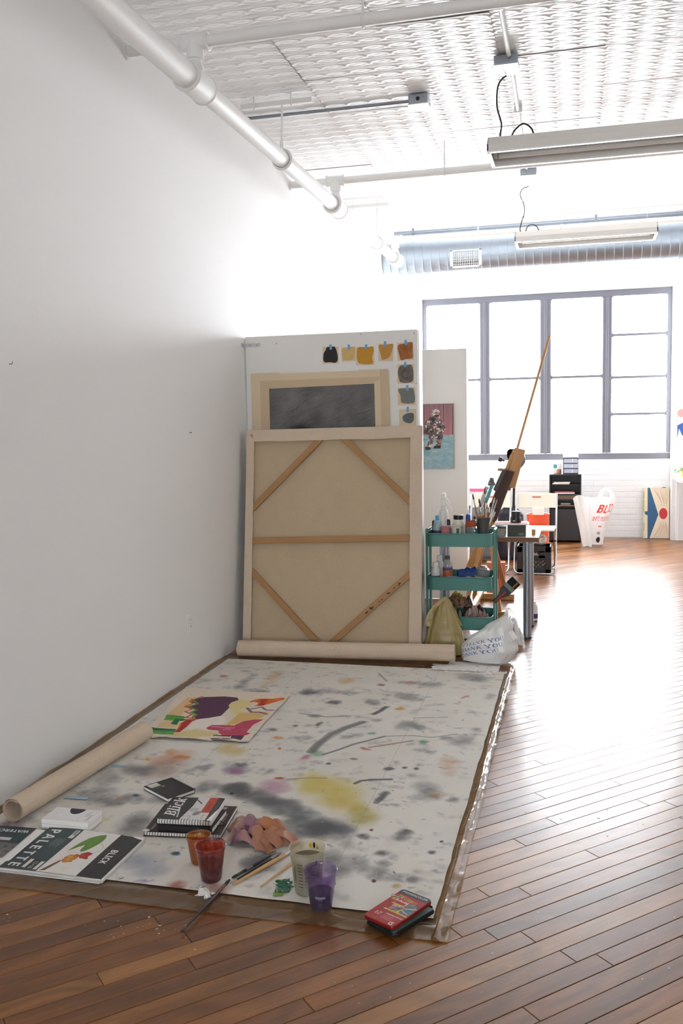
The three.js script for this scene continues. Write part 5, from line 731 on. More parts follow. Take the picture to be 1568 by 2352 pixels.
// brushes lying on the cloth
M.handleWood = std('#c49a63', 0.4); M.ferrule = std('#c8c9cc', 0.25, { metalness: 0.9 }); M.blackLacquer = std('#1a191b', 0.3);
function brush(name, lab, a, b, spec, group) {           // from tail a to tip b
  const A = V(...a), B = V(...b), d = B.clone().sub(A), L = d.length();
  const t = thing(name, lab, spec.cat || 'brush', a, 0, group); t.quaternion.setFromUnitVectors(V(0, 1, 0), d.normalize());
  const r = spec.r, hl = spec.ferrule ? L * 0.76 : L;
  mk('handle', lathe([[0.0001, 0], [r * 0.55, 0.002], [r * 0.62, L * 0.1], [r * (spec.taper || 1), hl * 0.7], [r * 0.85, hl - 0.002], [0.0001, hl]], 18), spec.mat, t);
  if (spec.tail) mk('dipped_tail', lathe([[0.0001, -0.0005], [r * 0.7, 0.001], [r * 0.75, L * 0.07], [0.0001, L * 0.071]], 16), spec.tail, t);
  if (spec.ferrule) { mk('ferrule', lathe([[r * 0.75, hl - 0.006], [r * 0.9, hl], [r * 0.8, L * 0.9]], 18), spec.ferrule, t); mk('bristles', lathe([[r * 0.8, L * 0.88], [r * 0.95, L * 0.93], [r * 0.6, L * 0.985], [0.0001, L]], 16), spec.bristle, t); }
  if (spec.band) mk('grip_band', lathe([[r * 1.03, L * spec.band[0]], [r * 1.03, L * spec.band[1]]], 18), spec.bandMat, t);
  return t;
}
{
  const y = FY + 0.006;
  brush('paint_brush', 'short black brush with grey band, leftmost of the lying brushes', [1.249, y, -2.955], [1.172, y, -2.768], { r: 0.0058, mat: M.blackLacquer, band: [0.5, 0.66], bandMat: std('#6a6866', 0.5), ferrule: std('#4b4d50', 0.35, { metalness: 0.6 }), bristle: std('#23302a', 0.8), taper: 1 });
  brush('paint_brush', 'thin black brush with clear tip lying along the bare wooden one', [1.192, y - 0.001, -2.765], [1.278, y - 0.001, -2.985], { r: 0.005, mat: M.blackLacquer, ferrule: std('#9c9ea0', 0.3, { metalness: 0.5 }), bristle: std('#8f8d8a', 0.7), taper: 1 });
  brush('paint_brush', 'bare wooden brush lying with its metal ferrule behind the measuring cup', [1.19, y, -2.728], [1.332, y, -3.045], { r: 0.0072, mat: M.handleWood, ferrule: M.ferrule, bristle: std('#d8cdb8', 0.8), taper: 1.05 });
  brush('wooden_stick', 'thin wooden brush handle pointing at the measuring cup', [1.286, FY + 0.004, -2.737], [1.36, FY + 0.004, -2.985], { r: 0.0042, mat: M.handleWood, cat: 'stick', taper: 1 });
  brush('paint_brush', 'dark purple-handled brush hanging over the near edge of the cloth', [1.142, 0.012, -2.425], [1.172, FY + 0.01, -2.752], { r: 0.0058, mat: std('#2a2026', 0.4), tail: std('#33203c', 0.4), ferrule: std('#6a4a44', 0.5, { metalness: 0.4 }), bristle: std('#1f1a1a', 0.8), taper: 1 });
}
{ // pencil tin with its printed lid askew on the tray
  const t = thing('pencil_tin', 'red pencil tin lettered PRISMACOLOR at the near corner of the cloth', 'pencil tin', [1.776, 0.012, -2.657], -0.525);
  const W = 0.122, D = 0.2;
  const rr4 = (w, d, r) => { const s = new THREE.Shape(); s.moveTo(-w / 2 + r, -d / 2); s.lineTo(w / 2 - r, -d / 2); s.absarc(w / 2 - r, -d / 2 + r, r, -Math.PI / 2, 0); s.lineTo(w / 2, d / 2 - r); s.absarc(w / 2 - r, d / 2 - r, r, 0, Math.PI / 2); s.lineTo(-w / 2 + r, d / 2); s.absarc(-w / 2 + r, d / 2 - r, r, Math.PI / 2, Math.PI); s.lineTo(-w / 2, -d / 2 + r); s.absarc(-w / 2 + r, -d / 2 + r, r, Math.PI, Math.PI * 1.5); return s; };
  const slab = (w, d, r, h, bev = 0.0015) => new THREE.ExtrudeGeometry(rr4(w - 2 * bev, d - 2 * bev, r), { depth: h - 2 * bev, bevelEnabled: true, bevelSize: bev, bevelThickness: bev, bevelSegments: 2, curveSegments: 8 }).rotateX(-Math.PI / 2).translate(0, bev, 0);
  const tray = mk('tray', join([slab(W, D, 0.014, 0.008), bx(W - 0.03, 0.014, 0.002, 0, 0.007, -D / 2 + 0.001), bx(W - 0.03, 0.014, 0.002, 0, 0.007, D / 2 - 0.001), bx(0.002, 0.014, D - 0.03, W / 2 - 0.001, 0.007, 0), bx(0.002, 0.014, D - 0.03, -W / 2 + 0.001, 0.007, 0)]), std('#33363a', 0.35, { metalness: 0.5 }), t); tray.position.set(0.008, 0, 0.002);
  mk('tray_liner', join([bx(W - 0.012, 0.002, D - 0.012, 0, 0.0095, 0)]), std('#5d6f66', 0.5), tray);
  const lid = mk('lid', slab(W, D, 0.014, 0.012, 0.0025), std('#8c1d1d', 0.3, { metalness: 0.2 }), t); lid.position.set(-0.004, 0.0165, 0); lid.rotation.set(0.02, 0.03, 0.03);
  const tex = canvasTex(640, 1024, (c, w, h) => {
    c.fillStyle = '#a01b1e'; c.fillRect(0, 0, w, h); c.fillStyle = '#3a3b40'; c.fillRect(0, 0, w, h * 0.15); lettering(c, 'PRISMACOLOR', w / 2, h * 0.07, 74, '#c9c9cc', 'bold %s sans-serif', 'center');
    const r = rng(91);
    for (let i = 0; i < 12; i++) { const x = w * (0.16 + 0.055 * i), hh = 0.06; c.fillStyle = ['#d9b03a', '#a6bf3c', '#e0d06a', '#c98a3a', '#7fa04a', '#d0703a'][i % 6]; c.fillRect(x, h * 0.18 + i * 6, w * 0.026, h * hh); c.fillStyle = '#e9dcc0'; c.beginPath(); c.moveTo(x, h * 0.18 + i * 6); c.lineTo(x + w * 0.013, h * 0.165 + i * 6); c.lineTo(x + w * 0.026, h * 0.18 + i * 6); c.fill(); }
    const area = [[0.3, 0.25, 0.68, 0.42]];
    c.save(); c.beginPath(); c.rect(w * 0.32, h * 0.3, w * 0.68, h * 0.36); c.clip(); c.fillStyle = '#4a4f5a'; c.fillRect(0, 0, w, h);
    for (let i = 0; i < 170; i++) { c.strokeStyle = ['#c9a62e', '#d8c24a', '#3a6a8a', '#7a4a9a', '#b8703a', '#2f7a5a', '#d07a5a', '#e0d8b0', '#445a9a'][Math.floor(r() * 9)]; c.globalAlpha = 0.7; c.lineWidth = 8 + 26 * r(); c.beginPath(); const x = w * (0.6 + 0.2 * (r() - 0.5)), y = h * (0.5 + 0.1 * (r() - 0.5)), a = r() * 6.28; c.moveTo(x + 60 * Math.cos(a), y + 60 * Math.sin(a)); c.lineTo(x + 260 * Math.cos(a), y + 200 * Math.sin(a)); c.stroke(); } c.restore(); c.globalAlpha = 1;
    c.save(); c.beginPath(); c.rect(0, h * 0.22, w * 0.3, h * 0.14); c.clip(); for (let i = 0; i < 30; i++) { c.fillStyle = ['#c9b26a', '#3a7a6a', '#b8a04a', '#7a9a8a'][i % 4]; c.fillRect(w * 0.3 * r(), h * (0.22 + 0.14 * r()), 40, 30); } c.restore();
    c.fillStyle = '#a81f22'; c.fillRect(w * 0.24, h * 0.27, w * 0.34, h * 0.16); c.strokeStyle = '#e8ded8'; c.lineWidth = 4; c.strokeRect(w * 0.24, h * 0.27, w * 0.34, h * 0.16); lettering(c, 'Scholar', w * 0.41, h * 0.33, 74, '#f0e6e0', 'italic bold %s serif', 'center'); c.fillStyle = '#d9c05a'; c.fillRect(w * 0.22, h * 0.435, w * 0.4, 22);
    lettering(c, 'ARTIST', w * 0.3, h * 0.5, 30, '#f0e6e0', 'bold %s sans-serif');
    c.save(); c.translate(w * 0.2, h * 0.64); c.rotate(0.04); c.fillStyle = '#d8b040'; c.fillRect(60, -20, w * 0.74, 40); c.fillStyle = '#9a7a20'; c.fillRect(60, 8, w * 0.74, 12); c.fillStyle = '#e8d8b0'; c.beginPath(); c.moveTo(60, -20); c.lineTo(0, 0); c.lineTo(60, 20); c.fill(); c.restore();
    lettering(c, '12', w * 0.13, h * 0.8, 110, '#efe4de', 'italic %s serif'); lettering(c, 'COLORED PENCILS', w * 0.44, h * 0.745, 38, '#f0e6e0', 'bold %s sans-serif'); for (let i = 0; i < 9; i++) { c.fillStyle = 'rgba(240,220,214,0.45)'; c.fillRect(w * 0.44, h * (0.78 + i * 0.014), w * (0.3 + 0.14 * ((i * 5) % 3) / 3), 6); }
    c.strokeStyle = '#efe4de'; c.lineWidth = 16; c.beginPath(); c.arc(w * 0.85, h * 0.93, 38, 0.4, 5.6); c.stroke(); c.fillStyle = '#efe4de'; c.beginPath(); c.arc(w * 0.87, h * 0.93, 14, 0, 7); c.fill();
    c.strokeStyle = 'rgba(240,225,220,0.6)'; c.lineWidth = 3; c.beginPath(); c.moveTo(w * 0.36, h * 0.7); c.lineTo(w * 0.36, h); c.moveTo(0, h * 0.94); c.lineTo(w * 0.36, h * 0.94); c.stroke();
  });
  const face = new THREE.ShapeGeometry(rr4(W - 0.004, D - 0.004, 0.013), 8).rotateX(-Math.PI / 2).translate(0, 0.0123, 0); { const p = face.attributes.position, uv = face.attributes.uv; for (let i = 0; i < p.count; i++) uv.setXY(i, p.getX(i) / W + 0.5, 0.5 - p.getZ(i) / D); }
  mk('lid_print', face, std('#ffffff', 0.28, { map: tex }), lid);
}
// ---------- bags, loose papers, trolley and its load ----------
function bag(o) {   // closed soft bag: rings of a superellipse from the floor to a gathered top, with folds
  const { w, d, h, prof, seed, amp = 0.06, lean = [0, 0], n = 96, m = 48, pow = 0.75 } = o;
  return grid(n, m, (u, v) => {
    const a = u * Math.PI * 2, k = prof.length - 1, t = v * k, i = Math.min(k - 1, Math.floor(t)), f = t - i, sm = f * f * (3 - 2 * f);
    const p = prof[i], q = prof[i + 1], W = p[0] + (q[0] - p[0]) * sm, D = p[1] + (q[1] - p[1]) * sm, y = p[2] + (q[2] - p[2]) * f;
    const ca = Math.cos(a), sa = Math.sin(a), s = (x) => Math.sign(x) * Math.pow(Math.abs(x), pow);
    const cr = 1 - Math.abs(fbm(ca * 3.1 + 5, sa * 3.1, seed + v * 0.9 + 0.5 * fbm(v * 4, ca * 2, seed), 3)) * 4.2, fold = amp * (fbm(ca * 2.2 + 3, sa * 2.2, seed + v * 1.3, 3) * 1.1 + 0.5 * Math.max(-0.4, cr) + 0.3 * Math.sin(a * 11 + seed + 3 * fbm(v * 3, seed)) * v);
    const R = 1 + fold;
    return [w * W * s(ca) * R + lean[0] * v * v, Math.max(0.0015, h * y * (1 + 0.04 * fbm(ca * 2, sa * 2, seed + 7))), d * D * s(sa) * R + lean[1] * v * v];
  });
}
{
  const y = 0.0035;
  const pg = thing('ink_papers', 'spotted white papers under the lettered white bag', 'paper', [1.63, y, -5.63], 0.0);
  const tex = (seed) => canvasTex(512, 384, (c, w, h) => { c.fillStyle = '#efedea'; c.fillRect(0, 0, w, h); const r = rng(seed); for (let i = 0; i < 26; i++) { c.fillStyle = ['#20242a', '#3a4a3a', '#8a3a2a', '#20242a', '#c09a80'][Math.floor(r() * 5)]; c.globalAlpha = 0.8; c.beginPath(); c.ellipse(r() * w, h * (r() > 0.5 ? 0.78 + 0.2 * r() : 0.1 + 0.8 * r()), 3 + r() * r() * 20, 2 + r() * 7, 0.1, 0, 7); c.fill(); } });
  mk('sheet', grid(20, 14, (u, v) => [-0.12 + u * 0.33, 0.001 + 0.0015 * Math.abs(fbm(u * 4, v * 4)), 0.125 - v * 0.25 + 0.03 * (1 - u) * 0]), std('#ffffff', 0.75, { map: tex(4) }), pg);
  mk('torn_sheet', grid(30, 12, (u, v) => [-0.21 + u * 0.34 + (u < 0.05 ? 0.025 * fbm(v * 6, 3) : 0), 0.0035 + 0.003 * Math.abs(fbm(u * 5, v * 3, 5)), 0.1 - v * 0.14 + (v < 0.05 ? 0.008 * fbm(u * 14, 2) : 0)]), std('#ffffff', 0.75, { map: tex(9) }), pg);
}
M.bagKhaki = phys('#b7a468', 0.35, { transmission: 0.3, thickness: 0, side: THREE.DoubleSide });
M.bagWhite = phys('#eeeeec', 0.3, { transmission: 0.3, thickness: 0, side: THREE.DoubleSide });
{
  const t = thing('plastic_bag', 'khaki plastic carrier bag standing in front of the trolley', 'bag', [1.45, 0.002, -5.95], 0.0);
  mk('bag_body', bag({ w: 0.128, d: 0.072, h: 0.33, seed: 4, amp: 0.1, prof: [[0.6, 0.6, 0], [1.05, 1.0, 0.03], [1.02, 1.0, 0.22], [0.88, 0.85, 0.45], [0.66, 0.6, 0.7], [0.4, 0.32, 0.95], [0.2, 0.16, 1.12], [0.1, 0.1, 1.17]] }), M.bagKhaki, t);
  mk('handle', grid(40, 6, (u, v) => { const k = 1 - u, w = 0.03 + 0.02 * u; return [-0.115 * Math.pow(u, 0.8) - 0.02 * Math.sin(u * 3.1) + 0.012 + (v - 0.5) * w, 0.385 - 0.19 * u + 0.012 * Math.sin(u * 3.1), 0.02 + 0.03 * u + 0.01 * fbm(u * 4, v * 2)]; }), M.bagKhaki, t);
  mk('handle', grid(30, 6, (u, v) => { const w = 0.03 + 0.015 * u; return [0.01 + 0.085 * Math.pow(u, 0.9) + (v - 0.5) * w, 0.388 - 0.2 * u, -0.015 - 0.02 * u + 0.01 * fbm(u * 4, v * 2, 3)]; }), M.bagKhaki, t);
}
{
  const t = thing('plastic_bag', 'white plastic carrier bag lettered THANK YOU slumped on papers', 'bag', [1.742, 0.008, -5.80], -0.12);
  const body = bag({ w: 0.175, d: 0.11, h: 0.3, seed: 11, amp: 0.1, lean: [0.13, -0.02], prof: [[0.55, 0.6, 0], [0.92, 1.0, 0.05], [1.04, 1.0, 0.28], [0.86, 0.8, 0.5], [0.5, 0.5, 0.75], [0.16, 0.2, 1.0]] });
  const tex = canvasTex(1024, 512, (c, w, h) => { c.fillStyle = '#f4f4f2'; c.fillRect(0, 0, w, h); c.save(); c.translate(w * 0.31, h * 0.52); c.scale(-1, 1); c.translate(0, 0); c.rotate(-0.42); for (const [i, s] of [[0, 44], [1, 46], [2, 40]]) lettering(c, 'THANK YOU', 30 - i * 24, -36 + i * 48, s, '#3f63a8', '%s serif', 'center'); c.restore(); });
  mk('bag_body', body, phys('#ffffff', 0.3, { map: tex, transmission: 0.28, thickness: 0, side: THREE.DoubleSide }), t);
  mk('handle', grid(60, 6, (u, v) => { const a = u * Math.PI * 1.05, w = 0.016 + 0.014 * Math.abs(Math.cos(a)); return [0.145 + 0.05 * Math.cos(a) * (u < 0.5 ? 1.15 : 0.5) + (v - 0.5) * w, 0.2 + 0.155 * Math.sin(a) - 0.08 * (u < 0.5 ? 1 - 2 * u : 0), -0.02 + 0.012 * fbm(u * 4, v)]; }), M.bagWhite, t);
  mk('waste_inside', grounded(crumple(40, 0.07, 0.09, 0.05, 61, 1)).translate(0.07, 0.012, 0.02), std('#b0774f', 0.85), t);
  const s = one('plastic_bag', 'small crumpled clear bag behind the silver table leg', 'bag', grounded(crumple(60, 0.075, 0.17, 0.06, 71, 1.1)), M.bagWhite, [1.885, 0.002, -6.32]);
}
// trolley: three enamelled trays on tube posts
M.teal = std('#4c857d', 0.4);
M.castor = std('#2b2b2d', 0.5);
{
  const W = 0.445, D = 0.33, cx = 1.53, cz = -6.26, t = thing('utility_trolley', 'teal three-tier metal trolley loaded with art supplies', 'trolley', [cx, 0, cz]);
  const tray = (y0, y1) => {
    const r = 0.05, ring = (w, d, rad, n = 10) => { const p = []; const q = [[w / 2 - rad, d / 2 - rad, 0], [-w / 2 + rad, d / 2 - rad, 1], [-w / 2 + rad, -d / 2 + rad, 2], [w / 2 - rad, -d / 2 + rad, 3]]; for (const [x, z, k] of q) for (let i = 0; i <= n; i++) { const a = k * Math.PI / 2 + i / n * Math.PI / 2; p.push([x + rad * Math.cos(a), z + rad * Math.sin(a)]); } p.push(p[0]); return p; };
    const o = ring(W, D, r), i = ring(W - 0.004, D - 0.004, r - 0.002), n = o.length - 1;
    const wall = grid(n, 1, (u, v) => { const p = o[Math.round(u * n)]; return [p[0], y0 + (y1 - y0) * v, p[1]]; }), wallIn = grid(n, 1, (u, v) => { const p = i[Math.round(u * n)]; return [p[0], y1 - (y1 - y0) * v, p[1]]; });
    const sh = new THREE.Shape(o.map(([x, z]) => new THREE.Vector2(x, z))); const fl = new THREE.ShapeGeometry(sh).rotateX(Math.PI / 2).translate(0, y0 + 0.004, 0);
    const rim = new THREE.TubeGeometry(new THREE.CatmullRomCurve3(o.slice(0, -1).map(([x, z]) => V(x, y1, z)), true, 'catmullrom', 0.1), 88, 0.0045, 8, true);
    return join([wall, wallIn, fl, fl.clone().translate(0, -0.004, 0), rim]);
  };
  for (const [a, b] of [[0.137, 0.226], [0.409, 0.498], [0.709, 0.797]]) mk('tray', tray(a, b), M.teal, t);
  for (const sx of [-1, 1]) for (const sz of [-1, 1]) mk('post', bar([sx * (W / 2 + 0.009), 0.06, sz * 0.075], [sx * (W / 2 + 0.009), 0.812, sz * 0.075], 0.026, 0.016, [1, 0, 0]), M.teal, t);
  for (const sx of [-1, 1]) { mk('handle_bar', join([rod([sx * (W / 2 + 0.009), 0.812, -0.075], [sx * (W / 2 + 0.009), 0.812, 0.075], 0.009, 0.009), new THREE.SphereGeometry(0.011, 12, 8).translate(sx * (W / 2 + 0.009), 0.812, 0.075), new THREE.SphereGeometry(0.011, 12, 8).translate(sx * (W / 2 + 0.009), 0.812, -0.075)]), M.teal, t); }
  for (const sx of [-1, 1]) for (const sz of [-1, 1]) mk('castor', join([new THREE.TorusGeometry(0.02, 0.011, 10, 20).rotateY(Math.PI / 2).translate(sx * (W / 2 + 0.005), 0.031, sz * 0.075), rod([sx * (W / 2 + 0.005), 0.035, sz * 0.075], [sx * (W / 2 + 0.005), 0.065, sz * 0.075], 0.009)]), M.castor, t);
}
// bottles and jars: profile lathes
M.plasticWhite = phys('#eceae4', 0.3, { transmission: 0.15, thickness: 0 });
let TALL = 1.62;
function bottle(name, lab, x, y, z, prof, mat, capProf, capMat, extra) {
  const t = thing(name, lab, extra?.cat || 'bottle', [x, y, z], extra?.turn || 0); t.scale.y = TALL;
  mk('body', lathe(prof, 28), mat, t);
  if (capProf) mk('cap', lathe(capProf, 24), capMat, t);
  if (extra?.label) mk('label_band', lathe([[extra.label[0], extra.label[1]], [extra.label[0], extra.label[2]]], 28), extra.label[3], t);
  if (extra?.fill) mk('contents', lathe(extra.fill, 28), extra.fillMat, t);
  return t;
}
function onTrolley(from, dy) { scene.children.slice(from).forEach((o) => { o.position.x += 0.02; o.position.y += dy; o.position.z += 0.16; }); }
let mark = scene.children.length;
{
  const y = 0.6925, z = -6.31;
  const b1 = bottle('spray_bottle', 'milky white spray bottle tallest on the trolley top', 1.38, y, -6.44, [[0.0001, 0], [0.041, 0.002], [0.042, 0.01], [0.042, 0.1], [0.034, 0.135], [0.018, 0.155], [0.0165, 0.168]], M.plasticWhite, [[0.0185, 0.163], [0.0185, 0.188], [0.016, 0.19]], M.paper);
  mk('spray_head', join([bx(0.03, 0.026, 0.05, 0.004, 0.202, 0, 0.006), bar([0.012, 0.2, 0.0], [0.05, 0.17, 0.0], 0.008, 0.012), bar([0.006, 0.186, 0.0], [0.062, 0.146, 0.0], 0.005, 0.01)]), M.paper, b1);
  bottle('paint_bottle', 'pale blue squeeze bottle with sky-blue cap on the trolley top', 1.355, y, -6.33, [[0.0001, 0], [0.03, 0.002], [0.032, 0.01], [0.032, 0.07], [0.022, 0.098], [0.012, 0.106]], phys('#a9c6cf', 0.25, { transmission: 0.3, thickness: 0 }), [[0.0135, 0.105], [0.0135, 0.124], [0.0001, 0.125]], std('#58a7cf', 0.4), { label: [0.0323, 0.012, 0.062, std('#3c4a58', 0.6)] });
  bottle('paint_bottle', 'small lilac-grey bottle with black cap between blue bottle and jar', 1.428, y, -6.37, [[0.0001, 0], [0.019, 0.001], [0.02, 0.008], [0.02, 0.065], [0.011, 0.082]], phys('#b3b3c6', 0.3, { transmission: 0.2, thickness: 0 }), [[0.0115, 0.08], [0.0115, 0.105], [0.0001, 0.106]], M.blackLacquer);
  bottle('gesso_jar', 'wide white jar with black lid in the middle of the trolley top', 1.492, y, -6.4, [[0.0001, 0], [0.043, 0.002], [0.0445, 0.01], [0.0445, 0.082], [0.036, 0.1], [0.033, 0.106]], phys('#e4ded0', 0.3), [[0.0345, 0.104], [0.0355, 0.12], [0.034, 0.122], [0.0001, 0.122]], M.blackLacquer, { cat: 'jar' });
  bottle('paint_bottle', 'black bottle with royal blue cap beside the white jar', 1.563, y, -6.37, [[0.0001, 0], [0.02, 0.001], [0.0205, 0.008], [0.0205, 0.085], [0.014, 0.1]], M.blackLacquer, [[0.0165, 0.098], [0.0165, 0.12], [0.013, 0.128], [0.0001, 0.128]], std('#2b3f8f', 0.4));
  bottle('paint_bottle', 'slim pale bottle with white cap behind the blue-capped one', 1.545, y, -6.46, [[0.0001, 0], [0.02, 0.001], [0.021, 0.008], [0.021, 0.1], [0.013, 0.118]], phys('#cfd3e0', 0.3), [[0.0145, 0.115], [0.0145, 0.142], [0.0001, 0.143]], M.paper);
  const rc = thing('tub', 'small red-stained plastic tub at the front of the trolley top', 'tub', [1.415, y, -6.305]); mk('tub_wall', cupWall(0.027, 0.034, 0.125, 0.001), phys('#cf8488', 0.35, { transmission: 0.2, thickness: 0 }), rc); mk('paint_layer', fill(0.027, 0.034, 0.125, 0.112), std('#a33338', 0.5), rc);
  const wc = thing('tub', 'pale tub with green print beside the red-stained one', 'tub', [1.492, y, -6.3]); mk('tub_wall', cupWall(0.028, 0.036, 0.135, 0.001), phys('#e2e0d8', 0.35, { transmission: 0.25, thickness: 0 }), wc); mk('green_print', label(0.028, 0.036, 0.135, 0.08, 0.12, 0.35, 0.6), std('#2f6a50', 0.5), wc);
  const gj = thing('glass_jar', 'square glass jar with an orange-brown rim near the brushes', 'jar', [1.588, y, -6.315]); gj.scale.y = 1.38; mk('glass_wall', new THREE.CylinderGeometry(0.045, 0.037, 0.098, 4, 1, true).rotateY(Math.PI / 4).translate(0, 0.05, 0), phys('#9fa5a5', 0.15, { transmission: 0.5, thickness: 0, side: THREE.DoubleSide }), gj); mk('rusty_rim', new THREE.CylinderGeometry(0.0475, 0.045, 0.028, 4, 1, true).rotateY(Math.PI / 4).translate(0, 0.107, 0), std('#a1502f', 0.7, { side: THREE.DoubleSide }), gj); mk('murky_water', new THREE.CylinderGeometry(0.041, 0.036, 0.07, 4).rotateY(Math.PI / 4).translate(0, 0.036, 0), phys('#3b4347', 0.2), gj);
  const can = thing('brush_can', 'dark grey can holding paint brushes at the trolley corner', 'can', [1.672, y, -6.33]); can.scale.y = 1.5;
  mk('can_wall', cupWall(0.039, 0.0445, 0.125, 0.0015), std('#3f3f3c', 0.45), can); mk('can_rim', new THREE.TorusGeometry(0.0455, 0.003, 8, 32).rotateX(Math.PI / 2).translate(0, 0.126, 0), std('#6d6d68', 0.3, { metalness: 0.6 }), can);
  const bb = one('black_box', 'black box with a red top edge behind the blue bottle', 'box', bx(0.05, 0.15, 0.08, 0, 0.075, 0, 0.004), M.blackLacquer, [1.322, y, -6.5]);
  // brushes in the can
  const r = rng(17), specs = [
    [-0.035, 0.02, -0.16, 0.27, '#a8743f', '#2d211b', 'slanting brown-tipped round brush leftmost in the can'], [0.0, 0.005, 0.03, 0.3, '#8c5a36', '#6b2b1d', 'tallest reddish-tipped brush standing in the can'], [-0.02, -0.01, -0.05, 0.22, '#c28a44', '#3a2a20', 'ochre-handled brush leaning left in the can'], [0.005, 0.02, -0.02, 0.2, '#b5352f', '#c9c4bb', 'red-handled brush in the middle of the can'],
    [0.02, 0.01, 0.06, 0.21, '#d6b98c', '#8a7a66', 'pale wooden brush right of the red-handled one'], [0.03, 0.0, 0.2, 0.25, '#cfc6b8', '#d9d5cc', 'white-tipped brush leaning right in the can'], [0.035, 0.015, 0.26, 0.245, '#ece9e2', '#b5ada0', 'white-handled brush leaning farthest right in the can'], [0.025, -0.015, 0.12, 0.22, '#7a5636', '#2c2420', 'dark wooden brush leaning right behind the pale one'],
    [-0.038, -0.01, -0.28, 0.15, '#7b4b33', '#4a2f28', 'short fluffy round brush leaning over the left rim'], [-0.01, -0.02, -0.1, 0.24, '#5b5f60', '#202224', 'dark palette-knife-like brush behind the tall one'], [0.012, -0.02, 0.02, 0.245, '#c9a676', '#6d5a48', 'thin tan brush behind the red-handled one'], [0.04, 0.0, 0.3, 0.2, '#a67a4c', '#3a302a', 'tan brush dipping lowest over the right rim']];
  specs.forEach(([dx, dz, lean, len, hc, bc, lab], i) => { const s = Math.sin(lean), c = Math.cos(lean), a = [1.672 + dx * 0.25 - s * 0.04, y + 0.012, -6.33 + dz * 0.3], L = len * 1.28; brush('paint_brush', lab, a, [a[0] + s * L + dx * 0.4, a[1] + c * L, a[2] + dz * 0.9], { r: i === 8 ? 0.0085 : 0.0055, mat: std(hc, 0.45), ferrule: M.ferrule, bristle: std(bc, 0.85), taper: 1.1 }, 'brushes standing in the can'); });
}
onTrolley(mark, 0.022); mark = scene.children.length;
{ // middle tray
  const y = 0.379; TALL = 1.4;
  bottle('white_bottle', 'white translucent bottle tall at the left of the middle tray', 1.352, y, -6.44, [[0.0001, 0], [0.034, 0.002], [0.035, 0.01], [0.035, 0.09], [0.022, 0.118], [0.019, 0.125]], M.plasticWhite, [[0.02, 0.123], [0.02, 0.148], [0.0001, 0.149]], M.paper);
  bottle('white_bottle', 'low white bottle with a wide cap at the front of the middle tray', 1.34, y, -6.33, [[0.0001, 0], [0.03, 0.002], [0.031, 0.008], [0.031, 0.085], [0.025, 0.1]], M.plasticWhite, [[0.021, 0.1], [0.021, 0.125], [0.0001, 0.126]], M.paper, { label: [0.0313, 0.01, 0.06, M.blackLacquer] });
  bottle('clear_bottle', 'clear bottle with dark cap and orange label in the middle tray', 1.42, y, -6.36, [[0.0001, 0], [0.033, 0.002], [0.034, 0.01], [0.034, 0.1], [0.026, 0.128], [0.015, 0.14]], phys('#dfe3e4', 0.08, { transmission: 0.75, thickness: 0 }), [[0.017, 0.138], [0.017, 0.154], [0.0001, 0.155]], std('#57534e', 0.5), { label: [0.0343, 0.03, 0.085, std('#b5613c', 0.6)] });
  mk('label_stripe', lathe([[0.0346, 0.086], [0.0346, 0.098]], 28), std('#5b4a86', 0.6), scene.children[scene.children.length - 1]);
  one('blue_packet', 'crumpled dark blue packet in the middle tray', 'packet', grid(24, 16, (u, v) => [(u - 0.5) * 0.13, 0.03 + 0.05 * Math.sin(v * Math.PI) + 0.014 * fbm(u * 5, v * 5, 3), (v - 0.5) * 0.09]), phys('#27427f', 0.25), [1.56, y + 0.05, -6.38], 0.35).rotation.z = 0.2;
  one('clear_bag', 'rounded clear plastic pouch at the right of the middle tray', 'pouch', bag({ w: 0.05, d: 0.05, h: 0.085, seed: 31, amp: 0.1, prof: [[0.8, 0.8, 0], [1, 1, 0.2], [1, 1, 0.6], [0.7, 0.7, 0.88], [0.1, 0.1, 1]] }), phys('#dcdcdc', 0.12, { transmission: 0.8, thickness: 0 }), [1.65, y + 0.057, -6.42]);
  const tubes = [['#5f86b8', 1.48, -6.32, 0.3, 'small blue paint tube lying at the front of the middle tray'], ['#d9d6c8', 1.6, -6.3, -0.2, 'cream paint tube lying at the front of the middle tray'], ['#c9c9c6', 1.655, -6.31, 0.15, 'grey paint tube lying beside the cream one']];
  for (const [col, x, z, a, lab] of tubes) { const t = thing('paint_tube', lab, 'paint tube', [x, y + 0.072, z], a, 'paint tubes in the middle tray'); mk('tube_body', grid(16, 12, (u, v) => { const w = u * Math.PI * 2, k = 1 - 0.85 * v; return [(v - 0.5) * 0.075, 0.014 * Math.sin(w) * k, 0.014 * Math.cos(w) * (0.9 + 0.3 * v)]; }), std(col, 0.4), t); mk('cap', rod([-0.052, 0, 0], [-0.037, 0, 0], 0.008, 0.009), M.paper, t); }
  one('tray_box', 'flat cardboard tray insert under the paint tubes', 'box', bx(0.24, 0.055, 0.16, 0, 0.0275, 0, 0.003), std('#8f887c', 0.8), [1.58, y, -6.36]);
}
onTrolley(mark, 0.036); mark = scene.children.length;
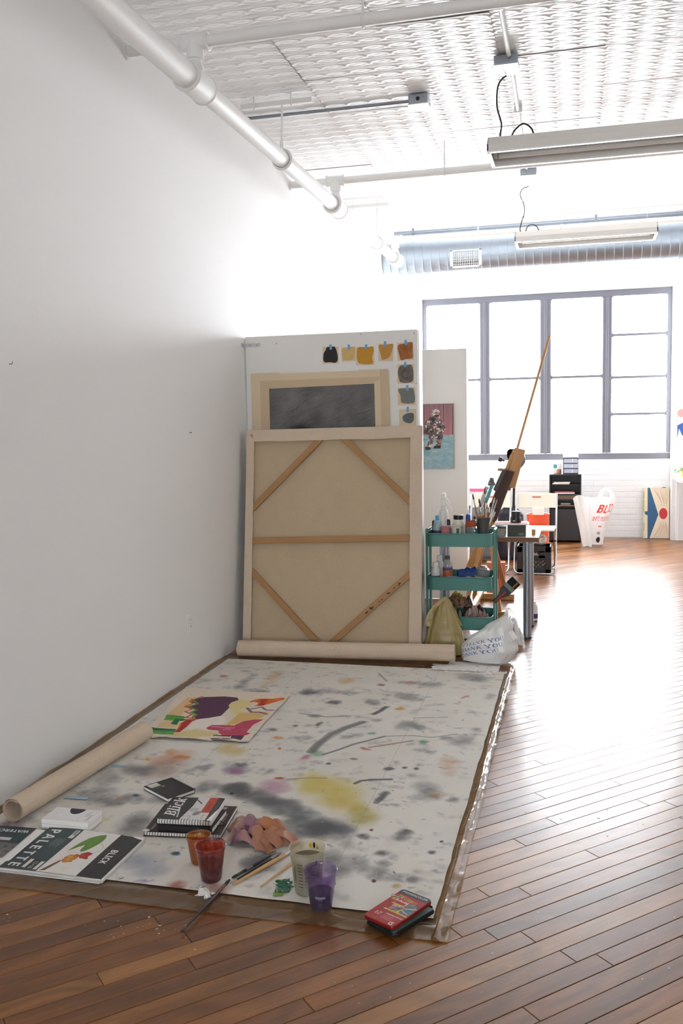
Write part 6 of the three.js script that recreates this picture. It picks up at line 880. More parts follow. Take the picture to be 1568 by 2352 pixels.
{ // bottom tray: heap of rags
  const y = 0.098, cols = ['#5a4136', '#8a6a52', '#7d7069', '#a48a86', '#2e2a2c', '#8d5a48', '#b59a90', '#6b3032'];
  const tex = cols.map((k, i) => canvasTex(128, 128, (c) => { c.fillStyle = k; c.fillRect(0, 0, 128, 128); const r = rng(500 + i); for (let j = 0; j < 40; j++) { c.fillStyle = ['#6a4a3a', '#a89a90', '#3a3030', '#9a5a4a', '#c0b0a8'][Math.floor(r() * 5)] + '60'; c.beginPath(); c.ellipse(r() * 128, r() * 128, 4 + 16 * r(), 4 + 12 * r(), r() * 3, 0, 7); c.fill(); } }));
  const rows = [[1.36, -6.34, 0.05, 0.15, 0.05, 7, 0, 'red-stained rag at the left front of the bottom tray'], [1.475, -6.335, 0.055, 0.16, 0.05, 2, 0, 'grey rag bundle at the front of the bottom tray'], [1.59, -6.335, 0.055, 0.17, 0.05, 3, 0, 'pinkish crumpled rag at the right front of the bottom tray'], [1.4, -6.48, 0.07, 0.17, 0.06, 0, 0, 'brown stained rag at the back left of the bottom tray'], [1.58, -6.48, 0.08, 0.2, 0.06, 4, 0, 'black rag at the back right of the bottom tray'], [1.5, -6.41, 0.085, 0.1, 0.055, 1, 0.13, 'tan and brown rag on top of the heap in the bottom tray'], [1.67, -6.34, 0.035, 0.15, 0.05, 6, 0, 'pale rag against the right rim of the bottom tray']];
  rows.forEach(([x, z, sx, sy, sz, k, dy, lab], i) => one('rag', lab, 'rag', grounded(join(bundle(80 + i * 7, sx / 0.12, sy / 0.085, 9))), std('#ffffff', 0.9, { map: tex[k] }), [x, y + dy, z], 0.4 * (i % 3) - 0.4, 'rags heaped in the bottom tray'));
  one('wrapper', 'yellow foil wrapper on top of the rag heap', 'wrapper', grounded(crumple(24, 0.05, 0.06, 0.04, 133, 1)), phys('#b59a2a', 0.3), [1.47, 0.28, -6.42]);
  // wide flat brush leaning out of the tray
  const wb = thing('wide_brush', 'wide black flat brush with red handle stripe leaning out of the trolley', 'brush', [1.745, 0.285, -6.31]); wb.rotation.z = -0.78;
  const hs = new THREE.Shape(); [[-0.012, 0], [-0.012, 0.05], [-0.035, 0.1], [-0.035, 0.125], [0.035, 0.125], [0.035, 0.1], [0.012, 0.05], [0.012, 0]].forEach(([a, b], i) => (i ? hs.lineTo(a, b) : hs.moveTo(a, b)));
  mk('handle', new THREE.ExtrudeGeometry(hs, { depth: 0.014, bevelEnabled: true, bevelSize: 0.003, bevelThickness: 0.003, bevelSegments: 2 }).translate(0, 0, -0.007), M.blackLacquer, wb);
  mk('handle_stripe', bx(0.014, 0.1, 0.002, 0.004, 0.055, 0.0105, 0.0008), std('#8a1f1c', 0.4), wb);
  mk('ferrule', bx(0.08, 0.032, 0.022, 0, 0.14, 0, 0.003), std('#5f6a66', 0.35, { metalness: 0.6 }), wb);
  mk('bristles', bx(0.078, 0.055, 0.02, 0, 0.182, 0, 0.006), std('#1b1c1b', 0.9), wb);
  mk('bristle_streak', bx(0.012, 0.06, 0.003, 0.018, 0.175, 0.0105, 0.001), std('#8a5a34', 0.7), wb);
}
onTrolley(mark, 0.045);
{
  one('steel_tray', 'shiny flat baking tray lying under the trolley', 'tray', join([bx(0.34, 0.004, 0.24, 0, 0.004, 0, 0.001), bx(0.34, 0.016, 0.004, 0, 0.01, 0.1, 0.001), bx(0.34, 0.016, 0.004, 0, 0.01, -0.1, 0.001)]), std('#b9b6a6', 0.2, { metalness: 0.9 }), [1.54, 0.002, -6.24]);
}
// ---------- work table, lamp, easel ----------
M.legSteel = std('#8f9399', 0.3, { metalness: 0.75 });
{
  const t = thing('work_table', 'small brown-edged work table on round silver legs beside the trolley', 'table', [0, 0, 0]);
  mk('table_top', b2(1.27, 2.045, 0.702, 0.735, -6.66, -7.16, 0.004).translate(0, 0, 0.21), std('#e9e4de', 0.35), t);
  mk('edge_band', join([b2(1.268, 2.047, 0.7025, 0.7345, -6.4495, -6.4475), b2(2.045, 2.0472, 0.7025, 0.7345, -6.45, -6.95)]), std('#7a4a2a', 0.5), t);
  for (const [x, z] of [[1.965, -6.505], [1.965, -6.89], [1.345, -6.64], [1.33, -6.89]]) { const l = mk('leg', join([rod([x, 0.012, z], [x, 0.702, z], 0.0285, 0.0285, 24), rod([x, 0.69, z], [x, 0.7015, z], 0.055, 0.055, 24)]), M.legSteel, t); mk('foot_pad', rod([x, 0, z], [x, 0.013, z], 0.031, 0.03, 24), M.castor, l); }
}
{
  const y = 0.7355;
  const bk = thing('green_book', 'thick dark green box file at the table corner', 'box file', [1.89, y, -6.53], 0.02); mk('cover', bx(0.128, 0.082, 0.16, 0, 0.041, -0.04, 0.002), std('#2c3126', 0.5), bk); mk('page_block', bx(0.003, 0.076, 0.15, 0.0645, 0.041, -0.04), M.paper, bk); mk('lettering', join([bx(0.035, 0.004, 0.0006, 0.035, 0.022, 0.0403), bx(0.04, 0.003, 0.0006, 0.033, 0.012, 0.0403)]), std('#9a9c92', 0.6), bk);
  const gb = thing('grey_box', 'low grey-green tin box left of the green file', 'box', [1.765, y, -6.54]); mk('tin_body', bx(0.096, 0.06, 0.14, 0, 0.03, 0, 0.006), std('#8f8d80', 0.45), gb); mk('tin_lid', bx(0.1, 0.01, 0.144, 0, 0.064, 0, 0.003), std('#3a3933', 0.4), gb);
  const pd = thing('sketch_pad', 'pink and white paper pad lying across the box file', 'paper pad', [1.85, y + 0.0835, -6.57], 0.03); mk('sheets', bx(0.235, 0.008, 0.2, 0, 0.004, 0, 0.001), M.paper, pd); mk('pink_wash', bx(0.23, 0.0006, 0.13, -0.002, 0.0085, 0.03), std('#d9a3a6', 0.8), pd); const ls = mk('loose_sheet', bx(0.21, 0.001, 0.17, 0.02, -0.0006, -0.01), M.paper, pd);
  const lens = thing('black_jar', 'round black jar with a lid standing on the pink pad', 'jar', [1.882, y + 0.0925, -6.57]); mk('jar_body', lathe([[0.0001, 0], [0.036, 0.001], [0.0385, 0.006], [0.0385, 0.034], [0.034, 0.04]], 32), std('#161617', 0.35), lens); mk('jar_lid', lathe([[0.033, 0.041], [0.0335, 0.078], [0.03, 0.081], [0.0001, 0.081]], 32), std('#101011', 0.4), lens); mk('jar_mark', label(0.0386, 0.0386, 1, 0.01, 0.018, -0.3, 0.5, 0.0004), std('#c9c9c4', 0.6), lens);
  one('cardboard_cup', 'small brown card cube at the right edge of the table', 'cup', join([bx(0.028, 0.04, 0.03, 0, 0.02, 0, 0.002)]), std('#a98452', 0.8), [2.005, y, -6.6]);
  const lp = thing('easel_lamp', 'black clamp lamp with round shade on the easel behind the books', 'lamp', [1.794, 0.85, -7.63]);
  mk('lamp_arm', join([rod([0, 0, 0], [0.008, 0.33, 0], 0.011, 0.0095, 16), new THREE.SphereGeometry(0.015, 14, 10).translate(0.008, 0.33, 0)]), M.blackLacquer, lp);
  mk('clamp', join([rod([0.0, 0.16, 0], [-0.04, 0.15, 0.09], 0.007, 0.007, 10), bx(0.05, 0.03, 0.03, -0.045, 0.15, 0.085, 0.004)]), M.blackLacquer, lp);
  const sh = mk('lamp_shade', lathe([[0.0001, 0.075], [0.02, 0.074], [0.05, 0.062], [0.078, 0.035], [0.092, -0.01], [0.0905, -0.01], [0.0765, 0.033], [0.048, 0.059], [0.0001, 0.071]], 40), std('#141415', 0.4, { side: THREE.DoubleSide }), lp); sh.position.set(0.015, 0.395, -0.01); sh.rotation.set(-0.95, 0, -0.75);
  mk('pull_cord', rod([-0.022, -0.03, 0.01], [-0.022, 0.25, 0.01], 0.0016, 0.0016, 6), M.ferrule, lp);
}
M.easelWood = std('#efdcc2', 0.5, { map: pineTex });
{
  const t = thing('studio_easel', 'tilted wooden studio easel behind the table with a tall thin mast', 'easel', [0, 0, 0]);
  const z = -7.5;
  mk('mast', bar([1.43, 0.28, z], [1.835, 1.3, z], 0.085, 0.04), M.easelWood, t);
  mk('slide_pole', bar([1.79, 1.17, z + 0.035], [2.088, 2.222, z + 0.035], 0.02, 0.02), M.easelWood, t);
  mk('top_cheek', join([bar([1.778, 1.02, z + 0.07], [1.862, 1.33, z + 0.07], 0.085, 0.022)]), M.easelWood, t);
  mk('cheek_bolt', rod([1.815, 1.16, z + 0.08], [1.815, 1.16, z + 0.086], 0.008, 0.006, 12), M.galvDark, t);
  mk('clamp_block', bar([1.715, 1.05, z + 0.06], [1.795, 1.28, z + 0.06], 0.028, 0.03), M.easelWood, t);
  mk('canvas_ledge', bx(0.05, 0.022, 0.16, 1.71, 1.165, z + 0.03, 0.003).translate(0, 0, 0), M.easelWood, t);
  mk('clamp_knob', join([rod([1.735, 1.235, z + 0.06], [1.71, 1.243, z + 0.06], 0.008, 0.008, 12), rod([1.715, 1.241, z + 0.06], [1.69, 1.249, z + 0.06], 0.017, 0.019, 14)]), M.blackLacquer, t);
  for (const zz of [-7.16, -7.9]) { mk('runner', bx(0.36, 0.05, 0.055, 1.6, 0.03, zz, 0.004), M.easelWood, t); mk('support_leg', bar([1.6, 0.72, z], [1.715, 0.055, zz], 0.032, 0.022), M.easelWood, t); mk('front_leg', bar([1.56, 0.62, z], [1.44, 0.055, zz], 0.034, 0.022), M.easelWood, t); }
  mk('cross_rail', bx(0.04, 0.03, 0.7, 1.5, 0.07, -7.53, 0.003), M.easelWood, t);
  const cv = one('dark_canvas', 'dark brown canvas edge clamped along the easel mast', 'canvas', bar([1.625, 0.75, z + 0.1], [1.775, 1.16, z + 0.1], 0.09, 0.06), std('#4a3128', 0.7));
  const tc = one('teal_canvas', 'teal-edged canvas strip leaning on the dark canvas at the easel', 'canvas', bar([1.555, 0.81, z + 0.11], [1.65, 1.07, z + 0.11], 0.022, 0.09), std('#4aa0a4', 0.6));
  one('grey_canvas', 'pale grey canvas edge leftmost on the easel', 'canvas', bar([1.518, 0.8, z + 0.11], [1.6, 1.03, z + 0.11], 0.024, 0.08), std('#b9b6b8', 0.7));
  one('black_strip', 'black rubber strip hanging from the easel ledge', 'strap', bar([1.668, 1.0, z + 0.19], [1.745, 1.17, z + 0.19], 0.03, 0.012), M.blackLacquer);
  one('clear_wrap', 'grey crumpled plastic wrap hanging on the easel ledge', 'plastic wrap', crumple(24, 0.032, 0.07, 0.03, 201, 1).translate(1.645, 1.045, z + 0.22), phys('#8d8a92', 0.25, { transmission: 0.4, thickness: 0 }));
  const pb = thing('tall_carton', 'narrow salmon-pink carton standing on the floor behind the trolley', 'carton', [1.594, 0.001, -8.25], 0.05); mk('carton_body', bx(0.165, 0.28, 0.09, 0, 0.14, 0, 0.003), std('#b5694f', 0.75), pb); mk('carton_flap', bx(0.16, 0.004, 0.05, -0.01, 0.29, -0.02).rotateX(-0.15), std('#c9a070', 0.8), pb); mk('carton_print', join([bx(0.02, 0.1, 0.001, 0.02, 0.18, 0.0455), bx(0.014, 0.09, 0.001, -0.03, 0.18, 0.0455)]), std('#8f4a3a', 0.8), pb);
  bottle('cleaner_bottle', 'white bottle with purple label on the floor behind the table leg', 1.985, 0.001, -7.1, [[0.0001, 0], [0.028, 0.001], [0.03, 0.006], [0.03, 0.09], [0.022, 0.11], [0.016, 0.114]], M.plasticWhite, [[0.0165, 0.112], [0.0165, 0.13], [0.0001, 0.131]], M.paper, { label: [0.0304, 0.018, 0.05, std('#4f3a72', 0.6)] }).scale.y = 1.15;
}
// ---------- folding chairs and the crate ----------
M.chairWhite = phys('#f3ece0', 0.35, { transmission: 0.18, thickness: 0 });
M.chrome = std('#c9ccd0', 0.18, { metalness: 0.95 });
function foldingChair(label, x, z) {
  const t = thing('folding_chair', label, 'chair', [x, 0, z], 0, 'white folding chairs by the window'), w = 0.2;
  const back = grid(24, 8, (u, v) => [(u - 0.5) * 0.43, 0.645 + v * 0.145 + (v > 0.9 ? 0.006 * Math.cos((u - 0.5) * 3) : 0), -0.235 - 0.03 * Math.cos((u - 0.5) * Math.PI) - v * 0.02]);
  const frontB = back, rearB = grid(24, 8, (u, v) => [(0.5 - u) * 0.43, 0.645 + v * 0.145, -0.249 - 0.03 * Math.cos((u - 0.5) * Math.PI) - v * 0.02]);
  mk('backrest', join([frontB, rearB, grid(24, 1, (u, v) => [(u - 0.5) * 0.43, 0.79 + 0.006 * Math.cos((u - 0.5) * 3), -0.255 - 0.03 * Math.cos((u - 0.5) * Math.PI) - v * 0.014]), grid(1, 8, (u, v) => [0.215, 0.645 + v * 0.145, -0.235 - v * 0.02 - u * 0.014]), grid(1, 8, (u, v) => [-0.215, 0.645 + v * 0.145, -0.249 - v * 0.02 + u * 0.014])]), M.chairWhite, t);
  mk('hand_slot', bx(0.09, 0.018, 0.004, 0, 0.755, -0.276, 0.0015), std('#c9876f', 0.6), t);
  mk('seat', bx(0.39, 0.02, 0.36, 0, 0.458, 0.03, 0.009), M.chairWhite, t);
  for (const s of [-1, 1]) mk('seat_hinge', bx(0.02, 0.018, 0.05, s * 0.203, 0.452, -0.05, 0.004), M.chairWhite, t);
  const bendU = (xs, y1, z0, z1) => { const r = 0.05, pts = []; const P = (a, y, k) => [a, y, z0 + (z1 - z0) * (y / y1)]; for (const s of [-1, 1]) { const col = []; for (let k = 0; k <= 6; k++) col.push(P(s * xs, y1 - (y1 - r - 0.012) * k / 6)); for (let k = 1; k <= 6; k++) { const a = k / 6 * Math.PI / 2; col.push(P(s * (xs - r + r * Math.cos(a)), 0.012 + r - r * Math.sin(a))); } s < 0 ? pts.push(...col) : pts.push(...col.reverse()); } return tube(pts, 0.0095, 120, 10); };
  mk('leg_loop', bendU(0.205, 0.79, 0.16, -0.265), M.chrome, t);
  mk('leg_loop', bendU(0.188, 0.46, -0.3, 0.1), M.chrome, t);
  for (const s of [-1, 1]) mk('pivot', rod([s * 0.185, 0.33, 0.0], [s * 0.21, 0.33, 0.0], 0.006, 0.006, 10), M.castor, t);
  return t;
}
foldingChair('cream folding chair standing over the black milk crate', 1.893, -9.42);
foldingChair('cream folding chair partly hidden behind the easel', 1.425, -9.42);
{
  const t = thing('milk_crate', 'black plastic milk crate under the right folding chair', 'crate', [1.882, 0.002, -9.43]), W = 0.325, D = 0.26, H = 0.28, m = std('#1c1c1e', 0.5);
  const side = (n, len) => { const g = [bx(len, 0.06, 0.012, 0, H - 0.03, 0, 0.003), bx(len, 0.05, 0.012, 0, 0.025, 0, 0.003), bx(0.05, H, 0.012, -len / 2 + 0.025, H / 2, 0, 0.003), bx(0.05, H, 0.012, len / 2 - 0.025, H / 2, 0, 0.003), bx(len - 0.1, 0.055, 0.012, 0, 0.165, 0, 0.002), bx((len - 0.1 - 0.1) / 2, 0.07, 0.012, -(len - 0.1 + 0.1) / 4, 0.2, 0), bx((len - 0.1 - 0.1) / 2, 0.07, 0.012, (len - 0.1 + 0.1) / 4, 0.2, 0)]; const L = len - 0.1; for (let k = -2; k <= 5; k++) for (const s of [-1, 1]) { const x0 = -L / 2 + k * 0.045; const a = [s * x0, 0.05, 0], b = [s * (x0 + 0.09), 0.14, 0]; const cl = (p, q) => { const lim = L / 2; let [x, y] = p; if (Math.abs(x) > lim) { const f = (Math.sign(x) * lim - q[0]) / (x - q[0]); x = Math.sign(x) * lim; y = q[1] + (p[1] - q[1]) * f; } return [x, y, 0]; }; if (Math.min(Math.abs(a[0]), Math.abs(b[0])) > L / 2) continue; const A = cl(a, b), B = cl(b, a); if (Math.hypot(A[0] - B[0], A[1] - B[1]) > 0.012) g.push(bar(A, B, 0.009, 0.01)); } return join(g); };
  mk('side_wall', side(0, W).translate(0, 0, D / 2), m, t); mk('side_wall', side(0, W).translate(0, 0, -D / 2), m, t); mk('end_wall', side(0, D).rotateY(Math.PI / 2).translate(W / 2, 0, 0), m, t); mk('end_wall', side(0, D).rotateY(Math.PI / 2).translate(-W / 2, 0, 0), m, t); mk('crate_floor', bx(W, 0.01, D, 0, 0.007, 0), m, t);
  one('paper_bundle', 'beige wadded papers filling the milk crate', 'paper', grounded(crumple(40, 0.1, 0.2, 0.07, 301, 1.1)), std('#b8a593', 0.85), [1.87, 0.018, -9.43]);
  one('tape_roll', 'white paper roll sticking out of the milk crate', 'roll', lathe([[0.02, -0.04], [0.055, -0.04], [0.055, 0.04], [0.02, 0.04], [0.02, -0.04]], 30).rotateX(Math.PI / 2).rotateY(0.5), std('#d9d2c8', 0.8), [1.94, 0.345, -9.43]);
  const bk = thing('orange_bucket', 'orange plastic bucket behind the right folding chair', 'bucket', [1.89, 0.001, -10.15]); mk('bucket_wall', cupWall(0.1, 0.122, 0.53, 0.003, [[0.5, 0.006], [0.44, 0.004]]), std('#e5502a', 0.4), bk); mk('bucket_print', label(0.1, 0.122, 0.53, 0.15, 0.23, 0.6, 0.5), M.paper, bk);
  one('white_carton', 'small white carton standing in the orange bucket', 'carton', bx(0.12, 0.1, 0.05, 0, 0.05, 0, 0.003), M.paper, [1.89, 0.5, -10.15]);
  one('dark_bag', 'dark patterned tote slumped behind the chairs', 'bag', bag({ w: 0.15, d: 0.1, h: 0.6, seed: 23, prof: [[0.8, 0.8, 0], [1, 1, 0.08], [1, 1, 0.5], [0.9, 0.7, 0.85], [0.4, 0.3, 1]] }), std('#2b2730', 0.8), [1.58, 0.002, -10.3]);
  one('grey_cushion', 'grey cushion leaning behind the left folding chair', 'cushion', bag({ w: 0.2, d: 0.07, h: 0.6, seed: 29, prof: [[0.8, 0.7, 0], [1, 1, 0.1], [1, 1, 0.8], [0.7, 0.6, 1]] }), std('#6d6c73', 0.9), [1.22, 0.002, -10.2]);
}
// ---------- along the end wall ----------
M.blackBoard = std('#1b1b1d', 0.45);
{
  const t = thing('black_shelf', 'black open shelf unit under the window', 'shelf', [1.96, 0.001, -11.95]), W = 0.395, D = 0.3;
  for (const x of [0.008, W - 0.008]) mk('side_panel', bx(0.016, 0.87, D, x, 0.435, 0, 0.002), M.blackBoard, t);
  for (const y of [0.862, 0.61, 0.545]) mk('shelf_board', bx(W - 0.032, 0.016, D, W / 2, y, 0, 0.002), M.blackBoard, t);
  mk('back_panel', bx(W - 0.032, 0.86, 0.006, W / 2, 0.43, -D / 2 + 0.003), M.blackBoard, t);
  mk('drawer_front', bx(W - 0.04, 0.05, 0.014, W / 2, 0.577, D / 2 - 0.01, 0.003), std('#5b4636', 0.6), t);
  mk('wood_edge', bx(W - 0.034, 0.012, 0.004, W / 2, 0.47, D / 2, 0.001), std('#8a623c', 0.6), t);
  mk('door', bx(W - 0.036, 0.4, 0.016, W / 2, 0.225, D / 2 - 0.008, 0.003), M.blackBoard, t);
  const y1 = 0.7; mk('middle_board', bx(W - 0.032, 0.008, D - 0.03, W / 2, 0.735, -0.01), M.blackBoard, t);
  const items = [[0.11, 0.744, 0.21, 0.014, '#e6e2d8', 'white closed book on the upper shelf of the black unit'], [0.125, 0.759, 0.2, 0.012, '#d6d0c2', 'cream book on top of the white one in the black unit'], [0.16, 0.622, 0.24, 0.014, '#e9e6e0', 'white pad lying at the bottom of the open black shelf'], [0.15, 0.637, 0.24, 0.018, '#8a2f38', 'dark red folder on the white pad in the black shelf']];
  items.forEach(([x, y, w, h, c, lab]) => one('shelf_book', lab, 'book', bx(w, h, 0.2, 0, h / 2, 0, 0.001), std(c, 0.7), [1.96 + x + 0.03, y, -11.92], 0.03));
  one('shelf_tray', 'grey letter tray low in the black shelf opening', 'tray', bx(0.12, 0.022, 0.1, 0, 0.011, 0, 0.002), std('#8d8d8a', 0.5), [2.16, 0.4785, -11.9]);
  const dr = thing('drawer_organizer', 'small three-drawer clear organizer on top of the black shelf', 'organizer', [2.222, 0.872, -11.93]);
  const dw = 0.188, dh = 0.2; mk('frame', join([bx(dw, 0.007, 0.16, 0, 0.0035, 0, 0.002), bx(dw, 0.007, 0.16, 0, dh, 0, 0.002), bx(0.007, dh, 0.16, -dw / 2 + 0.0035, dh / 2, 0, 0.002), bx(0.007, dh, 0.16, dw / 2 - 0.0035, dh / 2, 0, 0.002), bx(dw, 0.006, 0.16, 0, 0.068, 0), bx(dw, 0.006, 0.16, 0, 0.134, 0)]), std('#2d2f38', 0.4), dr);
  for (let k = 0; k < 3; k++) { const d = mk('drawer', bx(dw - 0.02, 0.052, 0.14, 0, 0.036 + k * 0.066, 0.005, 0.004), phys('#c3c9d6', 0.2, { transmission: 0.45, thickness: 0 }), dr); mk('divider', bx(0.004, 0.045, 0.004, 0.02, 0.036 + k * 0.066, 0.077), M.paper, d); }
  one('white_block', 'blank white paper block on top of the clear organizer', 'paper block', bx(0.19, 0.07, 0.14, 0, 0.035, 0, 0.004), M.paper, [2.222, 1.077, -11.94]);
  const sb = [[2.03, 0.13, 0.05, '#4f9aa8', 'teal-topped carton at the left of the shelf top'], [2.085, 0.13, 0.045, '#e8e6e4', 'white carton between teal one and organizer']];
  sb.forEach(([x, h, w, c, lab], i) => { const b = thing('small_carton', lab, 'carton', [x, 0.872, -11.98]); mk('carton_body', bx(w, h, 0.06, 0, h / 2, 0, 0.002), M.paper, b); mk('carton_print', bx(w - 0.004, h * 0.35, 0.001, 0, h * 0.72, 0.0306), std(c, 0.6), b); });
  one('brown_tin', 'small brown and white tin in front on the shelf top', 'tin', lathe([[0.0001, 0], [0.028, 0.001], [0.03, 0.004], [0.03, 0.06], [0.028, 0.064], [0.0001, 0.064]], 24), std('#9a6a58', 0.5), [2.075, 0.872, -11.89]);
}
{ // large shop bag
  const t = thing('shop_bag', 'big white bag with red lettering standing by the brick wall', 'bag', [2.52, 0.002, -11.55], -0.15);
  const body = bag({ w: 0.155, d: 0.1, h: 0.55, seed: 37, amp: 0.05, lean: [0.06, 0], prof: [[0.4, 0.5, 0], [0.6, 0.75, 0.04], [0.72, 0.9, 0.35], [0.95, 1, 0.7], [1.15, 1, 0.95], [1.2, 0.9, 1.08]] });
  const tex = canvasTex(1024, 512, (c, w, h) => { c.fillStyle = '#f6f6f6'; c.fillRect(0, 0, w, h); c.save(); c.translate(w * 0.2, h * 0.36); c.scale(-1, 1); lettering(c, 'BLICK', -60, -40, 104, '#d8382c', 'italic bold %s sans-serif'); lettering(c, 'art materials', -85, 40, 50, '#d8382c', 'italic %s sans-serif'); c.fillStyle = '#e08078'; c.fillRect(-20, 88, 60, 8); lettering(c, 'FREE', -30, 140, 26, '#333', 'bold %s sans-serif'); c.fillStyle = '#2b2b2d'; c.beginPath(); c.ellipse(5, 190, 40, 22, 0, 0, 7); c.fill(); c.restore(); });
  mk('bag_body', body, phys('#ffffff', 0.3, { map: tex, transmission: 0.25, thickness: 0, side: THREE.DoubleSide }), t);
  mk('drooping_flap', grid(24, 40, (u, v) => { const a = (u - 0.5), w = 0.17 - 0.06 * v; return [-0.17 + a * w + 0.1 * v, 0.655 - 0.05 * Math.pow(a * 2, 2) - v * 0.64 + (v < 0.1 ? -0.02 * (0.1 - v) * 10 : 0), 0.13 + 0.03 * Math.cos(a * 6) + 0.014 * fbm(u * 5, v * 3, 2) + 0.02 * v]; }), M.bagWhite, t);
  mk('handle', grid(30, 8, (u, v) => { const a = u * Math.PI, w = 0.05; return [0.13 + 0.075 * Math.cos(a) + (v - 0.5) * w * Math.cos(a), 0.58 + 0.12 * Math.sin(a) + (v - 0.5) * w * Math.sin(a), 0.02 * fbm(u * 3, v)]; }), M.bagWhite, t);
}
{ // abstract painting leaning on the brick
  const tex = canvasTex(512, 1024, (c, w, h) => {
    c.fillStyle = '#e9dcc0'; c.fillRect(0, 0, w, h); const r = rng(44);
    c.fillStyle = '#2f5f86'; c.beginPath(); c.moveTo(w * 0.12, 0); c.lineTo(w * 0.2, 0); c.lineTo(w * 0.56, h * 0.53); c.lineTo(w * 0.2, h); c.lineTo(w * 0.13, h); c.lineTo(w * 0.12, h * 0.55); c.lineTo(0, h * 0.52); c.lineTo(0, h * 0.47); c.lineTo(w * 0.12, h * 0.46); c.closePath(); c.fill(); c.strokeStyle = '#a5453c'; c.lineWidth = 5; c.beginPath(); c.moveTo(w * 0.1, 0); c.lineTo(w * 0.1, h * 0.45); c.moveTo(w * 0.1, h * 0.56); c.lineTo(w * 0.12, h); c.stroke();
    c.fillStyle = '#c9393f'; c.beginPath(); c.ellipse(w * 0.76, h * 0.51, w * 0.17, h * 0.11, 0, 0, 7); c.fill();
    c.strokeStyle = '#b5646a'; c.lineWidth = 4; for (let i = 0; i < 12; i++) { const x = w * (0.3 + 0.065 * i), k = w * (0.66 + 0.02 * i); c.beginPath(); c.moveTo(x, 0); c.lineTo(k, h * (0.24 + 0.16 * ((i * 5) % 4) / 4)); c.stroke(); c.beginPath(); c.moveTo(x + 14, h); c.lineTo(k, h * (0.76 - 0.12 * ((i * 7) % 4) / 4)); c.stroke(); }
  });
  const t = thing('sun_painting', 'cream painting with red disc and blue wedge leaning on the brick', 'painting', [3.135, 0.003, -12.325]); t.rotation.x = -0.07;
  mk('canvas_block', b2(0, 0.32, 0, 0.655, -0.02, 0.016, 0.002), std('#d9d2b6', 0.7), t);
  mk('painted_face', new THREE.PlaneGeometry(0.3, 0.655).translate(0.17, 0.3275, 0.0165), std('#ffffff', 0.6, { map: tex }), t);
  mk('edge_marks', join([bx(0.012, 0.1, 0.001, 0.007, 0.56, 0.0166), bx(0.012, 0.16, 0.001, 0.007, 0.42, 0.0166), bx(0.01, 0.1, 0.001, 0.01, 0.15, 0.0166)]), std('#b8a83a', 0.6), t);
  mk('hook', bx(0.04, 0.008, 0.006, 0.255, 0.659, 0), M.castor, t);
}
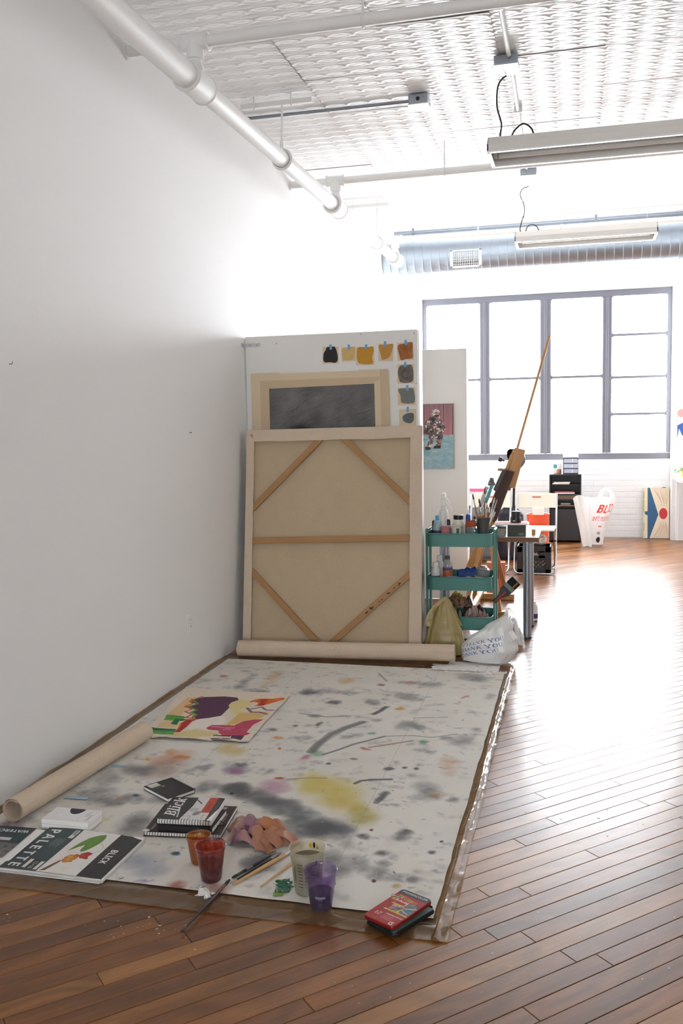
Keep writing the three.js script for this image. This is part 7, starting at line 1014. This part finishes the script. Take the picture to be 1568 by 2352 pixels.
{ // desk, plant and picture at the right edge
  const t = thing('white_desk', 'white desk at the right edge of the picture', 'desk', [3.49, 0.001, -11.9]);
  mk('desk_top', b2(0, 1.05, 0.775, 0.815, -0.22, 0.4, 0.004), M.whiteEnamel, t); for (const [x, z] of [[0.035, -0.15], [1.0, -0.15], [0.035, 0.36], [1.16, 0.36]].slice(0, 2)) { mk('leg', bx(0.04, 0.765, 0.04, x, 0.395, z, 0.004), M.whiteEnamel, t); }
  for (const x of [0.15, 1.0]) mk('leg', bx(0.04, 0.765, 0.04, x, 0.395, 0.34, 0.004), M.whiteEnamel, t);
  const p = thing('potted_plant', 'small green trailing plant in a yellow pot on the white desk', 'plant', [3.6, 0.8165, -11.95]);
  mk('pot', cupWall(0.032, 0.042, 0.09, 0.003), std('#d9a52e', 0.5), p); mk('soil', rod([0, 0.06, 0], [0, 0.078, 0], 0.036, 0.037, 20), std('#3a2d22', 0.9), p);
  const r = rng(66), lg = new THREE.SphereGeometry(1, 8, 6).scale(0.016, 0.003, 0.011), lm = phys('#4f8a45', 0.5);
  for (let k = 0; k < 22; k++) { const a = r() * 6.28, d = 0.03 + 0.1 * r(), y = 0.1 + 0.05 * (r() - 0.4) - d * 0.2, q = [d * Math.cos(a), y, d * Math.sin(a) * 0.7]; const l = mk('leaf', lg, lm, p); l.position.set(...q); l.rotation.set(r() - 0.5, r() * 6, r() - 0.5); mk('stem', tube([[0, 0.075, 0], [q[0] * 0.5, y + 0.03, q[2] * 0.5], q], 0.0015, 8, 5), lm, p); }
  const w = thing('wall_picture', 'pale picture with pink disc and blue shape at the right edge', 'picture', [3.52, 1.29, -12.153]);
  mk('sheet', b2(0, 0.3, 0, 0.38, 0, 0.004), std('#ece4e0', 0.7), w); mk('pink_disc', new THREE.CircleGeometry(0.05, 28).translate(0.05, 0.32, 0.0046), std('#dfa8a2', 0.7), w);
  const s = new THREE.Shape(); s.moveTo(0.002, 0.02); s.lineTo(0.0, 0.17); s.lineTo(0.06, 0.2); s.lineTo(0.2, 0.12); s.lineTo(0.28, 0.03); s.lineTo(0.14, 0.07); s.lineTo(0.06, 0.04); s.lineTo(0.02, 0.13); s.closePath(); mk('blue_shape', new THREE.ShapeGeometry(s).translate(0, 0, 0.0048), std('#3d66b0', 0.7), w);
  const o = thing('wall_outlet', 'white outlet on the right brick pier beside the desk', 'outlet', [3.515, 0.4, -12.16]); mk('cover_plate', bx(0.07, 0.115, 0.006, 0, 0, 0.003, 0.002), M.whiteEnamel, o); for (const y of [-0.02, 0.02]) mk('socket', bx(0.03, 0.028, 0.003, 0, y, 0.007, 0.001), M.paper, o);
}
{ // low metal side table behind the left chair
  const t = thing('wire_table', 'low chrome side table under the window behind the chairs', 'table', [0.95, 0.001, -11.7]);
  mk('top_frame', join([b2(0, 0.48, 0.65, 0.665, -0.2, 0.16, 0.003)]), std('#aeb2b8', 0.3, { metalness: 0.6 }), t); for (const [x, z] of [[0.012, -0.19], [0.468, -0.19], [0.012, 0.15], [0.468, 0.15]]) mk('leg', rod([x, 0, z], [x, 0.655, z], 0.009), M.chrome, t);
  one('pink_folder', 'bright pink folder lying on the chrome side table', 'folder', bx(0.19, 0.04, 0.2, 0, 0.02, 0, 0.004), std('#d9597f', 0.5), [1.06, 0.667, -11.7], 0.05);
  one('white_papers', 'stack of white papers beside the pink folder', 'paper', bx(0.14, 0.012, 0.2, 0, 0.006, 0), M.paper, [1.25, 0.667, -11.7], -0.05);
  const b = thing('pink_canister', 'pink and orange canister seen between easel and lamp pole', 'canister', [1.4, 0.667, -11.62]); mk('canister_body', lathe([[0.0001, 0], [0.03, 0.001], [0.032, 0.006], [0.032, 0.07]], 20), std('#c94b76', 0.5), b); mk('canister_lid', lathe([[0.033, 0.07], [0.033, 0.1], [0.0001, 0.101]], 20), std('#e0583a', 0.5), b); b.position.x = 1.395;
  one('green_bottle', 'slim green glue bottle at the back of the side table', 'bottle', lathe([[0.0001, 0], [0.014, 0.001], [0.015, 0.004], [0.015, 0.07], [0.006, 0.085], [0.005, 0.1], [0.0001, 0.101]], 16), std('#7fb552', 0.5), [1.315, 0.667, -11.6]);
}
renderer.render(scene, camera);
